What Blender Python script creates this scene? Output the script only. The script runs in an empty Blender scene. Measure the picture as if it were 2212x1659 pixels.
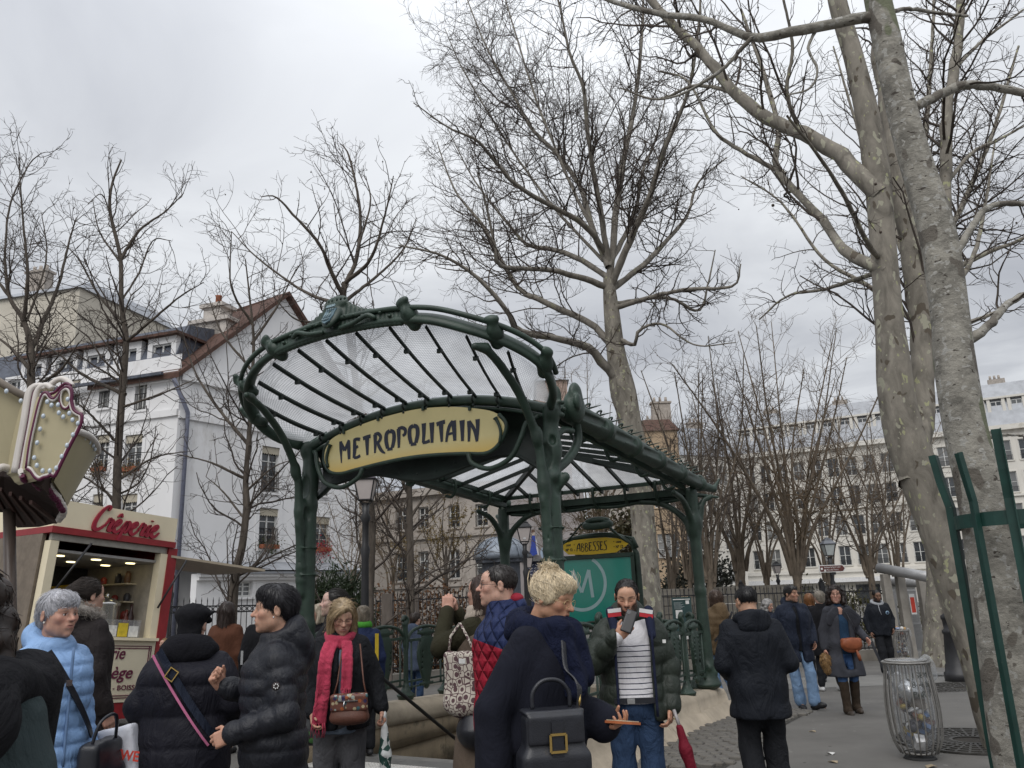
import bpy,math,random
import numpy as np
from math import radians as R,sin,cos,pi
from mathutils import Vector,Matrix

rng=np.random.default_rng(7)
random.seed(7)
SC=bpy.context.scene
COL=SC.collection

# ---------------------------------------------------------------- camera
CAM_H,PITCH,ROLL,FPX=1.65,R(14.6),R(2.2),1743.0 # focal length in pixels of a 2212 px wide picture
_f=np.array([0,cos(PITCH),sin(PITCH)]);_r=np.array([1.,0,0]);_u=np.cross(_r,_f)
_r2=_r*cos(ROLL)-_u*sin(ROLL);_u2=_u*cos(ROLL)+_r*sin(ROLL)
cam_d=bpy.data.cameras.new('camera');cam=bpy.data.objects.new('camera',cam_d);COL.objects.link(cam)
cam_d.sensor_fit='HORIZONTAL';cam_d.sensor_width=36.0
cam_d.lens=36.0*FPX/2212.0
cam_d.clip_start=0.05;cam_d.clip_end=2000
_m=Matrix(((_r2[0],_u2[0],-_f[0],0),(_r2[1],_u2[1],-_f[1],0),(_r2[2],_u2[2],-_f[2],CAM_H),(0,0,0,1)))
cam.matrix_world=_m
SC.camera=cam

# ---------------------------------------------------------------- world: overcast sky over a Nishita base
W=bpy.data.worlds.new('World');SC.world=W;W.use_nodes=True
nt=W.node_tree;nt.nodes.clear()
def N(tree,kind,**kw):
    n=tree.nodes.new(kind)
    for k,v in kw.items():
        if k=='ins':
            for a,b in v.items():n.inputs[a].default_value=b
        else:setattr(n,k,v)
    return n
SUN_EL,SUN_AZ=R(48),R(200)
sky=N(nt,'ShaderNodeTexSky',sky_type='NISHITA',sun_disc=False,sun_elevation=SUN_EL,sun_rotation=SUN_AZ)
bg1=N(nt,'ShaderNodeBackground',ins={'Strength':0.05});nt.links.new(sky.outputs[0],bg1.inputs[0])
tc=N(nt,'ShaderNodeTexCoord')
sep=N(nt,'ShaderNodeSeparateXYZ');nt.links.new(tc.outputs['Generated'],sep.inputs[0])
# cloud layer seen as a flat ceiling: direction divided by its height
zz=N(nt,'ShaderNodeMath',operation='MAXIMUM',ins={1:0.12});nt.links.new(sep.outputs[2],zz.inputs[0])
dv=N(nt,'ShaderNodeVectorMath',operation='DIVIDE');nt.links.new(tc.outputs['Generated'],dv.inputs[0])
cmb=N(nt,'ShaderNodeCombineXYZ')
for i in range(3):nt.links.new(zz.outputs[0],cmb.inputs[i])
nt.links.new(cmb.outputs[0],dv.inputs[1])
nz=N(nt,'ShaderNodeTexNoise',ins={'Scale':0.8,'Detail':7.0,'Roughness':0.52,'Distortion':0.5});nt.links.new(dv.outputs[0],nz.inputs['Vector'])
rp=N(nt,'ShaderNodeValToRGB');nt.links.new(nz.outputs[0],rp.inputs[0])
rp.color_ramp.elements[0].position=0.30;rp.color_ramp.elements[0].color=(0.47,0.49,0.54,1)
rp.color_ramp.elements[1].position=0.68;rp.color_ramp.elements[1].color=(0.86,0.885,0.92,1)
# an overcast sky grows brighter towards the zenith
pw=N(nt,'ShaderNodeMath',operation='POWER',ins={1:2.6});pw.use_clamp=True;nt.links.new(zz.outputs[0],pw.inputs[0])
gr=N(nt,'ShaderNodeMapRange',ins={1:0.0,2:1.0,3:0.90,4:2.5});nt.links.new(pw.outputs[0],gr.inputs[0])
mu=N(nt,'ShaderNodeVectorMath',operation='SCALE');nt.links.new(rp.outputs[0],mu.inputs[0]);nt.links.new(gr.outputs[0],mu.inputs['Scale'])
bg2=N(nt,'ShaderNodeBackground',ins={'Strength':0.92});nt.links.new(mu.outputs[0],bg2.inputs[0])
mx=N(nt,'ShaderNodeMixShader',ins={0:0.9});nt.links.new(bg1.outputs[0],mx.inputs[1]);nt.links.new(bg2.outputs[0],mx.inputs[2])
out=N(nt,'ShaderNodeOutputWorld');nt.links.new(mx.outputs[0],out.inputs[0])

# ---------------------------------------------------------------- sun behind thick cloud
sun_d=bpy.data.lights.new('sun','SUN');sun_d.energy=1.5;sun_d.angle=R(40);sun_d.color=(1.0,0.97,0.93)
sun=bpy.data.objects.new('sun',sun_d);COL.objects.link(sun)
_sd=Vector((sin(SUN_AZ)*cos(SUN_EL),cos(SUN_AZ)*cos(SUN_EL),sin(SUN_EL)))
sun.rotation_euler=_sd.to_track_quat('Z','Y').to_euler()

vs=SC.view_settings
vs.view_transform='Standard';vs.look='None';vs.exposure=0.1;vs.gamma=1.0;vs.use_curve_mapping=False
SC.cycles.max_bounces=6;SC.cycles.transparent_max_bounces=12;SC.cycles.caustics_reflective=False;SC.cycles.caustics_refractive=False

# ---------------------------------------------------------------- pixels of the photograph (2212 wide) to places in the world
def ray(px,py):return _f*FPX+_r2*(px-1106)-_u2*(py-829.5)
def at_y(px,py,y):d=ray(px,py);return np.array([0,0,CAM_H])+d*(y/d[1])
def at_z(px,py,z):d=ray(px,py);return np.array([0,0,CAM_H])+d*((z-CAM_H)/d[2])
def ground_z(x,y):
    t=min(max(y-10.5,0.0),14.0)
    return -0.045*t
# ================================================================ things, parts, labels
def empty(name,loc=(0,0,0),rz=0.0,scale=1.0):
    o=bpy.data.objects.new(name,None);COL.objects.link(o)
    o.location=loc;o.rotation_euler=(0,0,rz);o.scale=(scale,)*3;o.empty_display_size=0.1
    return o
def tag(o,label=None,cat=None,group=None,kind=None):
    if label:o['label']=label
    if cat:o['category']=cat
    if group:o['group']=group
    if kind:o['kind']=kind
    return o
def link(name,me,mat=None,parent=None):
    o=bpy.data.objects.new(name,me);COL.objects.link(o)
    if mat is not None and len(me.materials)==0:
        for m in (mat if isinstance(mat,(list,tuple)) else [mat]):me.materials.append(m)
    if parent is not None:o.parent=parent
    return o
def copy_tree(o,parent=None):
    c=o.copy();COL.objects.link(c);c.parent=parent
    for ch in list(o.children):copy_tree(ch,c)
    return c
def np_mesh(name,V,F,smooth=True):
    """V (n,3); F (m,k) equal-sided faces or list of such arrays"""
    me=bpy.data.meshes.new(name)
    Fs=F if isinstance(F,list) else [F]
    Fs=[np.asarray(f,dtype=np.int32) for f in Fs if len(f)]
    V=np.asarray(V,dtype=np.float32)
    me.vertices.add(len(V));me.vertices.foreach_set('co',V.ravel())
    if Fs:
        li=np.concatenate([f.ravel() for f in Fs])
        tot=np.concatenate([np.full(len(f),f.shape[1],dtype=np.int32) for f in Fs])
        st=np.concatenate([[0],np.cumsum(tot)[:-1]]).astype(np.int32)
        me.loops.add(len(li));me.loops.foreach_set('vertex_index',li)
        me.polygons.add(len(tot));me.polygons.foreach_set('loop_start',st)
        me.polygons.foreach_set('use_smooth',np.full(len(tot),smooth))
    me.update(calc_edges=True)
    return me

class MB:
    """collects simple shapes into one mesh"""
    def __init__(s):s.v=[];s.f=[];s.mi=[];s.sm=[];s.n=0;s.cur=0
    def add(s,V,F,smooth=False):
        s.v.append(np.asarray(V,float).reshape(-1,3))
        for f in F:s.f.append([i+s.n for i in f]);s.mi.append(s.cur);s.sm.append(smooth)
        s.n+=len(s.v[-1]);return s
    def box(s,c,d,rz=0.0,M=None,taper=1.0):
        x,y,z=d[0]/2,d[1]/2,d[2]/2;t=taper
        V=np.array([(-x,-y,-z),(x,-y,-z),(x,y,-z),(-x,y,-z),(-x*t,-y*t,z),(x*t,-y*t,z),(x*t,y*t,z),(-x*t,y*t,z)])
        if rz:V=V@np.array([[cos(rz),sin(rz),0],[-sin(rz),cos(rz),0],[0,0,1]])
        if M is not None:V=V@np.asarray(M).T
        return s.add(V+np.asarray(c,float),[(3,2,1,0),(4,5,6,7),(0,1,5,4),(1,2,6,5),(2,3,7,6),(3,0,4,7)])
    def box2(s,a,b):
        a=np.asarray(a,float);b=np.asarray(b,float)
        return s.box((a+b)/2,np.abs(b-a))
    def bar(s,a,b,w,h=None,up=(0,0,1)):
        a=np.asarray(a,float);b=np.asarray(b,float);d=b-a;L=np.linalg.norm(d)
        if L<1e-6:return s
        d/=L;up=np.asarray(up,float);sd=np.cross(d,up)
        if np.linalg.norm(sd)<1e-4:sd=np.cross(d,(1,0,0))
        sd/=np.linalg.norm(sd);u2=np.cross(sd,d)
        return s.box((a+b)/2,(w,L,h or w),M=np.stack([sd,d,u2],1))
    def tube(s,P,rad,n=8,caps=True,squash=None,smooth=True):
        V,F=tube_np(P,rad,n,squash)
        F=[tuple(q) for q in F]
        m=len(P)
        if caps:F+=[tuple(range(n-1,-1,-1)),tuple(range((m-1)*n,m*n))]
        return s.add(V,F,smooth)
    def lathe(s,prof,c=(0,0,0),n=16,M=None,smooth=True):
        prof=np.asarray(prof,float);a=np.linspace(0,2*pi,n,endpoint=False)
        V=np.stack([np.outer(prof[:,0],np.cos(a)),np.outer(prof[:,0],np.sin(a)),np.repeat(prof[:,1:2],n,1)],-1).reshape(-1,3)
        if M is not None:V=V@np.asarray(M).T
        F=[(i*n+j,i*n+(j+1)%n,(i+1)*n+(j+1)%n,(i+1)*n+j) for i in range(len(prof)-1) for j in range(n)]
        F+=[tuple(range(n-1,-1,-1)),tuple(range((len(prof)-1)*n,len(prof)*n))]
        return s.add(V+np.asarray(c,float),F,smooth)
    def prism(s,poly,depth,M=None,c=(0,0,0),z0=0.0):
        """2D polygon (x,z) extruded along y from z0 to z0+depth"""
        n=len(poly);p=np.asarray(poly,float)
        V=np.zeros((2*n,3));V[:n,0]=V[n:,0]=p[:,0];V[:n,2]=V[n:,2]=p[:,1];V[:n,1]=z0;V[n:,1]=z0+depth
        if M is not None:V=V@np.asarray(M).T
        F=[tuple(range(n)),tuple(range(2*n-1,n-1,-1))]+[((i+1)%n,i,i+n,(i+1)%n+n) for i in range(n)]
        return s.add(V+np.asarray(c,float),F)
    def quad(s,a,b,c,d):return s.add([a,b,c,d],[(0,1,2,3)])
    def grid(s,P,smooth=True,closed=False):
        P=np.asarray(P,float);n,m=P.shape[:2]
        F=[(i*m+j,i*m+(j+1)%m,(i+1)*m+(j+1)%m,(i+1)*m+j) for i in range(n-1) for j in range(m if closed else m-1)]
        return s.add(P.reshape(-1,3),F,smooth)
    def ball(s,c,r,n=10,m=7,M=None):
        r=np.ones(3)*r
        t=np.linspace(0,pi,m);a=np.linspace(0,2*pi,n,endpoint=False)
        P=np.stack([np.outer(np.sin(t),np.cos(a))*r[0],np.outer(np.sin(t),np.sin(a))*r[1],np.repeat(np.cos(t)[:,None],n,1)*r[2]],-1)
        if M is not None:P=P@np.asarray(M).T
        return s.grid(P+np.asarray(c,float),True,True)
    def mesh(s,name):
        me=bpy.data.meshes.new(name)
        V=np.concatenate(s.v) if s.v else np.zeros((0,3))
        me.from_pydata(V.tolist(),[],s.f)
        me.polygons.foreach_set('use_smooth',np.array(s.sm,dtype=bool))
        if any(s.mi):me.polygons.foreach_set('material_index',np.array(s.mi,dtype=np.int32))
        me.update();return me
    def build(s,name,mat,parent=None):return link(name,s.mesh(name),mat,parent)

def tube_np(P,rad,n=8,squash=None,up=None):
    P=np.asarray(P,float);m=len(P)
    rad=np.ones(m)*rad if np.isscalar(rad) else np.asarray(rad,float)
    T=np.gradient(P,axis=0);T/=np.linalg.norm(T,axis=1)[:,None]+1e-12
    ref=np.array([0,0,1.]) if abs(T[0,2])<.9 else np.array([1.,0,0])
    if up is not None:ref=np.asarray(up,float)
    A=np.zeros_like(P);a=ref-T[0]*(ref@T[0]);a/=np.linalg.norm(a)
    for i in range(m):
        a=a-T[i]*(a@T[i]);a/=np.linalg.norm(a)+1e-12;A[i]=a
    B=np.cross(T,A)
    th=np.linspace(0,2*pi,n,endpoint=False)
    sa,sb=(1,1) if squash is None else squash
    V=P[:,None]+rad[:,None,None]*(np.cos(th)[None,:,None]*A[:,None]*sa+np.sin(th)[None,:,None]*B[:,None]*sb)
    i=np.arange(m-1)[:,None]*n;j=np.arange(n)[None]
    F=np.stack([i+j,i+(j+1)%n,i+n+(j+1)%n,i+n+j],-1).reshape(-1,4)
    return V.reshape(-1,3),F
def smooth_path(P,k=6):
    """Catmull-Rom through the points"""
    P=np.asarray(P,float);Q=np.vstack([2*P[0]-P[1],P,2*P[-1]-P[-2]]);out=[]
    for i in range(1,len(Q)-2):
        t=np.linspace(0,1,k,endpoint=False)[:,None]
        a,b,c,d=Q[i-1],Q[i],Q[i+1],Q[i+2]
        out.append(.5*((2*b)+(-a+c)*t+(2*a-5*b+4*c-d)*t*t+(-a+3*b-3*c+d)*t**3))
    out.append(P[-1:]);return np.vstack(out)
def segs_mesh(name,A,B,ra,rb,n=3):
    """many separate tapered sticks at once, n-sided"""
    D=B-A;L=np.linalg.norm(D,axis=1)[:,None]+1e-9;D=D/L
    ref=np.where(np.abs(D[:,2:3])<.8,np.array([[0,0,1.]]),np.array([[1.,0,0]]))
    U=np.cross(D,ref);U/=np.linalg.norm(U,axis=1)[:,None];Wv=np.cross(D,U)
    th=np.linspace(0,2*pi,n,endpoint=False)
    ring=np.cos(th)[None,:,None]*U[:,None]+np.sin(th)[None,:,None]*Wv[:,None]
    V=np.concatenate([A[:,None]+ring*ra[:,None,None],B[:,None]+ring*rb[:,None,None]],1)
    k=np.arange(len(A))[:,None]*(2*n);j=np.arange(n)[None]
    F=np.stack([k+j,k+(j+1)%n,k+n+(j+1)%n,k+n+j],-1).reshape(-1,4)
    return np_mesh(name,V.reshape(-1,3),F)

# ---------------------------------------------------------------- lettering
def strokes_mesh(mb,letters,M,depth=0.004):
    """letters: list of (x0, scale, [polyline [(x,y,w),...]]); maps (x,y) of the sign to 3D through M(x,y,d)"""
    k=0
    for x0,y0,s,lines in letters:
        for ln in lines:
            ln=np.asarray(ln,float);P=ln[:,:2]*s+np.array([x0,y0]);w=ln[:,2]*s/2
            if len(P)>2:
                Q=smooth_path(np.c_[P,w],5);P,w=Q[:,:2],Q[:,2]
            T=np.gradient(P,axis=0);T/=np.linalg.norm(T,axis=1)[:,None]+1e-9;Nn=np.c_[-T[:,1],T[:,0]]
            L,Rr=P+Nn*w[:,None],P-Nn*w[:,None]
            d=depth+0.0004*(k%7);k+=1
            V=[M(x,y,d) for x,y in L]+[M(x,y,d) for x,y in Rr];n=len(P)
            mb.add(V,[(i,i+1,n+i+1,n+i) for i in range(n-1)])
    return mb
_font_cache={}
def text_mesh(name,body,size,extrude=0.002,shear=0.0,offset=0.0,align='LEFT',spacing=1.0,xscale=1.0):
    cu=bpy.data.curves.new(name,'FONT');cu.body=body;cu.size=size;cu.extrude=extrude;cu.shear=shear
    cu.offset=offset;cu.align_x=align;cu.space_character=spacing;cu.resolution_u=3
    ob=bpy.data.objects.new(name,cu);COL.objects.link(ob)
    dg=bpy.context.evaluated_depsgraph_get();dg.update()
    me=bpy.data.meshes.new_from_object(ob.evaluated_get(dg));me.name=name
    bpy.data.objects.remove(ob);bpy.data.curves.remove(cu)
    if xscale!=1.0:
        co=np.empty(len(me.vertices)*3,np.float32);me.vertices.foreach_get('co',co);co[0::3]*=xscale;me.vertices.foreach_set('co',co)
    me.materials.clear()
    return me
def put_text(name,body,size,mat,loc,rot,parent,**kw):
    """text standing upright in the local xz plane, reading along +x, facing -y"""
    o=link(name,text_mesh(name,body,size,**kw),mat,parent)
    o.location=loc;o.rotation_euler=(pi/2+rot[0],rot[1],rot[2]);return o

# ================================================================ materials
MATS={}
def mat(name,col,rough=0.7,metal=0.0,var=0.15,scale=8.0,bump=0.0,bscale=60.0,spec=0.4,sheen=0.0,coat=0.0,col2=None,stretch=None,detail=4.0,dirt=None,bdist=0.01,coords='Object'):
    """principled colour broken up by two octaves of noise, with fine relief"""
    if name in MATS:return MATS[name]
    m=bpy.data.materials.new(name);m.use_nodes=True;t=m.node_tree;b=t.nodes['Principled BSDF']
    b.inputs['Roughness'].default_value=rough;b.inputs['Metallic'].default_value=metal
    b.inputs['Specular IOR Level'].default_value=spec
    if sheen:b.inputs['Sheen Weight'].default_value=sheen;b.inputs['Sheen Roughness'].default_value=.5
    if coat:b.inputs['Coat Weight'].default_value=coat;b.inputs['Coat Roughness'].default_value=.2
    c=np.array(col[:3],float)
    tcn=N(t,'ShaderNodeTexCoord');src=tcn.outputs[coords]
    if stretch:
        mp=N(t,'ShaderNodeMapping');mp.inputs['Scale'].default_value=stretch;t.links.new(src,mp.inputs[0]);src=mp.outputs[0]
    n1=N(t,'ShaderNodeTexNoise',ins={'Scale':scale,'Detail':detail,'Roughness':.62});t.links.new(src,n1.inputs['Vector'])
    r1=N(t,'ShaderNodeValToRGB');t.links.new(n1.outputs[0],r1.inputs[0])
    lo=c*(1-var);hi=np.minimum(c*(1+var),1) if col2 is None else np.array(col2[:3])
    r1.color_ramp.elements[0].position=.3;r1.color_ramp.elements[0].color=(*lo,1)
    r1.color_ramp.elements[1].position=.7;r1.color_ramp.elements[1].color=(*hi,1)
    cs=r1.outputs[0]
    if dirt:
        dcol,dscale,dpos=dirt
        n3=N(t,'ShaderNodeTexNoise',ins={'Scale':dscale,'Detail':6.0,'Roughness':.7});t.links.new(src,n3.inputs['Vector'])
        r3=N(t,'ShaderNodeValToRGB');t.links.new(n3.outputs[0],r3.inputs[0])
        r3.color_ramp.elements[0].position=dpos;r3.color_ramp.elements[0].color=(0,0,0,1)
        r3.color_ramp.elements[1].position=min(dpos+.12,1);r3.color_ramp.elements[1].color=(1,1,1,1)
        mx=N(t,'ShaderNodeMix',data_type='RGBA');t.links.new(r3.outputs[0],mx.inputs['Factor']);t.links.new(cs,mx.inputs[6]);mx.inputs[7].default_value=(*dcol,1);cs=mx.outputs[2]
    t.links.new(cs,b.inputs['Base Color'])
    if bump:
        n2=N(t,'ShaderNodeTexNoise',ins={'Scale':bscale,'Detail':5.0,'Roughness':.6});t.links.new(src,n2.inputs['Vector'])
        bp=N(t,'ShaderNodeBump',ins={'Strength':bump,'Distance':bdist});t.links.new(n2.outputs[0],bp.inputs['Height']);t.links.new(bp.outputs[0],b.inputs['Normal'])
    MATS[name]=m;return m
def emit(name,col,s):
    if name in MATS:return MATS[name]
    m=bpy.data.materials.new(name);m.use_nodes=True;b=m.node_tree.nodes['Principled BSDF']
    b.inputs['Base Color'].default_value=(*col,1);b.inputs['Emission Color'].default_value=(*col,1);b.inputs['Emission Strength'].default_value=s
    MATS[name]=m;return m
def glass_mat(name,tint=(.03,.035,.04),rough=.08):
    if name in MATS:return MATS[name]
    m=mat(name,tint,rough=rough,spec=.9,var=.5,scale=2.0);t=m.node_tree;b=t.nodes['Principled BSDF'];src=b.inputs['Base Color'].links[0].from_socket
    oi=N(t,'ShaderNodeObjectInfo');r=N(t,'ShaderNodeMapRange',ins={1:.35,2:1.0,3:0.0,4:.75});t.links.new(oi.outputs['Random'],r.inputs[0]) # curtains behind some of the panes
    mx=N(t,'ShaderNodeMix',data_type='RGBA');t.links.new(r.outputs[0],mx.inputs['Factor']);t.links.new(src,mx.inputs[6]);mx.inputs[7].default_value=(.30,.30,.29,1);t.links.new(mx.outputs[2],b.inputs['Base Color']);return m

# ================================================================ signed-distance modelling (bodies, clothes, cast iron)
def _len(*a):return np.sqrt(sum(x*x for x in a))
class Prim:
    k=.02;op=0;xf=None
    def at(s,X,Y,Z):
        if s.xf is not None:
            Rm,t=s.xf;X,Y,Z=X-t[0],Y-t[1],Z-t[2]
            X,Y,Z=(Rm[0,i]*X+Rm[1,i]*Y+Rm[2,i]*Z for i in range(3)) # inverse rotation
        return s.d(X,Y,Z)
    def box(s):
        lo,hi=s.bb()
        if s.xf is None:return lo,hi
        Rm,t=s.xf;c=np.array([[a,b,e] for a in (lo[0],hi[0]) for b in (lo[1],hi[1]) for e in (lo[2],hi[2])])@Rm.T+t
        return c.min(0),c.max(0)
class Ell(Prim):
    def __init__(s,c,r,k=.02,op=0,rot=None):
        s.c=np.array(c,float);s.r=np.ones(3)*np.array(r,float);s.k=k;s.op=op;s.rot=rot
    def d(s,X,Y,Z):
        X,Y,Z=X-s.c[0],Y-s.c[1],Z-s.c[2]
        if s.rot is not None:
            q=s.rot;X,Y,Z=(q[0,i]*X+q[1,i]*Y+q[2,i]*Z for i in range(3))
        k0=_len(X/s.r[0],Y/s.r[1],Z/s.r[2]);k1=_len(X/s.r[0]**2,Y/s.r[1]**2,Z/s.r[2]**2)
        return k0*(k0-1)/(k1+1e-9)
    def bb(s):
        m=s.r if s.rot is None else np.ones(3)*s.r.max()
        return s.c-m,s.c+m
class Cone(Prim):
    """rounded cone from a to b; optional quilting along its length, flattened by sq across axis ax"""
    def __init__(s,a,b,r1,r2,k=.02,op=0,quilt=None,s0=0.0):
        s.a=np.array(a,float);s.b=np.array(b,float);s.r1,s.r2,s.k,s.op,s.q,s.s0=r1,r2,k,op,quilt,s0
    def d(s,X,Y,Z):
        ba=s.b-s.a;L2=ba@ba
        X,Y,Z=X-s.a[0],Y-s.a[1],Z-s.a[2]
        t=np.clip((X*ba[0]+Y*ba[1]+Z*ba[2])/L2,0,1)
        r=s.r1+(s.r2-s.r1)*t
        if s.q:r=r+s.q[1]*(np.sqrt(np.abs(np.sin(pi*(t*math.sqrt(L2)+s.s0)/s.q[0])))-.6)
        return _len(X-ba[0]*t,Y-ba[1]*t,Z-ba[2]*t)-r
    def bb(s):
        r=max(s.r1,s.r2)+(s.q[1] if s.q else 0);return np.minimum(s.a,s.b)-r,np.maximum(s.a,s.b)+r
class Stack(Prim):
    """lofted trunk: rings (z, cx, cy, rx, ry)"""
    def __init__(s,rings,k=.03,op=0,quilt=None,folds=None,e=2.0):
        s.g=np.array(rings,float);s.g=s.g[np.argsort(s.g[:,0])];s.k,s.op,s.q,s.fo,s.e=k,op,quilt,folds,e
        z=np.linspace(s.g[0,0],s.g[-1,0],60);t=s.g
        h=np.empty((60,4))
        P=smooth_path(t,8)
        for i in range(4):h[:,i]=np.interp(z,P[:,0],P[:,i+1])
        s.z,s.h=z,h
    def d(s,X,Y,Z):
        f=[np.interp(np.asarray(Z).ravel(),s.z,s.h[:,i]).reshape(np.shape(Z)) for i in range(4)]
        x,y=X-f[0],Y-f[1];rx,ry=f[2],f[3]
        add=0
        if s.q:add=s.q[1]*(np.sqrt(np.abs(np.sin(pi*(Z-s.g[0,0])/s.q[0])))-.6)
        if s.fo:
            th=np.arctan2(y,x);n,a,z0,z1=s.fo
            add=add+a*np.clip((z1-Z)/(z1-z0),0,1)*np.sin(n*th+3*np.sin(2*th)+5*Z)
        rx,ry=rx+add,ry+add
        e=s.e
        q=(np.abs(x/rx)**e+np.abs(y/ry)**e)**(1/e) if e!=2 else _len(x/rx,y/ry)
        dd=(q-1)*np.minimum(rx,ry)
        return np.maximum(dd,np.maximum(s.g[0,0]-Z,Z-s.g[-1,0]))
    def bb(s):
        m=.03
        return (np.array([(s.g[:,1]-s.g[:,3]).min()-m,(s.g[:,2]-s.g[:,4]).min()-m,s.g[0,0]]),
                np.array([(s.g[:,1]+s.g[:,3]).max()+m,(s.g[:,2]+s.g[:,4]).max()+m,s.g[-1,0]]))
class Torus(Prim):
    def __init__(s,c,Rr,r,k=.02,op=0,el=(1,1),rot=None):
        s.c=np.array(c,float);s.R,s.r,s.k,s.op,s.el,s.rot=Rr,r,k,op,el,rot
    def d(s,X,Y,Z):
        X,Y,Z=X-s.c[0],Y-s.c[1],Z-s.c[2]
        if s.rot is not None:
            q=s.rot;X,Y,Z=(q[0,i]*X+q[1,i]*Y+q[2,i]*Z for i in range(3))
        return _len(_len(X/s.el[0],Y/s.el[1])-s.R,Z)-s.r
    def bb(s):
        m=(s.R*max(s.el)+s.r)*np.ones(3);return s.c-m,s.c+m
class RBox(Prim):
    def __init__(s,c,h,r=.01,k=.01,op=0,rot=None):
        s.c=np.array(c,float);s.h=np.array(h,float);s.r,s.k,s.op,s.rot=r,k,op,rot
    def d(s,X,Y,Z):
        X,Y,Z=X-s.c[0],Y-s.c[1],Z-s.c[2]
        if s.rot is not None:
            q=s.rot;X,Y,Z=(q[0,i]*X+q[1,i]*Y+q[2,i]*Z for i in range(3))
        a,b,c=np.abs(X)-s.h[0]+s.r,np.abs(Y)-s.h[1]+s.r,np.abs(Z)-s.h[2]+s.r
        return _len(np.maximum(a,0),np.maximum(b,0),np.maximum(c,0))+np.minimum(np.maximum(a,np.maximum(b,c)),0)-s.r
    def bb(s):
        m=np.ones(3)*np.linalg.norm(s.h) if s.rot is not None else s.h
        return s.c-m,s.c+m
def rotm(ax=0,ay=0,az=0):
    return np.array(Matrix.Rotation(az,3,'Z')@Matrix.Rotation(ay,3,'Y')@Matrix.Rotation(ax,3,'X'))
def setxf(prims,xf):
    for p in prims:p.xf=xf
    return prims
def field(prims,h,noise=None,pad=None):
    adds=[p for p in prims if p.op==0]
    B=[p.box() for p in adds];lo=np.min([b[0] for b in B],0)-3*h;hi=np.max([b[1] for b in B],0)+3*h
    n=np.ceil((hi-lo)/h).astype(int)+1
    ax=[lo[i]+h*np.arange(n[i]) for i in range(3)]
    F=np.full(n,.25,np.float32)
    for p in prims:
        b0,b1=p.box();m=p.k+2.5*h+(.01 if noise else 0)
        i0=np.clip(np.floor((b0-m-lo)/h).astype(int),0,n);i1=np.clip(np.ceil((b1+m-lo)/h).astype(int)+1,0,n)
        if (i1<=i0).any():continue
        X=ax[0][i0[0]:i1[0],None,None];Y=ax[1][None,i0[1]:i1[1],None];Z=ax[2][None,None,i0[2]:i1[2]]
        d=p.at(X,Y,Z);sl=tuple(slice(a,b) for a,b in zip(i0,i1));f=F[sl];k=max(p.k,1e-4)
        d=np.broadcast_to(d,f.shape)
        if p.op==0:
            hh=np.maximum(k-np.abs(f-d),0)/k;F[sl]=np.minimum(f,d)-hh*hh*k*.25
        else:
            hh=np.maximum(k-np.abs(f+d),0)/k;F[sl]=np.maximum(f,-d)+hh*hh*k*.25
    if noise:
        a,fr,ph=noise
        X=ax[0][:,None,None];Y=ax[1][None,:,None];Z=ax[2][None,None,:]
        F+=a*(np.sin(fr*X*1.1+2.1*np.sin(fr*.53*Z+ph)+ph)*np.sin(fr*.9*Y+1.7*np.sin(fr*.41*X+ph))*np.sin(fr*.8*Z+2.3*np.sin(fr*.47*Y+2*ph)))
    return F,lo
_C8=np.array([(i,j,k) for i in (0,1) for j in (0,1) for k in (0,1)])
_E12=[(a,b) for a in range(8) for b in range(a+1,8) if np.abs(_C8[a]-_C8[b]).sum()==1]
def nets(F,lo,h):
    S=F<0;n=np.array(F.shape)
    c=sum(S[i:n[0]-1+i,j:n[1]-1+j,k:n[2]-1+k].astype(np.int8) for i,j,k in _C8)
    act=(c>0)&(c<8);I=np.argwhere(act)
    idx=np.full(act.shape,-1,np.int32);idx[act]=np.arange(len(I))
    val=np.stack([F[I[:,0]+o[0],I[:,1]+o[1],I[:,2]+o[2]] for o in _C8],1)
    acc=np.zeros((len(I),3));cnt=np.zeros(len(I))
    for a,b in _E12:
        va,vb=val[:,a],val[:,b];m=(va<0)!=(vb<0)
        t=np.where(m,va/np.where(m,va-vb,1),0)
        acc+=m[:,None]*(_C8[a]+t[:,None]*(_C8[b]-_C8[a]));cnt+=m
    V=lo+h*(I+acc/cnt[:,None])
    Q=[]
    for ax in range(3):
        sl0=[slice(1,-1)]*3;sl0[ax]=slice(0,-1);sl1=list(sl0);sl1[ax]=slice(1,None)
        a,b=S[tuple(sl0)],S[tuple(sl1)];d=a!=b
        E=np.argwhere(d);flip=a[d]
        off=np.ones(3,int);off[ax]=0;E=E+off
        u,w=(ax+1)%3,(ax+2)%3
        eu=np.zeros(3,int);eu[u]=1;ew=np.zeros(3,int);ew[w]=1
        q=np.stack([idx[tuple((E-o).T)] for o in (eu+ew,ew,0*eu,eu)],1)
        q[~flip]=q[~flip][:,::-1]
        Q.append(q)
    Q=np.concatenate(Q);Q=Q[(Q>=0).all(1)]
    return V,Q
def relax(V,Q,it=1,lam=.5):
    for _ in range(it):
        A=np.zeros_like(V);c=np.zeros(len(V))
        for i in range(4):
            for j in (1,3):
                np.add.at(A,Q[:,i],V[Q[:,(i+j)%4]]);np.add.at(c,Q[:,i],1)
        V=V+lam*(A/np.maximum(c,1)[:,None]-V)
    return V
def sdf_np(prims,h,noise=None,it=1):
    F,lo=field(prims,h,noise);V,Q=nets(F,lo,h)
    return (relax(V,Q,it) if it else V),Q
def sdf_mesh(name,prims,h,noise=None,it=1):
    V,Q=sdf_np(prims,h,noise,it);return np_mesh(name,V,Q)
def sdf_obj(name,prims,h,m,parent=None,noise=None,it=1):return link(name,sdf_mesh(name,prims,h,noise,it),m,parent)
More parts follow.
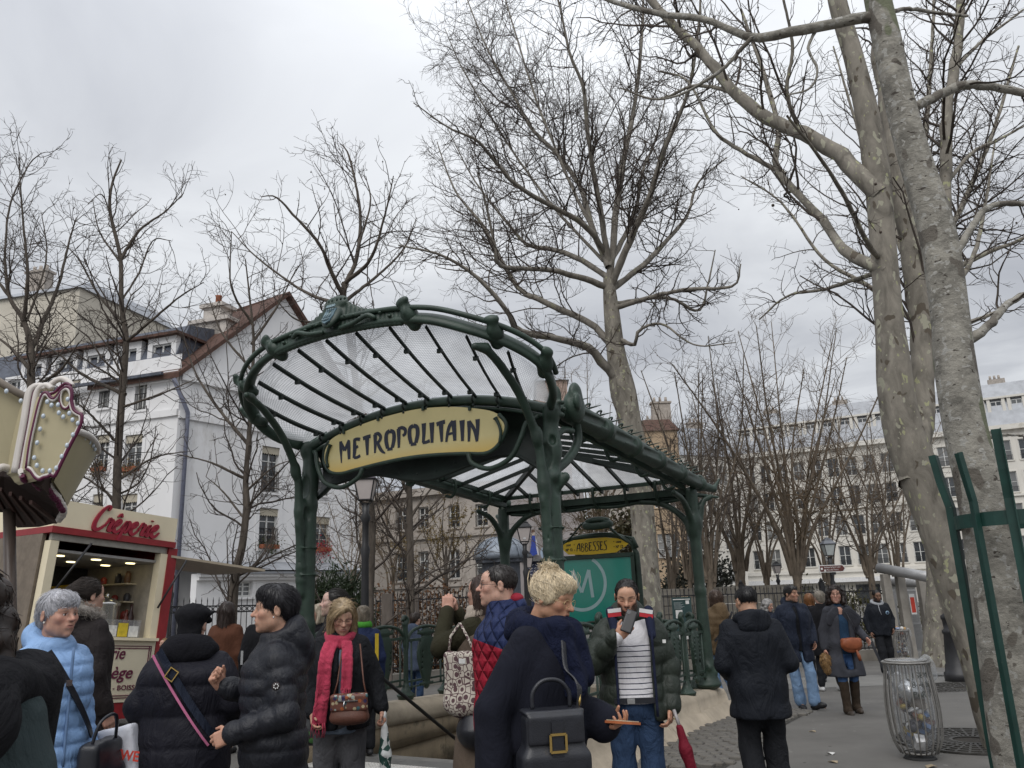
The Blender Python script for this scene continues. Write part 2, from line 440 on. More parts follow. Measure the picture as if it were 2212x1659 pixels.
def sdf_eval(prims,P):
    f=np.full(len(P),.25)
    for p in prims:
        d=p.at(P[:,0],P[:,1],P[:,2]);k=max(p.k,1e-4)
        if p.op==0:hh=np.maximum(k-np.abs(f-d),0)/k;f=np.minimum(f,d)-hh*hh*k*.25
        else:hh=np.maximum(k-np.abs(f+d),0)/k;f=np.maximum(f,-d)+hh*hh*k*.25
    return f
def sdf_grad(prims,P,e=.004):
    g=np.stack([sdf_eval(prims,P+np.eye(3)[i]*e)-sdf_eval(prims,P-np.eye(3)[i]*e) for i in range(3)],1)
    return g/(np.linalg.norm(g,axis=1)[:,None]+1e-9)
# ================================================================ bare trees
def bark_mat(name,base,patches=None,pscale=5.0,bump=.6,rough=.85,lent=False):
    if name in MATS:return MATS[name]
    m=bpy.data.materials.new(name);m.use_nodes=True;t=m.node_tree;b=t.nodes['Principled BSDF'];b.inputs['Roughness'].default_value=rough;b.inputs['Specular IOR Level'].default_value=.2
    tcn=N(t,'ShaderNodeTexCoord');mp=N(t,'ShaderNodeMapping');t.links.new(tcn.outputs['Object'],mp.inputs[0])
    mp.inputs['Scale'].default_value=(1,1,.45) if not lent else (1,1,1.3)
    n1=N(t,'ShaderNodeTexNoise',ins={'Scale':6.0,'Detail':8.0,'Roughness':.65,'Distortion':.6});t.links.new(mp.outputs[0],n1.inputs['Vector'])
    r=N(t,'ShaderNodeValToRGB');t.links.new(n1.outputs[0],r.inputs[0]);c=np.array(base)
    r.color_ramp.elements[0].position=.32;r.color_ramp.elements[0].color=(*(c*.55),1);r.color_ramp.elements[1].position=.66;r.color_ramp.elements[1].color=(*(c*1.35),1)
    cs=r.outputs[0]
    for k,(pc,sc,th,zs) in enumerate(patches or []):
        mq=N(t,'ShaderNodeMapping');mq.inputs['Scale'].default_value=(1,1,zs);mq.inputs['Location'].default_value=(k*3.7,k*1.3,k*2.1);t.links.new(tcn.outputs['Object'],mq.inputs[0])
        nw=N(t,'ShaderNodeTexNoise',ins={'Scale':sc,'Detail':2.5,'Roughness':.45,'Distortion':.3});t.links.new(mq.outputs[0],nw.inputs['Vector'])
        rr=N(t,'ShaderNodeValToRGB');rr.color_ramp.elements[0].position=th;rr.color_ramp.elements[0].color=(0,0,0,1);rr.color_ramp.elements[1].position=th+.015;rr.color_ramp.elements[1].color=(1,1,1,1)
        t.links.new(nw.outputs[0],rr.inputs[0])
        mx=N(t,'ShaderNodeMix',data_type='RGBA');t.links.new(rr.outputs[0],mx.inputs['Factor']);t.links.new(cs,mx.inputs[6]);mx.inputs[7].default_value=(*pc,1);cs=mx.outputs[2]
    t.links.new(cs,b.inputs['Base Color'])
    n2=N(t,'ShaderNodeTexNoise',ins={'Scale':16.0 if not lent else 9.0,'Detail':8.0,'Roughness':.7});t.links.new(mp.outputs[0],n2.inputs['Vector'])
    bp=N(t,'ShaderNodeBump',ins={'Strength':bump,'Distance':.03});t.links.new(n2.outputs[0],bp.inputs['Height']);t.links.new(bp.outputs[0],b.inputs['Normal'])
    MATS[name]=m;return m
BARK_PLANE=bark_mat('bark_plane',(.215,.196,.165),[((.33,.32,.25),10.0,.63,.7),((.33,.33,.20),13.0,.66,.7),((.105,.088,.068),7.0,.64,.6)],bump=.35)
BARK_GREY=bark_mat('bark_grey',(.28,.265,.23),[((.37,.36,.33),20.0,.60,1.2),((.15,.135,.115),5.0,.60,.7),((.075,.065,.055),17.0,.67,2.2),((.17,.18,.12),3.0,.66,.6)],bump=1.0,lent=True)
BARK_DARK=bark_mat('bark_dark',(.095,.08,.066))
TWIG=mat('twig_bark',(.075,.062,.053),rough=.85,var=.35,scale=3.0,spec=.15)
TWIG_WARM=mat('twig_warm',(.13,.095,.062),rough=.85,var=.35,scale=3.0,spec=.15)
BARK_WARM=bark_mat('bark_warm',(.155,.125,.095))
TWIG_VASE=mat('twig_grey_brown',(.115,.092,.075),rough=.85,var=.35,scale=3.0,spec=.15)
TWIG_PALE=mat('twig_pale',(.17,.14,.11),rough=.85,var=.35,scale=3.0,spec=.15)
TWIG_YEL=mat('twig_yellow',(.16,.12,.035),rough=.85,var=.35,scale=3.0,spec=.15)
LIMB=bark_mat('bark_limb',(.20,.182,.155),[((.2,.19,.14),5.0,.64,.5)],bump=.3)

def resample(P,r,M):
    P=smooth_path(np.c_[P,r],8);d=np.r_[0,np.cumsum(np.linalg.norm(np.diff(P[:,:3],axis=0),axis=1))]
    t=np.linspace(0,d[-1],M);return np.stack([np.interp(t,d,P[:,i]) for i in range(4)],1)
def grow(rg,P0,D0,L,r0,M,wig,up,r1=.35,zig=0.0):
    n=len(P0);path=np.empty((n,M+1,3));path[:,0]=P0;d=D0.copy();st=(L/M)[:,None]
    for i in range(M):
        z=rg.normal(0,wig,(n,3));d=d+z+np.array([0,0,up])
        if zig:d=d+zig*(1 if i%2 else -1)*np.cross(d,rg.normal(0,1,(n,3)))
        d/=np.linalg.norm(d,axis=1)[:,None];path[:,i+1]=path[:,i]+d*st
    t=np.linspace(0,1,M+1)[None];return path,r0[:,None]*(1-(1-r1)*t)
def spawn(rg,path,rad,per,ang,length,rr,rmin,tmin=.15,tmax=1.0,upb=0.0,flat=None):
    n,m,_=path.shape;seg=np.diff(path,axis=1);PL=np.linalg.norm(seg,axis=2).sum(1)
    k=np.maximum(0,np.floor(per*PL+rg.random(n))).astype(int) if per>0 else np.full(n,int(-per))
    idx=np.repeat(np.arange(n),k)
    if len(idx)==0:return None
    t=rg.uniform(tmin,tmax,len(idx));f=t*(m-1);i=np.minimum(f.astype(int),m-2);w=(f-i)[:,None]
    P0=path[idx,i]*(1-w)+path[idx,i+1]*w;T=seg[idx,i];T=T/(np.linalg.norm(T,axis=1)[:,None]+1e-9)
    q=rg.normal(0,1,(len(idx),3));q-=T*(q*T).sum(1)[:,None];q/=np.linalg.norm(q,axis=1)[:,None]
    a=rg.uniform(ang[0],ang[1],len(idx))[:,None]
    D=T*np.cos(a)+q*np.sin(a)+np.array([0,0,upb]);D/=np.linalg.norm(D,axis=1)[:,None]
    pr=rad[idx,i];L=length*rg.uniform(.5,1.15,len(idx))*(1.1-.55*t)*np.clip(PL[idx]/np.median(PL),.5,1.6)
    return P0,D,L,np.maximum(pr*rr,rmin)
def trunk_mesh(name,P,r,n=20,amp=.06,seed=0,knots=(),M=60):
    rg=np.random.default_rng(seed);Q=resample(np.array(P,float),np.array(r,float),M)
    V,F=tube_np(Q[:,:3],Q[:,3],n);V=V.reshape(M,n,3);c=Q[:,None,:3]
    th=np.linspace(0,2*pi,n,endpoint=False)[None];s=np.linspace(0,1,M)[:,None]*M/6
    ph=rg.uniform(0,6,8)
    dsp=1+amp*(np.sin(2*th+ph[0]+1.3*np.sin(s*.7+ph[1]))+.7*np.sin(3*th+ph[2]+s*.9)+.6*np.sin(s*1.9+ph[3]+th)+.35*np.sin(5*th+s*2.7+ph[4]))
    for (ks,kt,kr,ka) in knots:
        dt=np.angle(np.exp(1j*(th-kt)));ds=(np.linspace(0,1,M)[:,None]-ks)*M*.12
        dsp=dsp+ka*np.exp(-(dt/kr)**2-(ds/.35)**2)
    V=c+(V-c)*dsp[...,None]
    return np_mesh(name,V.reshape(-1,3),F)
def tree(name,label,trunk,limbs,spec,seed,bark,twig,group=None,limbm=None,trunk_n=16,amp=.05,knots=(),balls=0,leaves=None,sprout=True):
    """trunk: (points, radii); limbs: list of (points, radii), all in world metres"""
    rg=np.random.default_rng(seed)
    base=np.array(trunk[0][0],float)
    root=empty(name,base);tag(root,label,'tree',group)
    loc=lambda P:np.asarray(P,float)-base
    link('trunk',trunk_mesh('trunk',loc(trunk[0]),trunk[1],trunk_n,amp,seed,knots),bark,root)
    M0=26
    LP=np.array([resample(loc(p),np.array(r,float),M0) for p,r in limbs]) if limbs else np.zeros((0,M0,4))
    mb_v,mb_f,off=[],[],0
    for q in LP:
        q2=q.copy();t0=q2[0,:3]-q2[2,:3];t0/=np.linalg.norm(t0)+1e-9;q2[:,:3]+=rg.normal(0,1,(M0,3))*q[:,3:4]*.12
        q2[0,:3]+=t0*q2[0,3]*1.5;V,F=tube_np(q2[:,:3],q2[:,3]*(1+rg.normal(0,.04,M0)),8);link('limb',np_mesh('limb',V,F),limbm or bark,root)
    path,rad=LP[:,:,:3],LP[:,:,3]
    if sprout and spec.get('trunk_too'):
        q=resample(loc(trunk[0]),np.array(trunk[1],float),M0);path=np.concatenate([path,q[None,:,:3]]);rad=np.concatenate([rad,q[None,:,3]])
    A,B,ra,rb=[],[],[],[];tips=[]
    allp,allr=[path],[rad]
    for li,lv in enumerate(spec['levels']):
        srcs=allp if lv.get('all') else allp[-1:];srad=allr if lv.get('all') else allr[-1:]
        newp,newr=[],[]
        for p,r in zip(srcs,srad):
            if len(p)==0:continue
            sp=spawn(rg,p,r,lv['per'],lv['ang'],lv['len'],lv['rr'],lv['rmin'],lv.get('tmin',.15),1.0,lv.get('upb',0))
            if sp is None:continue
            P0,D,L,r0=sp;r0=np.minimum(r0,lv.get('rmax',9))
            pp,rr_=grow(rg,P0,D,L,r0,lv['M'],lv['wig'],lv['up'],lv.get('r1',.4),lv.get('zig',0))
            newp.append(pp);newr.append(rr_)
            A.append(pp[:,:-1].reshape(-1,3));B.append(pp[:,1:].reshape(-1,3));ra.append(rr_[:,:-1].ravel());rb.append(rr_[:,1:].ravel())
        if not newp:break
        if len({p.shape[1] for p in newp})==1:newp=[np.concatenate(newp)];newr=[np.concatenate(newr)]
        allp.append(newp[0]);allr.append(newr[0]);tips=newp[0][:,-1]
    if A:
        A,B,ra,rb=np.concatenate(A),np.concatenate(B),np.concatenate(ra),np.concatenate(rb)
        me=segs_mesh('crown',A,B,ra,rb,3)
        cr=link('crown',me,twig,root)
        print('TREE',name,len(A),'twig pieces')
    if balls and len(tips):
        mb=MB()
        for p in tips[rg.choice(len(tips),balls)]:mb.ball(p-np.array([0,0,.05]),rg.uniform(.014,.02),6,4)
        o=mb.build('seed_balls',mat('seed_ball',(.05,.035,.025),var=.4),root);tag(o,kind='stuff')
    if leaves:
        lm,cnt,sz=leaves
        p=A[rg.choice(len(A),cnt)]+rg.normal(0,.03,(cnt,3));u=rg.normal(0,1,(cnt,3));u/=np.linalg.norm(u,axis=1)[:,None];v=np.cross(u,rg.normal(0,1,(cnt,3)));v/=np.linalg.norm(v,axis=1)[:,None]
        s=rg.uniform(.6,1.2,cnt)[:,None]*sz
        V=np.stack([p-u*s*.5,p+v*s*.35,p+u*s*.5,p-v*s*.35],1).reshape(-1,3);F=np.arange(cnt*4).reshape(-1,4)
        o=link('leaves',np_mesh('leaves',V,F,False),lm,root);tag(o,kind='stuff')
    return root
def foliage_bush(name,label,cat,c,size,n,leaf,m,seed,group=None,shape='ball',branch=True,droop=0):
    """evergreen: many leaf-sized blades in clumps through the crown's volume, round stems"""
    rg=np.random.default_rng(seed);root=empty(name,c);tag(root,label,cat,group)
    k=max(10,n//160);a=rg.normal(0,1,(k,3));a/=np.linalg.norm(a,axis=1)[:,None];a*=rg.uniform(.35,1,(k,1))**.5
    a[:,2]=a[:,2]*.5+.5
    if shape=='cone':a[:,:2]*=(1.05-a[:,2:3])**.7
    ctr=a*np.array(size)
    i=rg.integers(0,k,n);p=ctr[i]+rg.normal(0,1,(n,3))*np.array(size)*.12
    out=p-np.array([0,0,size[2]*.3]);out/=np.linalg.norm(out,axis=1)[:,None]+1e-9
    u=out+rg.normal(0,.7,(n,3));u[:,2]-=droop;u/=np.linalg.norm(u,axis=1)[:,None];v=np.cross(u,rg.normal(0,1,(n,3)));v/=np.linalg.norm(v,axis=1)[:,None]
    s=rg.uniform(.6,1.3,n)[:,None];l,w=leaf
    V=np.stack([p-u*s*l*.5,p+v*s*w*.5,p+u*s*l*.5,p-v*s*w*.5],1).reshape(-1,3)
    o=link('foliage',np_mesh('foliage',V,np.arange(4*n).reshape(-1,4),False),m,root);tag(o,kind='stuff')
    if branch:
        A=np.tile(np.array([[0,0,0.]]),(k,1));link('stems',segs_mesh('stems',A,ctr,np.full(k,.03),np.full(k,.008),5),TWIG,root)
    return root
# ================================================================ people
def _attr_mat(name,rough,spec,bump=0,bscale=200,stretch=None,sss=0.0,sheen=0.0):
    if name in MATS:return MATS[name]
    m=bpy.data.materials.new(name);m.use_nodes=True;t=m.node_tree;b=t.nodes['Principled BSDF']
    a=N(t,'ShaderNodeAttribute',attribute_name='Col');tcn=N(t,'ShaderNodeTexCoord')
    n1=N(t,'ShaderNodeTexNoise',ins={'Scale':45.0,'Detail':3.0});t.links.new(tcn.outputs['Object'],n1.inputs['Vector'])
    mr=N(t,'ShaderNodeMapRange',ins={1:.25,2:.75,3:.86,4:1.12});t.links.new(n1.outputs[0],mr.inputs[0])
    sc=N(t,'ShaderNodeVectorMath',operation='SCALE');t.links.new(a.outputs['Color'],sc.inputs[0]);t.links.new(mr.outputs[0],sc.inputs['Scale'])
    t.links.new(sc.outputs[0],b.inputs['Base Color'])
    b.inputs['Roughness'].default_value=rough;b.inputs['Specular IOR Level'].default_value=spec
    if sss:
        b.inputs['Subsurface Weight'].default_value=sss;b.inputs['Subsurface Radius'].default_value=(.012,.005,.003);b.inputs['Subsurface Scale'].default_value=1.0
    if bump:
        n2=N(t,'ShaderNodeTexNoise',ins={'Scale':bscale,'Detail':3.0});t.links.new(tcn.outputs['Object'],n2.inputs['Vector'])
        bp=N(t,'ShaderNodeBump',ins={'Strength':bump,'Distance':.003});t.links.new(n2.outputs[0],bp.inputs['Height']);t.links.new(bp.outputs[0],b.inputs['Normal'])
    MATS[name]=m;return m
SKIN=_attr_mat('skin',.52,.35,bump=.25,bscale=260,sss=.12)
HAIRM=_attr_mat('hair',.42,.45)
def set_col(me,C):
    a=me.color_attributes.new('Col','FLOAT_COLOR','POINT')
    C=np.c_[np.asarray(C,np.float32),np.ones(len(C),np.float32)];a.data.foreach_set('color',C.ravel())
EYEW=mat('eye_white',(.55,.52,.5),rough=.25,var=.05);EYEI=mat('eye_iris',(.05,.03,.02),rough=.15,var=.3)
def ss(a,b,x):t=np.clip((x-a)/(b-a),0,1);return t*t*(3-2*t)

def head_prims(f,fine):
    fem=f.get('fem',False);j=.9 if fem else 1.0;w=f.get('w',1.0)
    P=[Ell((0,.018,.032),(.075*w,.094,.084),.02),Ell((0,-.03,-.028),(.062*w,.064,.085),.03),
         Ell((0,-.045,-.075),(.045*j*w,.042,.038),.025),Ell((0,-.08,-.098),.018*j,.02),
         Ell((.043*w,-.004,-.062),.024*j,.03),Ell((-.043*w,-.004,-.062),.024*j,.03),
         Ell((.042*w,-.062,-.016),.023,.02),Ell((-.042*w,-.062,-.016),.023,.02),
         Ell((0,-.062,.045),(.05,.032,.035),.03),
         Cone((0,.03,-.05),(0,.052,-.2),.05 if fem else .057,.056 if fem else .064,.03)]
    if fine:
        br=.010 if fem else .013
        for s in (1,-1):
            P+=[Cone((s*.012,-.086,.02),(s*.048,-.068,.024),br,br*.8,.016)]
            P+=[Ell((s*.032,-.104,.004),(.018,.02,.013),.016,1)]
            P+=[Ell((s*.031,-.0735,.004),.0148,.006)]
            if f.get('eyes','open')=='open':P+=[Ell((s*.031,-.0905,.003),(.0128,.012,.0048),.003,1)]
        nb=f.get('nose',1.0)
        P+=[Cone((0,-.088,.014),(0,-.092-.021*nb,-.022),.0075,.0115*nb**.5,.014),
              Ell((.0115,-.097,-.0255),(.009,.011,.008),.008),Ell((-.0115,-.097,-.0255),(.009,.011,.008),.008),
              Ell((0,-.088,-.056),(.026,.014,.018),.02)]
        mo=f.get('mouth',0.0)
        P+=[Cone((-.019,-.0915,-.0535),(0,-.0995,-.052),.0045,.0058,.006),Cone((.019,-.0915,-.0535),(0,-.0995,-.052),.0045,.0058,.006),
              Cone((-.016,-.092,-.062-mo*.4),(.016,-.092,-.062-mo*.4),.0062,.0062,.007),Ell((0,-.0985,-.062-mo*.4),(.012,.005,.006),.006),
              Ell((0,-.104,-.0572-mo*.2),(.021,.012,.0016+mo*.3),.003,1)]
        if mo>.006:pass
        for s in (1,-1):
            q=rotm(.2,0,s*.35)
            P+=[Ell((s*.080*w,.014,-.004),(.0085,.019,.032),.008,rot=q),Ell((s*.0895*w,.008,-.002),(.006,.009,.016),.006,1,rot=q)]
        if f.get('old'):
            for s in (1,-1):P+=[Cone((s*.02,-.104,-.03),(s*.036,-.09,-.06),.0035,.003,.006,1)]
    else:
        P+=[Cone((0,-.088,.014),(0,-.116,-.022),.009,.013,.014),Ell((.079,.014,-.004),(.01,.018,.03),.01),Ell((-.079,.014,-.004),(.01,.018,.03),.01),
              Ell((.032,-.104,.004),(.018,.02,.014),.016,1),Ell((-.032,-.104,.004),(.018,.02,.014),.016,1),Ell((0,-.09,-.058),(.02,.01,.011),.012)]
    return P
def head_paint(P,f):
    x,y,z=P.T;ax=np.abs(x);tone=np.array(f.get('tone',(.46,.27,.19)))
    C=np.repeat(tone[None],len(P),0)
    front=ss(-.03,-.06,y)
    red=np.exp(-((ax-.043)**2+(z+.022)**2)/.0006)+.8*np.exp(-(x**2+(z+.024)**2)/.0002)*ss(-.1,-.105,y)
    C=C*(1+front[:,None]*red[:,None]*np.array([.06,-.10,-.09]))
    def mixc(m,c):nonlocal C;C=C*(1-m[:,None])+m[:,None]*np.array(c)
    n=.5+.5*np.sin(310*x+5*np.sin(200*z))*np.sin(290*z+4*np.sin(240*x))
    hc=np.array(f.get('haircol',(.03,.02,.015)))
    if f.get('beard'):
        edge=.012*np.sin(90*ax)
        m=ss(-.028+.0,-.048,z+edge-.45*np.maximum(ax-.03,0)*1.0)*ss(.03,.0,y)*ss(-.15,-.11,z)
        m=np.maximum(m,ss(.056,.064,ax)*ss(.012,-.01,z)*ss(.012,-.015,y)*ss(-.12,-.1,z))
        m*=1-np.exp(-((x/.03)**2+((z+.058)/.011)**2)**2)*.9
        must=np.exp(-((x/.032)**2+((z+.0435-.12*ax)/.0065)**2)**2)
        m=np.maximum(m,must*front);mixc(np.clip(m*f['beard']*(.65+.45*n),0,1),hc*.9)
    if f.get('mustache'):mixc(np.exp(-((x/.03)**2+((z+.0435-.12*ax)/.006)**2)**2)*front*.85,hc)
    lipc=np.array(f.get('lips',tone*np.array([.95,.62,.62])))
    mo=f.get('mouth',0.0)
    lm=np.exp(-((x/.0225)**4+((z+.0575+mo*.2)/(.0085+mo*.5))**4))*ss(-.08,-.088,y);mixc(lm*.8,lipc)
    gap=np.exp(-((x/.0215)**4+((z+.0572+mo*.2)/(.0016+mo*.3))**2))*ss(-.075,-.085,y);mixc(gap*.75,np.array([.10,.035,.03]) if mo<.005 else np.array([.45,.38,.34]))
    ez=.0085 if f.get('eyes','open')=='open' else -.002
    for s in (1,-1):
        X=(x*s-.031)
        b=np.exp(-((X-.001)/.019)**4)*np.exp(-((z-.0285-.10*np.maximum(X,-.02)+2.6*X*X+.0)/.0042)**2)*ss(-.04,-.055,y);mixc(np.clip(b*f.get('brow',.8),0,1),np.array(f.get('browcol',hc)))
        l=np.exp(-(X/.0145)**4)*np.exp(-((z-ez+11*X*X)/.0021)**2)*ss(-.05,-.065,y);mixc(l*.85,(.02,.012,.01))
        if f.get('eyes','open')=='open':
            l=np.exp(-(X/.0135)**4)*np.exp(-((z+.002-6*X*X)/.0016)**2)*ss(-.05,-.065,y);mixc(l*.5,tone*.35)
        nm=np.exp(-(((x*s-.0075)/.0045)**2+((z+.0315)/.003)**2))*ss(-.085,-.095,y);mixc(nm*.8,tone*.2)
    if f.get('coarse'):
        for s in (1,-1):mixc(np.exp(-(((x*s-.031)/.013)**2+((z-.003)/.006)**2)**2)*ss(-.05,-.062,y)*.8,(.04,.03,.025))
    if f.get('stubble_scalp'):mixc(ss(.045,.07,z+.3*np.maximum(y,-.1))*.75*(.5+.5*n),hc)
    return C

def hair_np(base,h,col,strands=0,flow=None,slen=.1,sw=.0012,steps=4,var=.35,seed=1,noise=None,lift=.002,rootmask=None):
    r=np.random.default_rng(seed);strands=int(strands*.52)
    V,Q=sdf_np(base,h,noise,1)
    col=np.array(col)
    g=sdf_grad(base,V,h) if len(V) else V
    fl=flow(V) if flow is not None else np.tile(np.array([[0,.3,-1.]]),(len(V),1))
    fl=fl-g*(fl*g).sum(1)[:,None];fl/=np.linalg.norm(fl,axis=1)[:,None]+1e-9
    side=np.cross(g,fl);u=(V*side).sum(1)
    st=.5+.5*np.sin(420*u+6*np.sin(90*u));C=col*(.62+.4*st[:,None])
    Vs,Fs,Cs,off=[V],[Q],[C],len(V)
    out=[(V,Q)]
    if strands:
        cand=np.arange(len(V)) if rootmask is None else np.where(rootmask(V))[0]
        p=V[r.choice(cand,strands)]+r.normal(0,h*.5,(strands,3))
        L=slen*r.uniform(.5,1.15,strands)[:,None]/steps
        lf=lift*(1+r.random(strands))+(r.random(strands)<.16)*r.uniform(0,.009,strands)*min(1,slen/.06);path=[p];d=None;wob=r.normal(0,.25,(strands,3))
        for i in range(steps):
            f=flow(p) if flow is not None else np.tile(np.array([[0,.3,-1.]]),(len(p),1))
            f=f/(np.linalg.norm(f,axis=1)[:,None]+1e-9)+wob
            gg=sdf_grad(base,p,h*.8);e=sdf_eval(base,p)
            f=f-gg*(f*gg).sum(1)[:,None]*(e[:,None]<.03);f/=np.linalg.norm(f,axis=1)[:,None]+1e-9
            d=f if d is None else .5*d+.5*f
            p=p+d*L;e=sdf_eval(base,p)
            p=p-gg*np.clip(e-lf,-.012,.012)[:,None]*(np.abs(e)<.02)[:,None]
            path.append(p)
        path=np.array(path);tone=r.uniform(1-var,1+var,strands)
        rad=sw*r.uniform(.7,1.3,strands)
        for i in range(steps):
            ta,tb=1-.75*(i/steps)**2,1-.75*((i+1)/steps)**2
            A,B=path[i],path[i+1];D=B-A;D/=np.linalg.norm(D,axis=1)[:,None]+1e-9
            U=np.cross(D,np.array([[.3,.5,.81]]));U/=np.linalg.norm(U,axis=1)[:,None]+1e-9;Wv=np.cross(D,U)
            th=np.array([0,2*pi/3,4*pi/3]);ring=np.cos(th)[None,:,None]*U[:,None]+np.sin(th)[None,:,None]*Wv[:,None]
            VV=np.concatenate([A[:,None]+ring*(rad*ta)[:,None,None],B[:,None]+ring*(rad*tb)[:,None,None]],1).reshape(-1,3)
            k=np.arange(strands)[:,None]*6;j=np.arange(3)[None]
            F=np.stack([k+j,k+(j+1)%3,k+3+(j+1)%3,k+3+j],-1).reshape(-1,4)+off
            Vs.append(VV);Fs.append(F);Cs.append(np.repeat(np.clip(col[None]*tone[:,None],0,1),6,0));off+=len(VV)
    return np.vstack(Vs),np.vstack(Fs),np.vstack(Cs)

def hair_style(st):
    """base prims (head frame) and flow of the strands"""
    face=Ell((0,-.118,-.035),(.070,.085,.092),.012,1)
    nape=RBox((0,.0,-.20),(.2,.2,.145),.01,.02,1)
    cap=Ell((0,.018,.036),(.083,.103,.09),.02)
    def comb(P):return np.stack([P[:,0]*1.2,P[:,1]*.8+.07,-(.25+.9*ss(.09,.0,P[:,2]))*np.ones(len(P))],1)
    if st=='crop':
        return [Ell((0,.018,.034),(.079,.099,.087),.02),Ell((0,-.118,-.028),(.066,.085,.086),.01,1),nape,
                RBox((.08,-.048,-.03),(.03,.03,.05),.008,.006,1),RBox((-.08,-.048,-.03),(.03,.03,.05),.008,.006,1)],comb
    if st=='recede':
        return [Ell((0,.018,.034),(.0785,.098,.086),.02),Ell((0,-.118,-.02),(.065,.085,.092),.012,1),Ell((.042,-.088,.062),(.022,.04,.035),.012,1),Ell((-.042,-.088,.062),(.022,.04,.035),.012,1),nape,RBox((.08,-.05,-.03),(.03,.036,.05),.008,.006,1),RBox((-.08,-.05,-.03),(.03,.036,.05),.008,.006,1)],comb
    if st=='short':
        return [cap,Ell((0,-.02,.085),(.062,.07,.035),.03),face,nape,RBox((.08,-.05,-.045),(.03,.03,.05),.01,.01,1),RBox((-.08,-.05,-.045),(.03,.03,.05),.01,.01,1)],comb
    if st=='tousled':
        return [Ell((0,.02,.046),(.088,.108,.094),.02),Ell((0,-.035,.092),(.066,.065,.045),.03),Ell((0,.075,.0),(.07,.05,.075),.03),face,
                RBox((0,.0,-.21),(.2,.2,.142),.01,.02,1),RBox((.085,-.05,-.055),(.03,.035,.05),.01,.01,1),RBox((-.085,-.05,-.055),(.03,.035,.05),.01,.01,1)],lambda P:np.stack([P[:,0]*1.5+.02,-P[:,1]*.2-.1+.6*ss(.0,.06,P[:,1]),-.3-1.0*ss(.07,-.02,P[:,2])+0*P[:,0]],1)
    if st=='greyshort':
        return [Ell((0,.02,.042),(.089,.108,.094),.02),Ell((0,-.045,.075),(.066,.052,.042),.03),Ell((0,.075,-.025),(.066,.045,.07),.03),Ell((0,-.122,-.045),(.068,.085,.09),.012,1),
                RBox((0,.0,-.225),(.2,.2,.142),.01,.02,1),RBox((.09,-.04,-.06),(.03,.04,.05),.01,.01,1),RBox((-.09,-.04,-.06),(.03,.04,.05),.01,.01,1)],lambda P:np.stack([P[:,0]*2.0-.03,-.5*ss(.03,-.05,P[:,1])+.5*ss(-.02,.07,P[:,1]),-.2-1.1*ss(.08,.0,P[:,2])],1)
    if st=='bob':
        fc=Ell((0,-.125,-.05),(.063,.092,.125),.012,1)
        return [Ell((0,.014,.042),(.088,.104,.09),.02),Cone((.074,.0,.0),(.079,-.018,-.105),.032,.026,.03),Cone((-.074,.0,.0),(-.079,-.018,-.105),.032,.026,.03),
                Cone((0,.07,.0),(0,.065,-.10),.05,.035,.04),Cone((.05,.05,0),(.055,.035,-.11),.04,.03,.03),Cone((-.05,.05,0),(-.055,.035,-.11),.04,.03,.03),fc,
                Cone((.012,-.082,.096),(-.066,-.066,.03),.02,.016,.02)],lambda P:np.stack([P[:,0]*2.2-.05*ss(-.0,-.08,P[:,1]),.15+P[:,1]*.3,-.15-1.4*ss(.1,.02,P[:,2])],1)
    if st=='long':
        fc=Ell((0,-.13,-.05),(.062,.092,.13),.012,1)
        return [Ell((0,.016,.04),(.085,.102,.088),.02),Cone((.066,.02,.0),(.078,.02,-.22),.036,.035,.04),Cone((-.066,.02,.0),(-.078,.02,-.22),.036,.035,.04),
                Cone((0,.07,.0),(0,.085,-.28),.055,.05,.04),Cone((.04,.06,0),(.055,.07,-.29),.05,.035,.04),Cone((-.04,.06,0),(-.055,.07,-.29),.05,.035,.04),fc],lambda P:np.stack([P[:,0]*1.2,.15+0*P[:,0],-.2-1.4*ss(.1,.02,P[:,2])],1)
    if st=='curly':
        r=np.random.default_rng(3);L=[Ell((0,.02,.045),(.094,.11,.095),.02)]
        for i in range(46):
            a=r.uniform(-.25*pi,1.25*pi);z=r.uniform(-.15,.07);q=.092+.012*(z<-.02)
            L.append(Ell((q*cos(a),.015+q*1.05*sin(a),z),r.uniform(.024,.036),.015))
        L.append(Ell((0,-.128,-.05),(.064,.092,.12),.012,1))
        return L,lambda P:np.stack([np.sin(P[:,2]*120)*.8,np.cos(P[:,2]*110+P[:,0]*60)*.8,-.6+0*P[:,0]],1)
    if st=='bun':
        # swept up from nape and face to a knot high on the back of the crown
        kn=np.array([0,.05,.128])
        L=[Ell((0,.022,.042),(.088,.106,.092),.02),Ell((0,-.045,.078),(.072,.058,.042),.03),Ell(kn,(.044,.042,.034),.012),Ell((.07,-.0,.02),(.022,.05,.05),.02),Ell((-.07,-.0,.02),(.022,.05,.05),.02),
             Ell((0,-.135,-.05),(.12,.098,.098),.012,1),RBox((0,0,-.195),(.2,.2,.14),.01,.02,1)]
        def fl(P):
            d=kn-P;d=d/(np.linalg.norm(d,axis=1)[:,None]+1e-6)
            sw=np.cross(d,np.array([[0,0,1.]]));nr=np.linalg.norm(P-kn,axis=1)[:,None]<.055
            return np.where(nr,sw+.2*d,d+np.array([[.25,.25,.0]]))
        return L,fl
    if st=='updo':
        L=[cap,Ell((0,.11,.03),(.05,.045,.05),.03),Ell((.03,.1,-.05),(.03,.03,.06),.02),face,nape]
        return L,lambda P:np.stack([-P[:,0],.6+0*P[:,0],(.03-P[:,2])*3],1)
    if st=='ponytail':
        L=[Ell((0,.018,.034),(.079,.099,.087),.02),Ell((0,.11,.03),.025,.02),face,nape]
        return L,lambda P:np.stack([-P[:,0],.6+0*P[:,0],(.03-P[:,2])*3],1)
    raise KeyError(st)

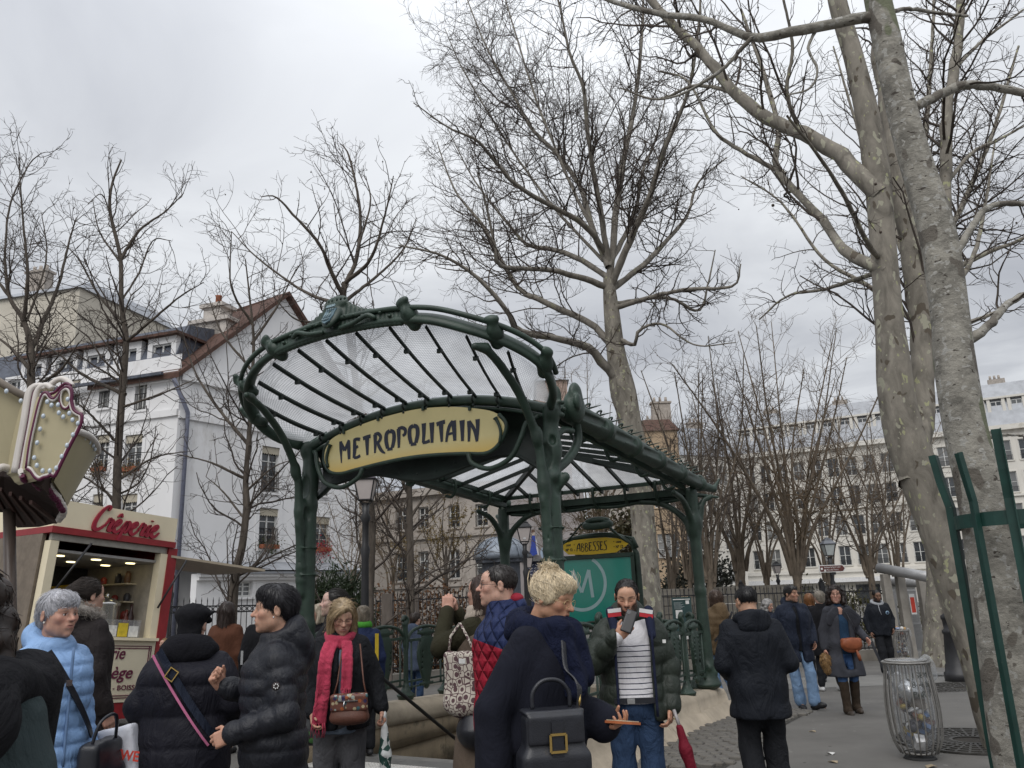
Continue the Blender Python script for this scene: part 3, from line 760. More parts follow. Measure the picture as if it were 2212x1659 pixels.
def hand_prims(wr,d,n,side,curl=.4,thumb=.3,sc=1.0,curls=None):
    wr=np.array(wr,float);d=np.array(d,float);d/=np.linalg.norm(d);n=np.array(n,float);n=n-d*(n@d);n/=np.linalg.norm(n)
    l=np.cross(n,d) if side>0 else np.cross(d,n)
    L=[Cone(wr-d*.03,wr+d*.01,.026*sc,.026*sc,.012)]
    q=np.stack([l,n,d],1)
    L.append(RBox(wr+d*.05*sc,np.array([.040,.0145,.046])*sc,.013*sc,.014,rot=q))
    L.append(Ell(wr+d*.03*sc+l*.02*sc+n*.008*sc,np.array([.02,.016,.03])*sc,.012,rot=q))
    lens=[.072,.08,.075,.06]
    for i in range(4):
        c=curls[i] if curls else curl*(1+.12*i)
        off=.0285-.019*i
        p=wr+d*(.092-.006*(abs(i-1)))*sc+l*off*sc;a=0
        dd=d+l*(.06-.05*i)
        for k,fr in enumerate((.45,.31,.24)):
            a+=c*(.8,1.15,.75)[k]
            v=dd*cos(a)+n*sin(a);v/=np.linalg.norm(v)
            e=p+v*lens[i]*fr*sc;r=(.0092,.0084,.0076,.007)[k]*sc;r2=(.0084,.0076,.007)[k]*sc
            L.append(Cone(p,e,r,r2,.004));p=e
    p=wr+d*.028*sc+l*.028*sc+n*.008*sc
    v=d*.62+l*.62+n*thumb;v/=np.linalg.norm(v);e=p+v*.04*sc;L.append(Cone(p,e,.0125*sc,.0105*sc,.01))
    v2=d*.9+l*.15+n*thumb*1.3;v2/=np.linalg.norm(v2);L.append(Cone(e,e+v2*.032*sc,.0102*sc,.008*sc,.005))
    return L

PEOPLE={}
def person(key,px,py,Y,yaw,label,f=None,hair='short',haircol=(.02,.015,.012),strands=400,head=(0,0,0),lean=0.0,sw=None,arms=None,legs=None,
           top=None,inner=None,bottom=None,shoes=(.02,.02,.022),fine=2,hands=('n','n'),bodyw=1.0,hscale=1.0,group=None,hands_h=None,slen=.09,hairnoise=None,sway=0.0,hat=False):
    """px, py: crown of the head in the photograph; Y: distance. fine 2 near, 1 middle, 0 far"""
    f=dict(f or {});fem=f.get('fem',False);f['haircol']=haircol
    hh=(.0040,.008,.012)[2-fine] if fine else .011
    hg={2:.0135,1:.017,0:.024}[fine]
    if fine<2:f['coarse']=True
    sw=(sw or (.165 if fem else .185))*.9
    piv=np.array([0,0,.95]);Rl=rotm(lean,sway,0);tl=piv-Rl@piv;TX=(Rl,tl)
    hy,hp,hr=head
    Rh=rotm(hp,hr,hy)
    neck=np.array([0,.02,1.49]);hc=neck+Rh@np.array([0,-.03,.118])*hscale
    HX=(Rl@Rh*1.0,Rl@hc+tl)
    up=lambda p:Rl@np.array(p,float)+tl
    crown=HX[0]@np.array([0,.01,.131 if not hat else .15])*hscale+HX[1]
    # where the crown must be in the world
    w=at_y(px,py,Y);cz,sz=cos(yaw),sin(yaw)
    s=w[2]/crown[2]
    for _ in range(6):
        off=np.array([cz*crown[0]-sz*crown[1],sz*crown[0]+cz*crown[1]])*s
        x,y=w[0]-off[0],w[1]-off[1];g=ground_z(x,y);s=(w[2]-g)/crown[2]
    root=empty('person',(x,y,g),yaw,s);tag(root,label,'person',group)
    print('PERSON %-12s height %.2f at %.2f %.2f'%(key,s*1.72,x,y))
    info=dict(root=root,s=s,yaw=yaw,HX=HX,up=up,TX=TX,f=f,hs=hscale)
    # ---------------- skeleton
    A=arms or {}
    J={}
    for sd,nm in ((1,'L'),(-1,'R')):
        a=A.get(nm,{})
        sh=np.array(a.get('sh',(sd*sw,.0,1.385)));el=np.array(a['el'])*np.array([.84,1,1]) if 'el' in a else np.array((sd*(sw+.055),.035,1.115));wr=np.array(a['wr'])*np.array([.9,1,1]) if 'wr' in a else np.array((sd*(sw+.07),-.06,.87))
        J[nm]=(sh,el,wr)
    G=legs or {}
    K={}
    for sd,nm in ((1,'L'),(-1,'R')):
        a=G.get(nm,{})
        K[nm]=(np.array(a.get('hip',(sd*.088,0,.9))),np.array(a.get('kn',(sd*.095,-.012,.49))),np.array(a.get('an',(sd*.098,.02,.085))),a.get('toe',(sd*.03,-1,0)))
    bw=bodyw
    rings=[(.84,0,.01,.15*bw,.115*bw),(.95,0,.005,.168*bw,.12*bw),(1.08,0,-.002,(.138 if fem else .152)*bw,.105*bw),(1.24,0,-.004,(.15 if fem else .17)*bw,.115*bw),(1.35,0,.004,sw*.95,.1*bw),(1.42,0,.012,sw*.7,.08),(1.49,0,.018,.065,.06)]
    # ---------------- body: one continuous surface, finer at head and hands
    rb=[(z,cx,cy,max(rx-.018,.04),max(ry-.018,.04)) for z,cx,cy,rx,ry in rings]
    B=setxf([Stack(rb,.03)],TX)
    B+=setxf([Cone((0,.015,1.42),(0,.012,1.53),.054,.05,.03)],TX)
    for nm in 'LR':
        sh,el,wr=J[nm]
        B+=setxf([Cone(sh,el,.048,.038,.03),Cone(el,wr,.037,.026,.02)],TX)
        hp_,kn,an,toe=K[nm]
        B+=[Cone(hp_,kn,.075,.052,.03),Cone(kn,an,.05,.036,.02),Cone(an,an+np.array([toe[0]*.15,toe[1]*.15,-.05]),.036,.026,.02)]
    V1,Q1=sdf_np(B,.033 if fine else .038,None,1)
    HP=head_prims(f,fine==2)
    Vh,Qh=sdf_np(HP,hh*(2 if f.get('away') else 1),None,1)
    Ch=head_paint(Vh,f)
    Vh=(Vh*hscale)@HX[0].T+HX[1]
    Vs,Qs,Cs,off=[V1,Vh],[Q1,Qh+len(V1)],[np.repeat(np.array(f.get('tone',(.46,.27,.19)))[None],len(V1),0),Ch],len(V1)+len(Vh)
    for sd,nm,spec in ((1,'L',hands[0]),(-1,'R',hands[1])):
        sh,el,wr=J[nm]
        if spec is None:continue
        sp={} if spec=='n' else dict(spec)
        d=sp.pop('d',wr-el);n=sp.pop('n',(-sd,-.15,0))
        P=setxf(hand_prims(wr,d,n,sd,**sp),TX)
        v,q=sdf_np(P,{2:.0055,1:.009,0:.014}[fine],None,1)
        Vs.append(v);Qs.append(q+off);off+=len(v)
        t=np.array(f.get('handtone',f.get('tone',(.46,.27,.19))));Cs.append(np.repeat((t*np.array([1.02,.94,.93]))[None],len(v),0))
    me=np_mesh('body',np.vstack(Vs),np.vstack(Qs));set_col(me,np.vstack(Cs));link('body',me,SKIN,root)
    if fine==2 and f.get('eyes','open')=='open' and not f.get('noeyes'):
        for sd in (1,-1):
            mb=MB();q=f.get('gaze',(0,0));Mg=rotm(q[1],0,q[0])@np.array([[1,0,0],[0,0,-1],[0,1,0]])
            th=np.array([0,.16,.24,.42,.5,.9,1.5,2.2,pi]);prof=np.c_[np.sin(th),np.cos(th)]*.0128;prof[:,0]+=1e-5
            for i0,i1,mi in ((0,5,1),(4,9,0)):
                mb.cur=mi;mb.lathe(prof[i0:i1],n=14,M=Mg)
            V=np.concatenate(mb.v);mb.v=[((V+np.array([sd*.031,-.0735,.003]))*hscale)@HX[0].T+HX[1]]
            mb.build('eye',[EYEW,EYEI],root)
    # ---------------- hair
    if hair:
        base,flow=hair_style(hair) if isinstance(hair,str) else hair
        v,q,c=hair_np(base,hh*1.5 if fine else hh,haircol,strands,flow,slen=slen,sw=.0014 if fine==2 else .0025,seed=len(key)*7+3,noise=hairnoise)
        me=np_mesh('hair',(v*hscale)@HX[0].T+HX[1],q);set_col(me,c);link('hair',me,HAIRM,root)
    # ---------------- trousers, shoes
    bt=dict(mat=None,b=.014,flare=0.0,ankle=.05);bt.update(bottom or {})
    if bt['mat'] is not None:
        T=[Stack([(.78,0,.0,.12*bw,.10*bw),(.86,0,.008,(.165+bt['b']*.5)*bw,(.122+bt['b']*.5)*bw),(.95,0,.003,.172*bw,.125*bw),(1.05,0,-.002,.158*bw,.115*bw)],.03)]
        for nm in 'LR':
            hp_,kn,an,toe=K[nm];e=an*.94+kn*.06
            T+=[Cone(hp_,kn,.088*bw+bt['b']*.4,.055+bt['b'],.03,quilt=(.33,.004)),Cone(kn,e,.056+bt['b'],bt['ankle']+bt['b'],.03,quilt=(.13,.006))]
        sdf_obj('trousers',T,hg*(1.0 if Y>6 or key in ('greenman','pinkscarf') else 1.9),bt['mat'],root,noise=(.004,26,1.3))
    SHM=mat('shoe_%02d%02d%02d'%tuple(int(c*99) for c in shoes),shoes,rough=.5,var=.25) if shoes is not None else None
    if SHM:
        for nm in 'LR':
            hp_,kn,an,toe=K[nm];t=np.array(toe,float);t/=np.linalg.norm(t)
            hz=np.array([0,0,-.052])
            P=[Cone(an+hz-t*.035,an+hz+t*.12,.037,.042,.02),Cone(an+hz+t*.12,an+hz+t*.165+np.array([0,0,-.006]),.042,.03,.02),Cone(an+np.array([0,0,.02]),an+hz+t*.02,.04,.044,.02)]
            sdf_obj('shoe',P,.011 if fine else .016,SHM,root)
    # ---------------- garments on the upper body
    def garment(name,g):
        b=g.get('b',.02);hem=g.get('hem',.82);hw=g.get('hemw',.0);qt=g.get('quilt');fo=g.get('folds')
        rr=[]
        if hem<.8:
            rr.append((hem,0,g.get('hemy',.0),.172*bw+b+hw,.13*bw+b+hw*.9));rr.append(((hem+.86)/2,0,g.get('hemy',.0)*.5,.172*bw+b+hw*.6,.128*bw+b+hw*.55))
        else:rr.append((hem,0,.004,.166*bw+b+hw,.124*bw+b+hw))
        for z,cx,cy,rx,ry in rings:
            if z>hem+.06:rr.append((z,cx,cy,max(rx,(.16*bw if z<1.3 else 0)*g.get('straight',0))+b*(1 if z<1.4 else .55),ry+b*(1 if z<1.4 else .6)))
        P=[Stack(rr,.05,quilt=qt,folds=fo,e=g.get('e',2.2))]
        if not g.get('nosleeve'):
            for nm in 'LR':
                sh,el,wr=J[nm];L1=np.linalg.norm(el-sh);we=wr*(1-g.get('short',.05))+el*g.get('short',.05);aw=g.get('armw',1.0)
                P+=[Cone(sh*np.array([.93,1,1]),el,(.057+b*.42)*aw,(.049+b*.40)*aw,.035,quilt=qt),Cone(el,we,(.049+b*.40)*aw,(g.get('cuff',.041)+b*.30)*aw,.022,quilt=qt and (qt[0],qt[1]*.9),s0=L1%(qt[0] if qt else 1))]
        if g.get('open'):
            o=g['open'];P.append(RBox((o.get('x',0),-.22,1.05),(o['w'],.2,.46),.02,.03,1,rot=rotm(0,o.get('rot',0),0)))
        c=g.get('collar')
        if c=='stand':P+=[Stack([(1.40,0,.01,.11,.09),(1.455,0,.012,.088,.08),(1.525,0,.004,.082,.078)],.03),Ell((0,.0,1.56),(.068,.062,.07),.01,1)]
        if c=='roll':P+=[Torus((0,.008,1.475),.072,.024,.03,el=(1,.98),rot=rotm(.25)),Torus((0,.012,1.505),.066,.02,.02,el=(1,.98),rot=rotm(.25))]
        if c=='round':P+=[Torus((0,.006,1.462),.074,.012,.015,el=(1,.95),rot=rotm(.35))]
        if c=='shirt':P+=[Torus((0,.01,1.47),.07,.016,.02,el=(1,.95),rot=rotm(.3)),Cone((.06,-.05,1.47),(.035,-.1,1.42),.014,.01,.015),Cone((-.06,-.05,1.47),(-.035,-.1,1.42),.014,.01,.015)]
        if c=='hood':P+=[Torus((0,.03,1.47),.088,.032,.03,el=(1,1.0),rot=rotm(.42)),Ell((0,.125,1.42),(.115,.055,.095),.05),Ell((0,.1,1.485),(.1,.05,.05),.04)]
        if c=='hoodup':P+=[Torus((0,.03,1.475),.085,.034,.03,rot=rotm(.35)),Ell((0,.1,1.5),(.115,.06,.09),.05)]
        P+=g.get('extra',[])
        setxf(P,TX)
        return sdf_obj(name,P,hg*(.78 if qt and fine==2 else 1),g['mat'],root,noise=g.get('noise',(.006,17,.7)),it=0 if qt else 1)
    if inner:garment(inner.get('name','shirt'),inner)
    if top:garment(top.get('name','jacket'),top)
    info.update(J=J,K=K,garment=garment)
    PEOPLE[key]=info
    return info
def part_sdf(pi,name,prims,m,h=.009,torso=True,noise=None,head=False):
    """an extra piece of clothing on a person (torso or head frame)"""
    if head:setxf(prims,pi['HX'])
    elif torso:setxf(prims,pi['TX'])
    return sdf_obj(name,prims,h,m,pi['root'],noise=noise)
def carried(pi,name,label,cat,group=None):
    """an Empty for a thing a person carries, sharing the person's frame (top-level)"""
    r=pi['root'];o=empty(name,r.location,r.rotation_euler[2],r.scale[0]);tag(o,label,cat,group);return o
def glasses(pi,col=(.02,.015,.015),r=.0235,thin=.0016,name='glasses',shape='round'):
    mb=MB();X=pi['HX'];hs=pi['hs']
    tr=lambda P:(np.asarray(P)*hs)@X[0].T+X[1]
    a=np.linspace(0,2*pi_,19)
    for s in (1,-1):
        c=np.array([s*.033,-.1,.0]);e=2 if shape=='round' else 4
        ca,sa=np.cos(a),np.sin(a);k=(np.abs(ca)**e+np.abs(sa)**e)**(-1/e)
        mb.tube(tr(np.c_[c[0]+r*1.06*ca*k,c[1]+.12*(ca*k*r*s)**1*0+.25*np.maximum(s*ca*k*r,0)*.6,c[2]+r*.86*sa*k]),thin,5,caps=False)
        mb.tube(tr([(s*(.033+r*1.05),-.094,.006),(s*.074,-.06,.008),(s*.083,.01,.008),(s*.081,.03,-.008)]),thin,5)
    mb.tube(tr([(-.033+r,-.101,.004),(0,-.106,.008),(.033-r,-.101,.004)]),thin,5)
    return mb.build(name,mat('frame_%02d'%int(col[0]*99),col,rough=.3,metal=.3 if col[0]>.1 else 0),pi['root'])
pi_=pi
# ================================================================ setting: ground, paving, walls, buildings
ASPH=mat('asphalt',(.130,.124,.114),rough=.88,var=.18,scale=1.2,bump=.5,bscale=260,bdist=.004,detail=8,dirt=((.165,.158,.146),.7,.62),spec=.3)
STONE=mat('limestone',(.40,.34,.26),rough=.8,var=.16,scale=5,bump=.35,bscale=50,dirt=((.22,.18,.13),3.0,.6))
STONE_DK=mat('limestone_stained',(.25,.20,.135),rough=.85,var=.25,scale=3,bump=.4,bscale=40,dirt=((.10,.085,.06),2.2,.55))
COBB=mat('granite_cobble',(.135,.126,.112),rough=.8,var=.3,scale=6,bump=.6,bscale=60,dirt=((.16,.15,.13),9,.6))
# édicule frame of reference: local x to the right of its front, y to the back, z up
E_ANG=R(29.5);E_O=np.array([-1.038,8.66,0.0]);E_W,E_L=1.585,4.46
E_M=Matrix.Translation(Vector(E_O))@Matrix.Rotation(-E_ANG,4,'Z')
def e2w(p):
    x,y=p[0],p[1];c,s=cos(E_ANG),sin(E_ANG)
    return np.array([E_O[0]+c*x+s*y,E_O[1]-s*x+c*y,p[2] if len(p)>2 else 0])
HOLE=(-1.34,1.34,.35,4.25)
def gz_np(x,y):return -0.045*np.clip(y-10.5,0,14)
xs=np.unique(np.r_[-160,-110,-70,-40,-25,np.arange(-16,18,1.0),HOLE[0],HOLE[1],25,40,70,110,160]);ys=np.unique(np.r_[-60,-30,-15,np.arange(-9,22,1.0),HOLE[2],HOLE[3],30,45,70,110,170])
GX,GY=np.meshgrid(xs,ys,indexing='ij');c_,s_=cos(E_ANG),sin(E_ANG)
WX,WY=E_O[0]+c_*GX+s_*GY,E_O[1]-s_*GX+c_*GY
V=np.stack([WX,WY,gz_np(WX,WY)],-1).reshape(-1,3);F=[]
for i in range(len(xs)-1):
    for j in range(len(ys)-1):
        if HOLE[0]-.01<xs[i]<HOLE[1]-.01 and HOLE[2]-.01<ys[j]<HOLE[3]-.01:continue
        F.append((i*len(ys)+j,(i+1)*len(ys)+j,(i+1)*len(ys)+j+1,i*len(ys)+j+1))
def _spots(m):
    t=m.node_tree;b=t.nodes['Principled BSDF'];src=b.inputs['Base Color'].links[0].from_socket;tcn=N(t,'ShaderNodeTexCoord')
    for sc_,th_,c_ in ((5.5,.085,(.21,.20,.185,1)),(2.3,.03,(.26,.24,.2,1)),(3.7,.06,(.06,.056,.05,1))):
        v=N(t,'ShaderNodeTexVoronoi',ins={'Scale':sc_});t.links.new(tcn.outputs['Object'],v.inputs['Vector']);sx=N(t,'ShaderNodeSeparateColor');t.links.new(v.outputs['Color'],sx.inputs[0])
        q=N(t,'ShaderNodeMath',operation='MULTIPLY',ins={1:th_*1.6});t.links.new(sx.outputs[0],q.inputs[0]);a=N(t,'ShaderNodeMath',operation='LESS_THAN');t.links.new(v.outputs['Distance'],a.inputs[0]);t.links.new(q.outputs[0],a.inputs[1])
        mx=N(t,'ShaderNodeMix',data_type='RGBA');t.links.new(a.outputs[0],mx.inputs['Factor']);t.links.new(src,mx.inputs[6]);mx.inputs[7].default_value=c_;src=mx.outputs[2]
    t.links.new(src,b.inputs['Base Color'])
_spots(ASPH) # old chewing gum and damp marks
ground=link('ground',np_mesh('ground',V,np.array(F),True),ASPH);tag(ground,kind='structure')

rd=at_z(1690,1480,-.17);mb=MB();y0,y1=rd[1],rd[1]+3.1
mb.grid(np.array([[(x,y,ground_z(x,y)+.004) for x in (rd[0]-.3,40)] for y in (y0,(y0+y1)/2,y1)]),False)
road=mb.build('road',mat('pale_asphalt',(.185,.18,.168),rough=.9,var=.14,scale=1.5,bump=.4,bscale=200,bdist=.004,detail=8,dirt=((.12,.115,.105),1.0,.62)));tag(road,kind='structure')
# cobbled strip along the right-hand parapet: every sett a stone of its own, rows laid in courses
cob=empty('cobbled_pavement',e2w((2.6,1.5,0)));tag(cob,kind='structure')
def sett_mesh(seed):
    rg=np.random.default_rng(seed);a,b,h=.145,.098,.045
    V=np.array([(-a,-b,-h),(a,-b,-h),(a,b,-h),(-a,b,-h),(-a,-b,.3*h),(a,-b,.3*h),(a,b,.3*h),(-a,b,.3*h),(-a*.8,-b*.78,h*.62),(a*.8,-b*.78,h*.62),(a*.8,b*.78,h*.62),(-a*.8,b*.78,h*.62)])*.5*np.array([1,1,2.0])
    V[4:]+=rg.normal(0,.004,(8,3))
    F=[(0,1,5,4),(1,2,6,5),(2,3,7,6),(3,0,4,7),(4,5,9,8),(5,6,10,9),(6,7,11,10),(7,4,8,11),(8,9,10,11)]
    return np_mesh('cobble',V,np.array(F),False)
setts=[sett_mesh(i) for i in range(6)]
for m_ in setts:m_.materials.append(COBB)
rgc=np.random.default_rng(5);cobs=[]
ux,uy=2.70,5.3
row=0;yv=-2.6
while yv<uy:
    xv=1.92+(.075 if row%2 else 0)
    while xv<ux+.04*math.sin(yv*1.3):
        wobx=.03*math.sin(yv*2.1+xv)
        p=e2w((xv+rgc.normal(0,.004),yv+wobx+rgc.normal(0,.004),0));cobs.append((p,rgc.normal(0,.03),rgc.uniform(-.012,.006)))
        xv+=.155
    yv+=.108;row+=1
def infront(p):return p[1]>8.3
vis=[c for c in cobs if infront(c[0])];vis.sort(key=lambda c:c[0][1])
for k,(p,rz,dz) in enumerate(vis[:300]):
    o=bpy.data.objects.new('cobble',setts[k%6]);COL.objects.link(o);o.parent=cob
    o.location=(p[0]-cob.location[0],p[1]-cob.location[1],ground_z(p[0],p[1])+.012+dz);o.rotation_euler=(0,0,-E_ANG+rz)
rest=vis[300:]
if rest:
    base=np.array([v.co[:] for v in setts[0].vertices]);fb=np.array([list(p.vertices) for p in setts[0].polygons])
    VV,FF=[],[]
    for k,(p,rz,dz) in enumerate(rest):
        a=-E_ANG+rz;Rz=np.array([[cos(a),-sin(a),0],[sin(a),cos(a),0],[0,0,1]])
        VV.append(base@Rz.T+np.array([p[0]-cob.location[0],p[1]-cob.location[1],ground_z(p[0],p[1])+.012+dz]));FF.append(fb+12*k)
    o=link('far_cobbles',np_mesh('far_cobbles',np.vstack(VV),np.vstack(FF),False),COBB,cob);tag(o,kind='stuff')
# joint bed of sand and grit under the setts
bed=MB();nb=12
P=[[np.r_[e2w((x,y))[:2],0] for x in (1.86,ux+.03)] for y in np.linspace(-2.7,uy,nb)]
P=np.array(P);P[...,2]=gz_np(P[...,0],P[...,1])+.004;P-=np.array([cob.location[0],cob.location[1],0])
bed.grid(P,False);bed.build('joint_bed',mat('joint_grit',(.045,.042,.036),rough=.95,var=.3,scale=20),cob)

# ---------------------------------------------------------------- facades
def fabric_grid(rects,W_,H_):
    us=sorted({0,W_,*[r[0] for r in rects],*[r[1] for r in rects]});zs=sorted({0,H_,*[r[2] for r in rects],*[r[3] for r in rects]})
    return us,zs
GLASS=glass_mat('window_glass');WFRAME=mat('window_frame_white',(.62,.62,.60),rough=.5,var=.08)
IRON=mat('black_iron',(.018,.018,.02),rough=.5,var=.2)
_WM={}
def window_meshes(w,h,mull=1,rails=(.5,),fr=.07,dp=.06):
    k=(round(w,2),round(h,2),mull,rails)
    if k in _WM:return _WM[k]
    f=MB()
    f.box2((0,0,0),(fr,dp,h));f.box2((w-fr,0,0),(w,dp,h));f.box2((fr,0,0),(w-fr,dp,fr));f.box2((fr,0,h-fr),(w-fr,dp,h))
    for i in range(1,mull+1):x=w*i/(mull+1);f.box2((x-fr*.55,-.006,fr),(x+fr*.55,dp*.8,h-fr))
    for r in rails:f.box2((fr,.008,h*r-.02),(w-fr,dp*.75,h*r+.02))
    pm=MB();n=mull+1
    pm.box2((fr,dp*.5,fr),(w-fr,dp*.5+.01,h-fr))
    _WM[k]=(f.mesh('window'),pm.mesh('pane'));_WM[k][0].materials.append(WFRAME);_WM[k][1].materials.append(GLASS);return _WM[k]
class Facade:
    """a wall standing on the line from a, running along direction d (outside on its right-hand side)"""
    def __init__(s,root,a,d,W_,H_,m,z0,thick=.35,inv=False):
        s.root=root;s.a=np.array([a[0],a[1],z0],float);d=np.array(d,float);d/=np.linalg.norm(d);s.d=d
        s.ang=math.atan2(d[1],d[0]);s.W,s.H,s.m,s.t=W_,H_,m,thick;s.rects=[];s.n=np.array([d[1],-d[0]])
        s.base=np.array(root.location)
    def uz(s,px,py):
        """where the sight line of a pixel meets the wall: distance along it and height above its foot"""
        r=ray(px,py);n=np.array([s.n[0],s.n[1],0]);c0=np.array([0,0,CAM_H])
        t=((s.a-c0)@n)/(r@n);p=c0+r*t-s.a;return float(p[0]*s.d[0]+p[1]*s.d[1]),float(p[2])
    def win(s,u0,u1,z0,z1,**kw):s.rects.append((u0,u1,z0,z1,kw));return s
    def place(s,o,u,y,z):
        p=s.a+np.r_[s.d*u,0]-np.r_[s.n*y,0]+np.array([0,0,z]);o.parent=s.root
        o.location=p-s.base;o.rotation_euler=(0,0,s.ang);return o
    def done(s,top=None,name='wall'):
        mb=MB();rr=[r[:4] for r in s.rects];us,zs=fabric_grid(rr,s.W,s.H)
        inside=lambda u,z:any(r[0]<u<r[1] and r[2]<z<r[3] for r in rr)
        for i in range(len(us)-1):
            for j in range(len(zs)-1):
                if not inside((us[i]+us[i+1])/2,(zs[j]+zs[j+1])/2):mb.quad((us[i],0,zs[j]),(us[i+1],0,zs[j]),(us[i+1],0,zs[j+1]),(us[i],0,zs[j+1]))
        dp=.22
        for u0,u1,z0,z1 in rr:
            mb.quad((u0,0,z0),(u0,0,z1),(u0,dp,z1),(u0,dp,z0));mb.quad((u1,0,z1),(u1,0,z0),(u1,dp,z0),(u1,dp,z1))
            mb.quad((u0,0,z1),(u1,0,z1),(u1,dp,z1),(u0,dp,z1));mb.quad((u1,0,z0),(u0,0,z0),(u0,dp,z0),(u1,dp,z0))
        mb.quad((0,s.t,0),(0,s.t,s.H),(s.W,s.t,s.H),(s.W,s.t,0))
        mb.quad((0,0,0),(0,0,s.H),(0,s.t,s.H),(0,s.t,0));mb.quad((s.W,0,s.H),(s.W,0,0),(s.W,s.t,0),(s.W,s.t,s.H));mb.quad((0,0,s.H),(s.W,0,s.H),(s.W,s.t,s.H),(0,s.t,s.H))
        if top is not None:mb.prism(top,s.t)
        s.place(mb.build(name,s.m),0,0,0)
        for u0,u1,z0,z1,kw in s.rects:
            fm,pm=window_meshes(u1-u0,z1-z0,kw.get('mull',1),kw.get('rails',(.36,.68)))
            w=link('window',fm);s.place(w,u0,.13,z0);link('pane',pm,None,w)
            x=MB()
            if kw.get('sill',True):x.box2((-.1,-.22,-.09),(u1-u0+.1,-.0,-.005))
            if kw.get('trim'):
                t=kw['trim'];x.box2((-t,-.165,0),(-.004,-.125,z1-z0+t));x.box2((u1-u0+.004,-.165,0),(u1-u0+t,-.125,z1-z0+t));x.box2((-.004,-.165,z1-z0+.004),(u1-u0+.004,-.125,z1-z0+t))
            if x.n:
                o=x.build('sill',kw.get('trimmat',s.m),w)
            if kw.get('rail'):
                g=MB();hh=kw['rail'];g.bar((-.02,-.15,hh),(u1-u0+.02,-.15,hh),.035);g.bar((0,-.15,.06),(u1-u0,-.15,.06),.025)
                nbar=max(4,int((u1-u0)/.12))
                for i in range(nbar+1):xx=(u1-u0)*i/nbar;g.bar((xx,-.15,.06),(xx,-.15,hh),.018,up=(0,1,0))
                g.build('balcony_rail',IRON,w)
            if kw.get('lambrequin'):
                g=MB();n=8;ww=u1-u0;P=[]
                for i in range(2*n+1):P.append((ww*i/(2*n),-.0-.05*(i%2)))
                poly=[(0,.28)]+[(0,0)]+P[1:-1]+[(ww,0),(ww,.28)]
                g.prism([(p[0],p[1]+z1-z0-.3) for p in poly],.02,z0=-.1);g.build('lambrequin',mat('lambrequin_beige',(.42,.38,.30),var=.1),w)
            if kw.get('shutter'):
                g=MB();g.box2((.06,-.05,(z1-z0)*.62),(u1-u0-.06,-.03,z1-z0-.06));g.build('blind',mat('blind_grey',(.45,.45,.44),var=.05),w)
            if kw.get('box'):
                g=MB();g.box2((.05,-.38,.02),(u1-u0-.05,-.16,.2));b=g.build('flower_box',mat('terracotta',(.30,.10,.05),var=.2),w)
                rgx=np.random.default_rng(int(u0*100)+int(z0*10));n=260;p=rgx.normal(0,1,(n,3))*np.array([(u1-u0)*.28,.14,.2])+np.array([(u1-u0)/2,-.32,.12]);a=rgx.normal(0,1,(n,3));a/=np.linalg.norm(a,axis=1)[:,None];v=np.cross(a,rgx.normal(0,1,(n,3)));v/=np.linalg.norm(v,axis=1)[:,None]
                V=np.stack([p-a*.05,p+v*.03,p+a*.05,p-v*.03],1).reshape(-1,3)
                o=link('plants',np_mesh('plants',V,np.arange(4*n).reshape(-1,4),False),mat(*kw['box']),w);tag(o,kind='stuff')
        return s
    def strip(s,name,z,h,out_,m,u0=None,u1=None):
        mb=MB();mb.box2((0 if u0 is None else u0,-out_,z),(s.W if u1 is None else u1,-.003,z+h));return s.place(mb.build(name,m),0,0,0)

PLASTER_W=mat('white_render',(.76,.755,.755),rough=.9,var=.06,scale=.6,bump=.15,bscale=30,dirt=((.60,.585,.565),.8,.56),detail=8,stretch=(1,1,.35))
PLASTER_B=mat('beige_render',(.55,.51,.43),rough=.9,var=.14,scale=.5,bump=.15,dirt=((.25,.22,.18),.5,.62))
PLASTER_G=mat('weathered_render',(.40,.36,.32),rough=.9,var=.2,scale=.8,bump=.2,bscale=20,dirt=((.2,.17,.15),.8,.56),stretch=(1,1,.45))
PLASTER_C=mat('cream_render',(.66,.635,.58),rough=.9,var=.1,scale=.3,dirt=((.45,.42,.36),.3,.6))
ZINC=mat('zinc_roof',(.30,.315,.34),rough=.45,var=.18,scale=1.5,metal=.2)
SLATE=mat('slate_roof',(.085,.095,.12),rough=.6,var=.3,scale=4)
TILE=mat('brown_tile',(.085,.045,.033),rough=.85,var=.35,scale=5,bump=.5,bscale=14,bdist=.03)
BRICKY=mat('chimney_brick',(.36,.32,.28),rough=.9,var=.25,scale=5)

# --- white corner house on the left
hc=at_y(370,1110,32.0);HZ=-0.7
house=empty('white_house',(hc[0],hc[1],HZ));tag(house,'white rendered corner house with brown tiled gable and dormers behind the bare young trees','house')
gd=np.array([5.7,8.6]);ld=np.array([8.6,-2.9]);HH=12.05-HZ
gab=Facade(house,hc[:2],gd,10.4,HH-1.1,PLASTER_W,HZ)
for px0,px1,py0,py1,kw in [(562,604,965,1062,dict(rail=.95)),(557,601,1098,1186,dict(rail=.9,box=('geranium_dark',(.05,.06,.025))))]:
    u0,z0=gab.uz(px0,py1);u1,z1=gab.uz(px1,py0);z1=gab.uz((px0+px1)/2,py0)[1]
    gab.win(u0,u1,z0,z1,trim=.22,trimmat=PLASTER_W,lambrequin=True,**kw)
u0,z0=gab.uz(676,1192);u1,z1=gab.uz(712,1118);gab.win(u0,u1,z0,z1,trim=.2,lambrequin=True,rail=.8,box=('geranium_red',(.30,.02,.03)))
u0,z0=gab.uz(672,1068);u1,z1=gab.uz(708,985);gab.win(u0,u1,z0,z1,trim=.2,lambrequin=True,rail=.8)
eave_z=HH-1.1
au,az=gab.uz(618,635)
gab.done(top=[(0,eave_z),(10.4,eave_z),(au,az)])
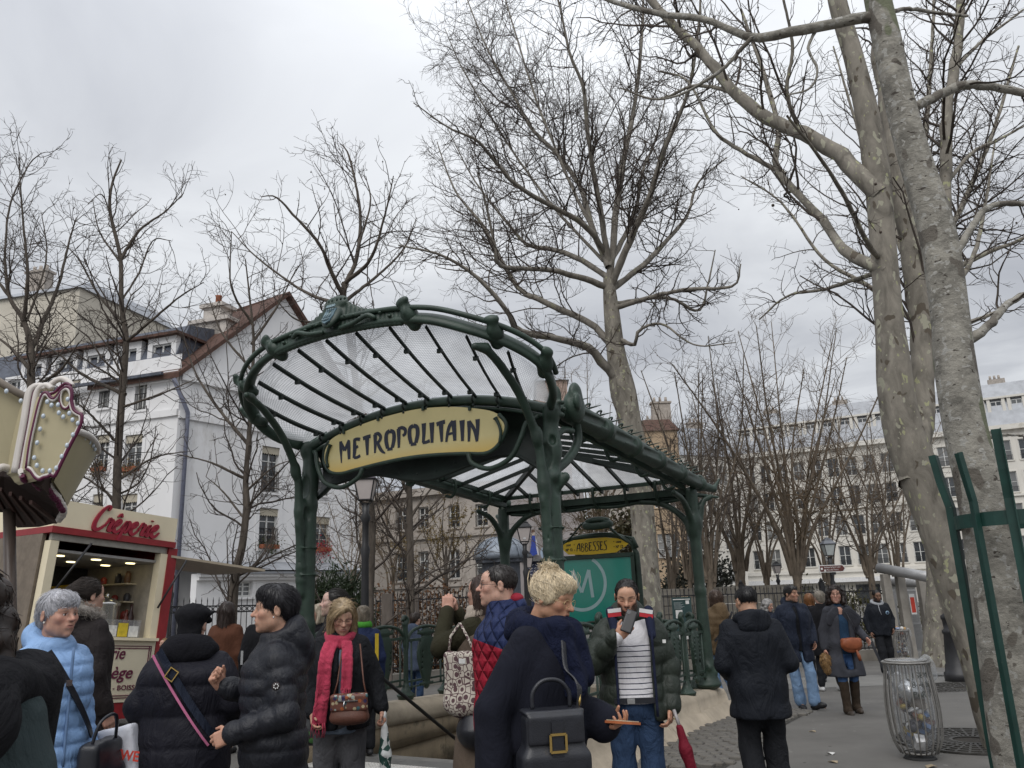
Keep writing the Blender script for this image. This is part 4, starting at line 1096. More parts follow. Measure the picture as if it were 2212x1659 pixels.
for z in (gab.uz(372,893)[1],):gab.strip('string_course',z-.14,.28,.10,PLASTER_W)
gab.strip('cornice',eave_z-.25,.4,.16,PLASTER_W)
gab.strip('plinth_course',.05,.6,.06,mat('plinth_grey',(.4,.4,.4)))
# long street front on the left
LW=17.0;a=hc[:2]-ld/np.linalg.norm(ld)*LW
fr=Facade(house,a,ld,LW,HH-1.1,PLASTER_W,HZ)
cols=[(219,252),(287,322)]
for (x0,x1) in [(150,178),(213,243),(290,322)]:
    u0,z0=fr.uz(x0,888-(x0-290)*-.06);u1=fr.uz(x1,800)[0];z1=fr.uz((x0+x1)/2,812-(x0-290)*.06)[1]
    fr.win(u0,u1,z0,z1,trim=.16,rail=.7,lambrequin=True)
for (x0,x1),bx in zip([(140,168),(203,237),(266,308)],(None,('dry_plants',(.13,.09,.04)),('dry_plants',(.13,.09,.04)))):
    u0,z0=fr.uz(x0,1022);u1=fr.uz(x1,960)[0];z1=fr.uz((x0+x1)/2,940)[1]
    fr.win(u0,u1,z0,z1,trim=.16,rail=.7,lambrequin=True,**({'box':bx} if bx else {}))
for (x0,x1) in [(195,222),(258,296)]:
    u0,z0=fr.uz(x0,1150);u1=fr.uz(x1,1100)[0];z1=fr.uz((x0+x1)/2,1068)[1];fr.win(u0,u1,z0,z1,trim=.16,lambrequin=True)
for x0 in (10,80):
    for y0,y1 in ((890,822),(1022,945)):
        u0,z0=fr.uz(x0,y0);u1=fr.uz(x0+28,y0)[0];z1=fr.uz(x0+14,y1)[1]
        if u0>0:fr.win(u0,u1,z0,z1,trim=.16,rail=.7)
fr.done()
fr.strip('string_course',fr.uz(365,893)[1]-.14,.28,.10,PLASTER_W);fr.strip('cornice',eave_z-.25,.4,.18,PLASTER_W)
# roof: tiled planes from both eaves up to the ridge that starts over the gable's apex
L2=lambda f,u,y,z:(f.a+np.r_[f.d*u,0]-np.r_[f.n*y,0]+np.array([0,0,z]))-np.array(house.location)
back=-ld/np.linalg.norm(ld)*16
c0=L2(gab,-.25,-.25,eave_z);ap=L2(gab,au,-.25,az+.08);c1=L2(gab,10.65,-.25,eave_z)
bk=np.r_[back,0]
mb=MB();th=np.array([0,0,-.22])
r1=L2(fr,fr.uz(300,700)[0],4.6,eave_z+4.1);e1=c0+bk*.30
for q in ((c0,e1,r1,ap),(ap,r1+bk*.1,c1+bk,c1)):
    mb.quad(*q);mb.quad(*[p+th for p in q[::-1]]);mb.quad(q[0],q[3],q[3]+th,q[0]+th);mb.quad(q[0]+th,q[1]+th,q[1],q[0])
roof=mb.build('roof',TILE,house)
mb=MB();sa,sb=L2(fr,-.3,-.1,eave_z+.02),L2(fr,LW-.6,-.1,eave_z+.02);up1=-np.r_[fr.n,0]*1.1+np.array([0,0,2.5]);up2=-np.r_[fr.n,0]*7+np.array([0,0,3.6])
mb.quad(sa,sb,sb+up1,sa+up1);mb.quad(sa+up1,sb+up1,sb+up2,sa+up2);mb.quad(sb,sb+up2-np.array([0,0,3.6]),sb+up2,sb+up1);mb.build('mansard',SLATE,house)
mb=MB();g_=np.r_[fr.n,0]*.3;mb.bar(sa+g_,sb+g_,.14,.12);mb.build('eave_gutter',SLATE,house)
# dormers with slate cheeks along the street front
nf=np.r_[fr.n,0];df=np.r_[fr.d,0]
for px in (62,128,196,262,336):
    u,z=fr.uz(px,752-(px-200)*-.0);o=empty('dormer',(0,0,0));o.parent=house
    p=L2(fr,u,.35,eave_z);o.location=p;o.rotation_euler=(0,0,fr.ang)
    m=MB();m.box2((-.75,0,.1),(-.5,.25,1.9));m.box2((.5,0,.1),(.75,.25,1.9));m.box2((-.5,0,1.6),(.5,.25,1.9));m.box2((-.5,0,0.1),(.5,.25,.35));m.build('dormer_front',PLASTER_W,o)
    m=MB();m.box2((-.72,.26,.1),(.72,2.6,1.85));m.build('dormer_cheek',SLATE,o)
    m=MB();m.box2((-1.0,-.25,1.9),(1.0,2.8,2.02));m.build('dormer_roof',TILE,o)
    fm,pm=window_meshes(1.0,1.25);w=link('dormer_window',fm,None,o);w.location=(-.5,.1,.35)
for px,hgt,wd in ((397,1.7,.95),(352,1.0,1.9)):
    u,z=fr.uz(px-40,700);o=MB();p=L2(fr,min(LW-.8,u+1.2),3.0,0)
    o.box((0,0,0),(wd,.8,hgt*2),rz=fr.ang);o.box((0,0,hgt),(wd+.3,1.05,.18),rz=fr.ang)
    c=o.build('chimney',mat('chimney_render',(.50,.46,.42),rough=.9,var=.15),house);c.location=p+np.array([0,0,eave_z+2.3])
    q=MB()
    for i in range(3 if wd>2 else 1):q.lathe([(.16,0),(.14,.5),(.17,.55)],c=((i-.5)*.6*(wd>2),0,hgt+.05),n=8)
    q.build('chimney_pot',mat('terracotta',(.30,.10,.05),var=.2),c)
# drainpipe at the corner
dpm=mat('drainpipe_grey',(.13,.14,.19),rough=.5)
mb=MB();q=L2(gab,.35,-.14,0);mb.tube([q+np.array([0,0,.0]),q+np.array([0,0,eave_z-1.9]),q+np.array([0,0,eave_z-1.6]),L2(gab,-.5,-.3,eave_z-.35)],.09,8);mb.build('drainpipe',dpm,house)
# low annex in front of the gable with a moulded cornice
an=Facade(house,hc[:2]+gab.n*1.6+gab.d*.2,gd,8.6,3.55,PLASTER_W,HZ)
u0,z0=an.uz(510,1290);u1,z1=an.uz(546,1256);an.win(max(u0,.1),u1,z0,z1,trim=.2);an.done()
an.strip('cornice',3.3,.12,.14,PLASTER_W);an.strip('cornice',3.425,.16,.24,PLASTER_W)
mb=MB();A_=L2(an,-.2,-.3,3.62);B_=L2(an,8.8,-.3,3.62);iv=-np.r_[an.n,0]*2.0+np.array([0,0,.45]);mb.quad(A_,B_,B_+iv,A_+iv);mb.quad(A_-th*.3,A_+iv-th*.3,B_+iv-th*.3,B_-th*.3);mb.quad(A_,A_-np.array([0,0,.08]),B_-np.array([0,0,.08]),B_);mb.build('annex_roof',ZINC,house)

def block_building(name,label,p0,p1,Ydepth,ztop,m,z0=-1.0,rows=(),cols=0,ww=1.1,wh=1.9,mans=None,roofm=ZINC,depth=9.0,cat='building',wkw=None,group=None,chim=0,gable=False,roof_h=1.6,setback=1.2,margin=.8):
    p0=np.array(p0,float);p1=np.array(p1,float);d=p1-p0;L=np.linalg.norm(d)
    root=empty(name,(p0[0],p0[1],z0));tag(root,label,cat,group)
    F_=Facade(root,p0,d,L,ztop-z0,m,z0,thick=depth)
    for zr in rows:
        for i in range(cols):
            u=margin+(L-2*margin)*(i+.5)/cols;F_.win(u-ww/2,u+ww/2,zr-z0,zr-z0+wh,**(wkw or {}))
    F_.done()
    mb=MB();H=ztop-z0;dd=depth
    if gable:mb.prism([(-.3,0),(L+.3,0),(L/2,roof_h)],dd+.4,z0=-.2)
    else:
        s_=setback;V=[(-.2,-.2,0),(L+.2,-.2,0),(L+.2,dd+.2,0),(-.2,dd+.2,0),(s_*.3,s_,roof_h),(L-s_*.3,s_,roof_h),(L-s_*.3,dd-s_,roof_h),(s_*.3,dd-s_,roof_h)]
        mb.add(V,[(3,2,1,0),(4,5,6,7),(0,1,5,4),(1,2,6,5),(2,3,7,6),(3,0,4,7)])
    F_.place(mb.build('roof',roofm),0,0,H+.003)
    for i in range(chim):
        c=MB();u=L*(i+.6)/(chim+.3);c.box2((0,0,0),(1.6,.7,2.2));c.box2((-.1,-.1,2.2),(1.7,.8,2.35))
        for k in range(3):c.lathe([(.13,0),(.11,.45)],c=(.3+.5*k,.35,2.35),n=6)
        F_.place(c.build('chimney',BRICKY),u,2.0,H+roof_h*.5)
    return root,F_
# --- beige block behind the house, far left
q0=at_y(-160,700,50);q1=at_y(165,700,47)
r_,F_=block_building('beige_building','beige building with chimneys behind the white house at the far left',q0[:2],q1[:2],48,at_y(60,640,48)[2],PLASTER_B,rows=(12.0,15.2),cols=5,chim=1,roofm=ZINC,wkw=dict(rail=.8),roof_h=.9)
r_.location.z=r_.location.z
# --- weathered house seen under the canopy
W0=at_y(690,1200,52.0);W1=at_y(1093,1200,46.0)
wh_root=empty('weathered_house',(W0[0],W0[1],-1.2));tag(wh_root,'weathered grey house overgrown with creeper seen under the metro canopy','house')
zt=at_y(1000,1048,47.5)[2]
wf=Facade(wh_root,W0[:2],(W1-W0)[:2],np.linalg.norm((W1-W0)[:2]),zt+1.2,PLASTER_G,-1.2)
for x0,x1 in ((745,765),(855,879),(904,926),(969,993),(1027,1053)):
    for ya,yb in ((1138,1090),(1248,1186)):
        sl=(x0-1000)*-.055
        u0,z0=wf.uz(x0,yb+sl);u1=wf.uz(x1,yb+sl)[0];zb=wf.uz((x0+x1)/2,ya+sl)[1];zz_=wf.uz((x0+x1)/2,yb+sl)[1]
        za,zb=min(zb,zz_),max(zb,zz_);wf.win(u0,u1,za,zb,trim=.14,rail=.6,rails=(.33,.66))
wf.done()
z_=wf.uz(1000,1153)[1];wf.strip('string_course',z_-.15,.3,.14,PLASTER_G);wf.strip('cornice',zt+.75,.45,.3,PLASTER_G);wf.strip('string_course',wf.uz(1000,1262)[1]-.1,.2,.1,PLASTER_G)
mb=MB();Lw=wf.W
mb.add([(-.2,-.3,0),(Lw+.2,-.3,0),(Lw+.2,5,1.9),(-.2,5,1.9),(-.2,5,0),(Lw+.2,5,0)],[(0,1,2,3),(0,4,5,1),(1,5,2),(0,3,4),(4,3,2,5)]);wf.place(mb.build('roof',ZINC),0,0,zt+1.21)
# its blind grey gable wall facing the square with a painted figure and slate-blue wall below
G0=np.array(W1[:2]);G1=at_y(1268,1200,49.0)[:2]
gr_=empty('gable_wall',(G0[0],G0[1],-1.2));tag(gr_,'blank grey gable wall with a painted woman in a blue dress','wall')
gw=Facade(gr_,G0+np.array([.02,0]),G1-G0,np.linalg.norm(G1-G0),at_y(1180,1052,47.5)[2]+1.2,mat('grey_gable',(.36,.33,.32),rough=.9,var=.14,scale=.7,dirt=((.2,.18,.17),1.2,.6),stretch=(1,1,.4)),-1.2);gw.done()
# --- pale apartment blocks beyond the trees on the right
A0=at_y(1600,1100,92);A1=at_y(2330,1100,77)
ztop=at_y(1900,952,85)[2]
big,BF=block_building('apartment_building','long cream apartment building with zinc mansard behind the trees on the right',A0[:2],A1[:2],85,ztop,PLASTER_C,z0=-2.0,rows=(3.3,6.4,9.5,12.6),cols=17,ww=1.15,wh=2.0,depth=12,wkw=dict(rails=(.5,),trim=.16,rail=.5),roof_h=4.6,setback=1.1,margin=.5)
BF.strip('cornice',ztop+2-.4,.5,.5,PLASTER_C);BF.strip('string_course',4.6,.35,.25,PLASTER_C);BF.strip('string_course',11.1,.2,.18,PLASTER_C)
BF.strip('shop_awning',3.6,.45,.9,mat('awning_white',(.7,.7,.7)))
for i in range(17):
    u=.5+(BF.W-1)*(i+.5)/17;o=empty('dormer');BF.place(o,u,.75,ztop+2.0);m=MB();m.box2((-.8,-.5,.6),(-.5,1.6,2.9));m.box2((.5,-.5,.6),(.8,1.6,2.9));m.box2((-.9,-.6,2.9),(.9,1.8,3.1));m.build('dormer_front',PLASTER_C,o)
    fm,pm=window_meshes(1.0,2.0);w=link('dormer_window',fm,None,o);w.location=(-.5,-.35,.65);w2=link('pane',pm,None,o);w2.location=(-.5,-.35,.65)
for i in range(4):
    c=MB();c.box2((0,0,0),(1.6,.8,1.6));[c.lathe([(.13,0),(.11,.45)],c=(.3+.4*k,.4,1.6),n=6) for k in range(3)];BF.place(c.build('chimney',BRICKY),BF.W*(i+.35)/4,5,ztop+2+4.3)
# shop windows at street level
for i in range(9):
    m=MB();u=1.2+i*(BF.W-2)/9;m.box2((u,-.05,.4),(u+2.2,-.02,3.3));BF.place(m.build('shop_window',GLASS),0,0,0)
B0=at_y(1380,1100,75);B1=at_y(1600,1100,80)
b2,F2=block_building('cream_building','cream building with grey zinc roof beyond the tall plane tree',B0[:2],B1[:2],78,at_y(1500,985,78)[2],PLASTER_C,z0=-2,rows=(1.8,5.0,8.2,11.2),cols=6,wkw=dict(rails=(.5,)),chim=2,roof_h=3.0)
C0=at_y(1400,1100,66);C1=at_y(1478,1100,66)
b3,F3=block_building('ochre_building','narrow ochre building end with chimney beside the plane tree trunk',C0[:2],C1[:2],66,at_y(1440,930,66)[2],mat('ochre_render',(.40,.30,.20),rough=.9,var=.15,scale=.5),z0=-2,rows=(4,8),cols=2,chim=1,roofm=TILE,roof_h=1.2)
D0=at_y(1172,1100,70);D1=at_y(1240,1100,70)
b4,F4=block_building('pink_building','dull pink building end showing just above the canopy roof',D0[:2],D1[:2],70,at_y(1200,822,70)[2],mat('pink_render',(.36,.27,.23),rough=.9,var=.15,scale=.5),z0=-2,rows=(8,12),cols=2,roofm=ZINC,roof_h=.8,chim=0)
E0=at_y(2150,1100,60);
# ================================================================ trees
def L(pix,r,Y):
    """limb traced along pixels; each entry (px, py[, extra depth])"""
    return [at_y(p[0],p[1],Y+(p[2] if len(p)>2 else 0)) for p in pix],list(np.linspace(r[0],r[1],len(pix)))
FINE=dict(levels=[
    dict(per=1.5,ang=(.5,1.1),len=1.7,rr=.5,rmin=.012,rmax=.04,M=7,wig=.14,up=.06,zig=.12,tmin=.1),
    dict(per=2.6,ang=(.5,1.2),len=.85,rr=.55,rmin=.008,rmax=.016,M=5,wig=.2,up=.04,zig=.22),
    dict(per=4.2,ang=(.5,1.2),len=.38,rr=.7,rmin=.0055,M=3,wig=.25,up=.05,zig=.25),
])
dz=lambda p:(p[0],p[1],ground_z(p[0],p[1])-.1)
# --- the tall plane tree behind the map sign
Yc=19.0
tr=[(1404,1345),(1396,1250),(1390,1145),(1374,1000),(1358,897),(1345,845),(1332,770),(1325,700),(1318,640),(1314,600)]
tp=[at_y(x,y,Yc) for x,y in tr];tp[0][2]=-.6
trr=[.42,.33,.28,.275,.265,.30,.22,.20,.17,.13]
lm=[L([(1345,838),(1287,765,-.3),(1259,745,-.6),(1203,731,-1),(1120,713,-1.6),(1092,667,-2),(1027,597,-2.4),(953,551,-2.8),(860,530,-3)],(0.120,0.016),Yc),
      L([(1325,750),(1268,694,.4),(1185,657,.9),(1124,625,1.3),(1092,579,1.6),(1046,491,2),(1018,458,2.2),(986,417,2.5),(962,361,2.8),(944,306,3)],(0.096,0.013),Yc),
      L([(1312,620),(1245,597,-.5),(1185,583,-1.1),(1083,576,-2),(1070,540,-2.2),(1052,450,-2.5),(1030,370,-3)],(0.088,0.014),Yc),
      L([(1312,600),(1245,556,.6),(1185,537,1.2),(1138,528,1.6),(1092,477,2),(1055,431,2.5),(1013,370,2.8),(967,278,3.2)],(0.080,0.012),Yc),
      L([(1308,545),(1268,491,-.6),(1199,449,-1.4),(1120,403,-2.2),(1064,343,-2.6),(1027,301,-3),(972,278,-3.3),(893,222,-3.7)],(0.080,0.011),Yc),
      L([(1312,570),(1277,486,.5),(1254,403,1),(1203,333,1.4),(1148,278,1.8),(1111,208,2),(1069,139,2.3),(1027,46,2.5),(985,-70,2.8)],(0.088,0.013),Yc),
      L([(1314,560),(1296,449,-.4),(1282,370,-.8),(1268,278,-1.2),(1259,185,-1.5),(1231,116,-1.8),(1208,10,-2),(1180,-90,-2.2)],(0.080,0.016),Yc),
      L([(1318,600),(1333,440,.3),(1351,324,.6),(1370,231,1),(1384,116,1.3),(1390,0,1.6),(1392,-90,1.8)],(0.096,0.024),Yc),
      L([(1320,620),(1365,509,-.6),(1402,431,-1.2),(1430,333,-1.8),(1463,259,-2.2),(1490,185,-2.6),(1509,60,-3),(1515,-60,-3.2)],(0.096,0.020),Yc),
      L([(1322,625),(1393,570,.6),(1449,509,1.2),(1486,463,1.7),(1509,394,2),(1570,340,2.6)],(0.088,0.016),Yc),
      L([(1330,665),(1416,639,-.7),(1486,625,-1.4),(1583,618,-2),(1600,570,-2.1)],(0.072,0.016),Yc),
      L([(1330,655),(1440,643,.8),(1509,671,1.5),(1530,610,1.6),(1545,540,1.8)],(0.056,0.016),Yc),
      L([(1318,570),(1370,463,1),(1388,370,1.8),(1416,301,2.5),(1440,200,3)],(0.072,0.014),Yc),
      L([(1285,505,-.2),(1225,380,.2),(1160,220,.6),(1110,60,1),(1075,-60,1.3)],(.05,.014),Yc),L([(1300,560,.3),(1190,440,1.6),(1090,300,2.6),(1000,150,3.2),(960,60,3.5)],(.05,.012),Yc),
      L([(1335,730),(1370,745,-.6),(1380,715,-.8),(1430,700,-1.2),(1500,745,-1.8),(1590,740,-2.6)],(0.056,0.010),Yc)]
ct=tree('plane_tree','tall bare plane tree with wide grey limbs rising behind the green map sign',(tp,trr),lm,dict(levels=[
    dict(per=4.0,ang=(.45,1.1),len=2.2,rr=.5,rmin=.011,rmax=.022,M=8,wig=.13,up=.05,zig=.12,tmin=.12),
    dict(per=3.4,ang=(.5,1.2),len=1.0,rr=.55,rmin=.0075,rmax=.011,M=5,wig=.2,up=.04,zig=.22),
    dict(per=4.2,ang=(.5,1.2),len=.46,rr=.7,rmin=.0052,M=3,wig=.25,up=.05,zig=.25)]),11,BARK_PLANE,TWIG,limbm=LIMB,balls=70,trunk_n=20)
# --- spotted twin-stemmed plane tree on the right
Y1=8.6
t1=[(2195,1640),(2152,1540),(2112,1420),(2068,1300),(2029,1165),(1992,1045),(1957,950),(1942,870),(1930,768),(1921,694),(1908,509),(1888,330),(1848,139),(1808,0),(1790,-120)]
p1=[at_y(x,y,Y1) for x,y in t1];p1[0][2]=-.1
r1=[.25,.205,.165,.155,.165,.205,.20,.175,.165,.155,.145,.15,.115,.105,.10]
tw=[L([(1975,1010,.05),(1990,900,.25),(1994,768,.4),(1985,640,.5),(1955,470,.55),(1935,370,.6),(1925,280,.7),(1905,150,.8),(1880,-20,.9)],(.15,.10),Y1),
      L([(1880,400),(1861,385),(1820,343,.2),(1769,306,.4),(1699,273,.7),(1648,250,.9),(1588,199,1.1),(1532,130,1.3),(1482,79,1.5),(1435,32,1.6),(1380,-30,1.8)],(.115,.055),Y1),
      L([(1900,580),(1882,574),(1820,537,.5),(1778,477,.9),(1713,407,1.3),(1676,357,1.6),(1681,278,1.8),(1658,185,2),(1630,102,2.2),(1600,20,2.4)],(.075,.02),Y1),
      L([(1900,560),(1875,525,-.4),(1820,417,-.9),(1759,324,-1.3),(1700,250,-1.7)],(.035,.012),Y1),
      L([(1690,375,1.5),(1583,315,1.9),(1541,278,2.1),(1486,176,2.5),(1426,153,2.8)],(.035,.012),Y1),
      L([(1905,590),(1860,600,.6),(1780,625,1.3),(1700,640,1.9),(1640,690,2.3)],(.035,.01),Y1),
      L([(1995,560,.5),(2042,463,.8),(2042,278,1),(2069,93,1.3),(2076,-40,1.5)],(.085,.06),Y1),
      L([(2042,400,.9),(2100,330,1.2),(2160,300,1.5),(2230,262,1.9)],(.03,.015),Y1),
      L([(2060,150,1.2),(2120,90,1.6),(2212,20,2)],(.03,.015),Y1),
      L([(2040,640,.6),(2100,560,1.2),(2130,430,1.6),(2150,300,2)],(.04,.012),Y1),
      L([(1730,290,.6),(1700,200,.3),(1712,100,.2),(1690,-10,0)],(.03,.015),Y1),
      L([(1588,199,1.1),(1500,185,1.6),(1420,215,2.0),(1340,190,2.5)],(.03,.012),Y1)]
rt=tree('spotted_plane_tree','spotted twin stemmed plane tree leaning behind the green tree guard',(p1,r1),tw,dict(levels=[
    dict(per=3.0,ang=(.5,1.1),len=1.4,rr=.4,rmin=.008,rmax=.022,M=7,wig=.15,up=.05,zig=.14,tmin=.2),
    dict(per=3.8,ang=(.5,1.2),len=.68,rr=.55,rmin=.0048,rmax=.009,M=5,wig=.2,up=.03,zig=.22),
    dict(per=5.0,ang=(.5,1.2),len=.3,rr=.7,rmin=.0032,M=3,wig=.25,up=.04,zig=.25)]),23,BARK_PLANE,TWIG,limbm=BARK_PLANE,trunk_n=26,amp=.045,knots=[(.40,2.6,.7,.25),(.62,.5,.5,.12)],balls=25)
# --- rough grey trunk nearest on the right, inside the guard
Y2=5.6
t2=[(2225,1680),(2187,1450),(2152,1250),(2119,1065),(2087,933),(2060,768),(2053,694),(2025,509),(1970,324),(1926,139),(1896,0),(1875,-120)]
p2=[at_y(x,y,Y2) for x,y in t2];p2[0]=at_y(2225,1680,Y2);p2=[p2[0]*np.array([1,1,0])+np.array([.12,0,-.1])]+p2
r2=[.23,.19,.185,.17,.155,.145,.138,.13,.128,.115,.107,.104,.10]
gw_=tree('grey_tree','rough grey trunked tree nearest on the right standing in the green guard',(p2,r2),[
    L([(1905,45),(1870,37),(1806,51,.05),(1700,70,.1),(1630,83,.2),(1602,74,.25),(1519,42,.4),(1426,30,.6),(1330,5,.8),(1250,-30,1)],(.05,.02),Y2),
    L([(1765,60,.1),(1746,105,.1),(1766,150,.1),(1750,190,.15),(1703,205,.2)],(.014,.007),Y2),
    L([(1960,235),(1986,227),(2074,185,.1),(2148,190,.2),(2230,206,.3)],(.042,.03),Y2),
    L([(2050,560),(2066,545),(2134,449,.2),(2230,440,.3)],(.035,.02),Y2),
    L([(2085,735),(2125,715),(2180,655,.2),(2250,620,.4)],(.04,.02),Y2),
    L([(2112,960),(2160,940),(2260,945,.1)],(.014,.01),Y2),
    L([(1620,85,.2),(1560,150,.3),(1480,200,.5),(1430,215,.6)],(.02,.008),Y2),
    L([(1915,30),(1960,20,.2),(2040,30,.4),(2090,35,.5)],(.02,.012),Y2)],
    dict(levels=[dict(per=2.0,ang=(.5,1.1),len=.7,rr=.4,rmin=.005,rmax=.012,M=7,wig=.15,up=.05,zig=.14,tmin=.3),
                 dict(per=4.2,ang=(.5,1.2),len=.36,rr=.55,rmin=.0032,M=4,wig=.2,up=.03,zig=.22)]),31,BARK_GREY,TWIG,limbm=BARK_GREY,trunk_n=28,amp=.03,
    knots=[(.70,3.6,.45,.22),(.78,4.2,.4,.2),(.86,5.2,.5,.18),(.90,4.0,.35,.2),(.57,3.6,.4,.28),(.60,.3,.35,.3),(.48,4.2,.3,.15)])
# --- thick plane trunk behind the lamp post on the right
Y4=18.0
p4=[at_y(2021,1440,Y4),at_y(2020,1400,Y4),at_y(2021,1300,Y4),at_y(2018,1190,Y4),at_y(2000,1000,Y4),at_y(1985,800,Y4),at_y(1975,600,Y4)]
tree('old_plane_tree','thick mottled plane trunk standing behind the black lamp base on the right',(p4,[.30,.24,.21,.19,.17,.16,.12]),[
    L([(1975,620),(2060,480,.5),(2140,300,1),(2200,100,1.6)],(.1,.03),Y4),L([(1978,640),(2100,560,-.5),(2200,520,-1),(2260,480,-1.4)],(.08,.02),Y4),
    L([(1978,620),(1930,480,.6),(1860,300,1.2),(1800,100,1.5)],(.1,.02),Y4),L([(1982,760),(2090,700,.6),(2180,660,1),(2250,600,1.2)],(.07,.02),Y4),L([(1975,610),(1990,400),(2010,150,.5),(2020,-50,1)],(.1,.03),Y4),
    L([(1980,700),(1880,620,.5),(1780,560,1),(1690,440,1.4),(1600,380,2)],(.07,.015),Y4)],
    dict(levels=[dict(per=2.6,ang=(.5,1.1),len=2.2,rr=.45,rmin=.012,rmax=.035,M=7,wig=.14,up=.05,zig=.12),dict(per=3.0,ang=(.5,1.2),len=1.0,rr=.5,rmin=.008,M=5,wig=.2,up=.03,zig=.2),dict(per=3.4,ang=(.5,1.2),len=.42,rr=.7,rmin=.006,M=3,wig=.25,up=.04,zig=.25)]),41,BARK_PLANE,TWIG,balls=20)
# --- young trees in front of the white house
YL=dict(levels=[dict(per=2.6,ang=(.6,1.2),len=1.7,rr=.45,rmin=.012,rmax=.03,M=7,wig=.12,up=.10,zig=.1,tmin=.12),
                  dict(per=3.2,ang=(.5,1.2),len=.85,rr=.5,rmin=.007,M=5,wig=.18,up=.05,zig=.2),dict(per=4.2,ang=(.5,1.2),len=.36,rr=.7,rmin=.006,M=3,wig=.25,up=.04,zig=.25)],trunk_too=True)
def young(label,trunkpix,radii,limbs,Y,seed,spec=YL,m=BARK_DARK,**kw):
    P=[at_y(x,y,Y) for x,y in trunkpix];P.insert(0,np.array([P[0][0],P[0][1],ground_z(P[0][0],P[0][1])-.1]))
    return tree('young_tree',label,(P,[radii[0]*1.15]+list(np.linspace(radii[0],radii[1],len(P)-1))),limbs,spec,seed,m,kw.pop('twig',TWIG),group='young trees in front of the white house',**kw)
Ya=19.0
young('slim bare tree rising straight behind the crêperie sign board',[(248,1150),(254,1000),(262,877),(270,775),(272,727),(262,655),(260,556),(238,457),(242,398),(262,345)],(.105,.02),[
    L([(260,560),(302,497,.2),(357,457,.4),(397,417,.6)],(.045,.01),Ya),L([(270,700),(215,640,.4),(170,560,.8),(130,520,1)],(.04,.01),Ya),L([(272,740),(330,690,-.4),(390,640,-.6),(440,610,-.8)],(.04,.01),Ya),
    L([(266,850),(180,810,.5),(120,760,.9),(60,740,1.2)],(.05,.01),Ya),L([(264,880),(350,850,-.5),(420,820,-.8)],(.035,.01),Ya),L([(256,960),(190,890,-.6),(150,860,-.8)],(.04,.01),Ya),L([(252,1040),(330,990,.5),(400,975,.8)],(.035,.01),Ya),L([(250,1080),(180,1030,.5),(110,1020,.8)],(.035,.01),Ya),
    L([(262,650),(300,590,.4),(330,520,.5),(370,520,.6)],(.03,.01),Ya),L([(240,470),(220,420,-.2),(190,440,-.4)],(.02,.008),Ya),L([(255,560),(215,500,.3),(200,430,.4)],(.03,.008),Ya)],Ya,51)
young('bare tree with forked crown beside the carousel top',[(68,1100),(68,900),(67,814),(67,751),(50,690),(20,640),(10,560)],(.11,.03),[
    L([(67,760),(95,690,.3),(125,620,.5),(150,520,.7),(165,470,.8)],(.06,.012),18),L([(50,700),(60,600,-.4),(50,480,-.6),(40,340,-.8)],(.05,.01),18),L([(20,640),(-40,560),(-80,480)],(.04,.01),18),L([(67,800),(10,740,.4),(-60,700,.8)],(.05,.012),18),L([(66,840),(130,800,-.4),(170,740,-.8)],(.045,.012),18),L([(10,570),(20,450,.2),(60,360,.4),(90,330,.5)],(.03,.01),18),L([(60,690),(100,560,.4),(90,460,.5)],(.03,.01),18)],18,53,
      spec=dict(levels=[dict(YL['levels'][0],per=3.0),YL['levels'][1],dict(YL['levels'][2],per=4.2)],trunk_too=True))
young('bare tree with a curved trunk leaning against the white gable',[(503,1300),(510,1230),(523,1179),(533,1090),(531,1041),(538,942),(543,842),(548,740),(540,650),(530,560)],(.11,.015),[
    L([(531,1035),(480,1010,-.3),(446,996,-.4),(382,981,-.6)],(.04,.01),Ya),L([(527,1120),(480,1060,.4),(445,1030,.5)],(.03,.008),Ya),L([(536,960),(470,880,.4),(420,800,.8),(390,700,1)],(.05,.01),Ya),L([(540,900),(600,820,-.5),(640,760,-.8)],(.04,.01),Ya),L([(545,800),(480,720,.4),(450,640,.6)],(.04,.01),Ya),L([(546,740),(600,660,.4),(640,580,.6)],(.04,.01),Ya),L([(545,700),(500,620,-.5),(500,500,-.8)],(.035,.01),Ya),L([(533,1060),(590,1010,-.4),(640,990,-.5)],(.03,.008),Ya)],Ya,57)
young('tall bare tree rising behind the crest of the glass canopy',[(797,1310),(800,1230),(803,1130),(797,1060),(790,1000),(768,820),(750,700),(742,651),(744,610)],(.10,.06),[
    L([(744,620),(770,556,.3),(778,457,.5),(754,338,.7),(735,310,.8)],(.06,.01),17),L([(742,640),(714,584,-.4),(690,528,-.7),(635,465,-1),(595,425,-1.2),(565,425,-1.3)],(.055,.01),17),L([(742,660),(680,640,.5),(635,616,.9),(555,556,1.3),(500,500,1.6)],(.05,.01),17),L([(744,612),(800,560,-.5),(830,470,-.8),(850,380,-1)],(.05,.01),17),L([(746,650),(810,600,.6),(870,540,1),(900,470,1.3)],(.045,.01),17),
    L([(742,660),(700,690,-.5),(640,690,-1),(590,640,-1.4)],(.035,.01),17),L([(772,540,.3),(800,440,.6),(790,380,.8)],(.03,.01),17)],17,59,m=BARK_DARK,balls=30)
for (pix,rr,lims,Y,seed,lab) in [
    ([(887,1330),(886,1200),(885,1120),(884,1060),(880,980)],(.085,.05),[[(886,1200),(870,1120),(830,1070),(815,1075)],[(885,1120),(920,1070),(960,1020)],[(884,1070),(850,1010),(800,960)],[(884,1060),(900,960),(930,880)]],17,61,'thin straight trunk standing in front of the creeper covered fence')]:
    young(lab,pix,rr,[L(l,(.035,.008),Y) for l in lims],Y,seed)
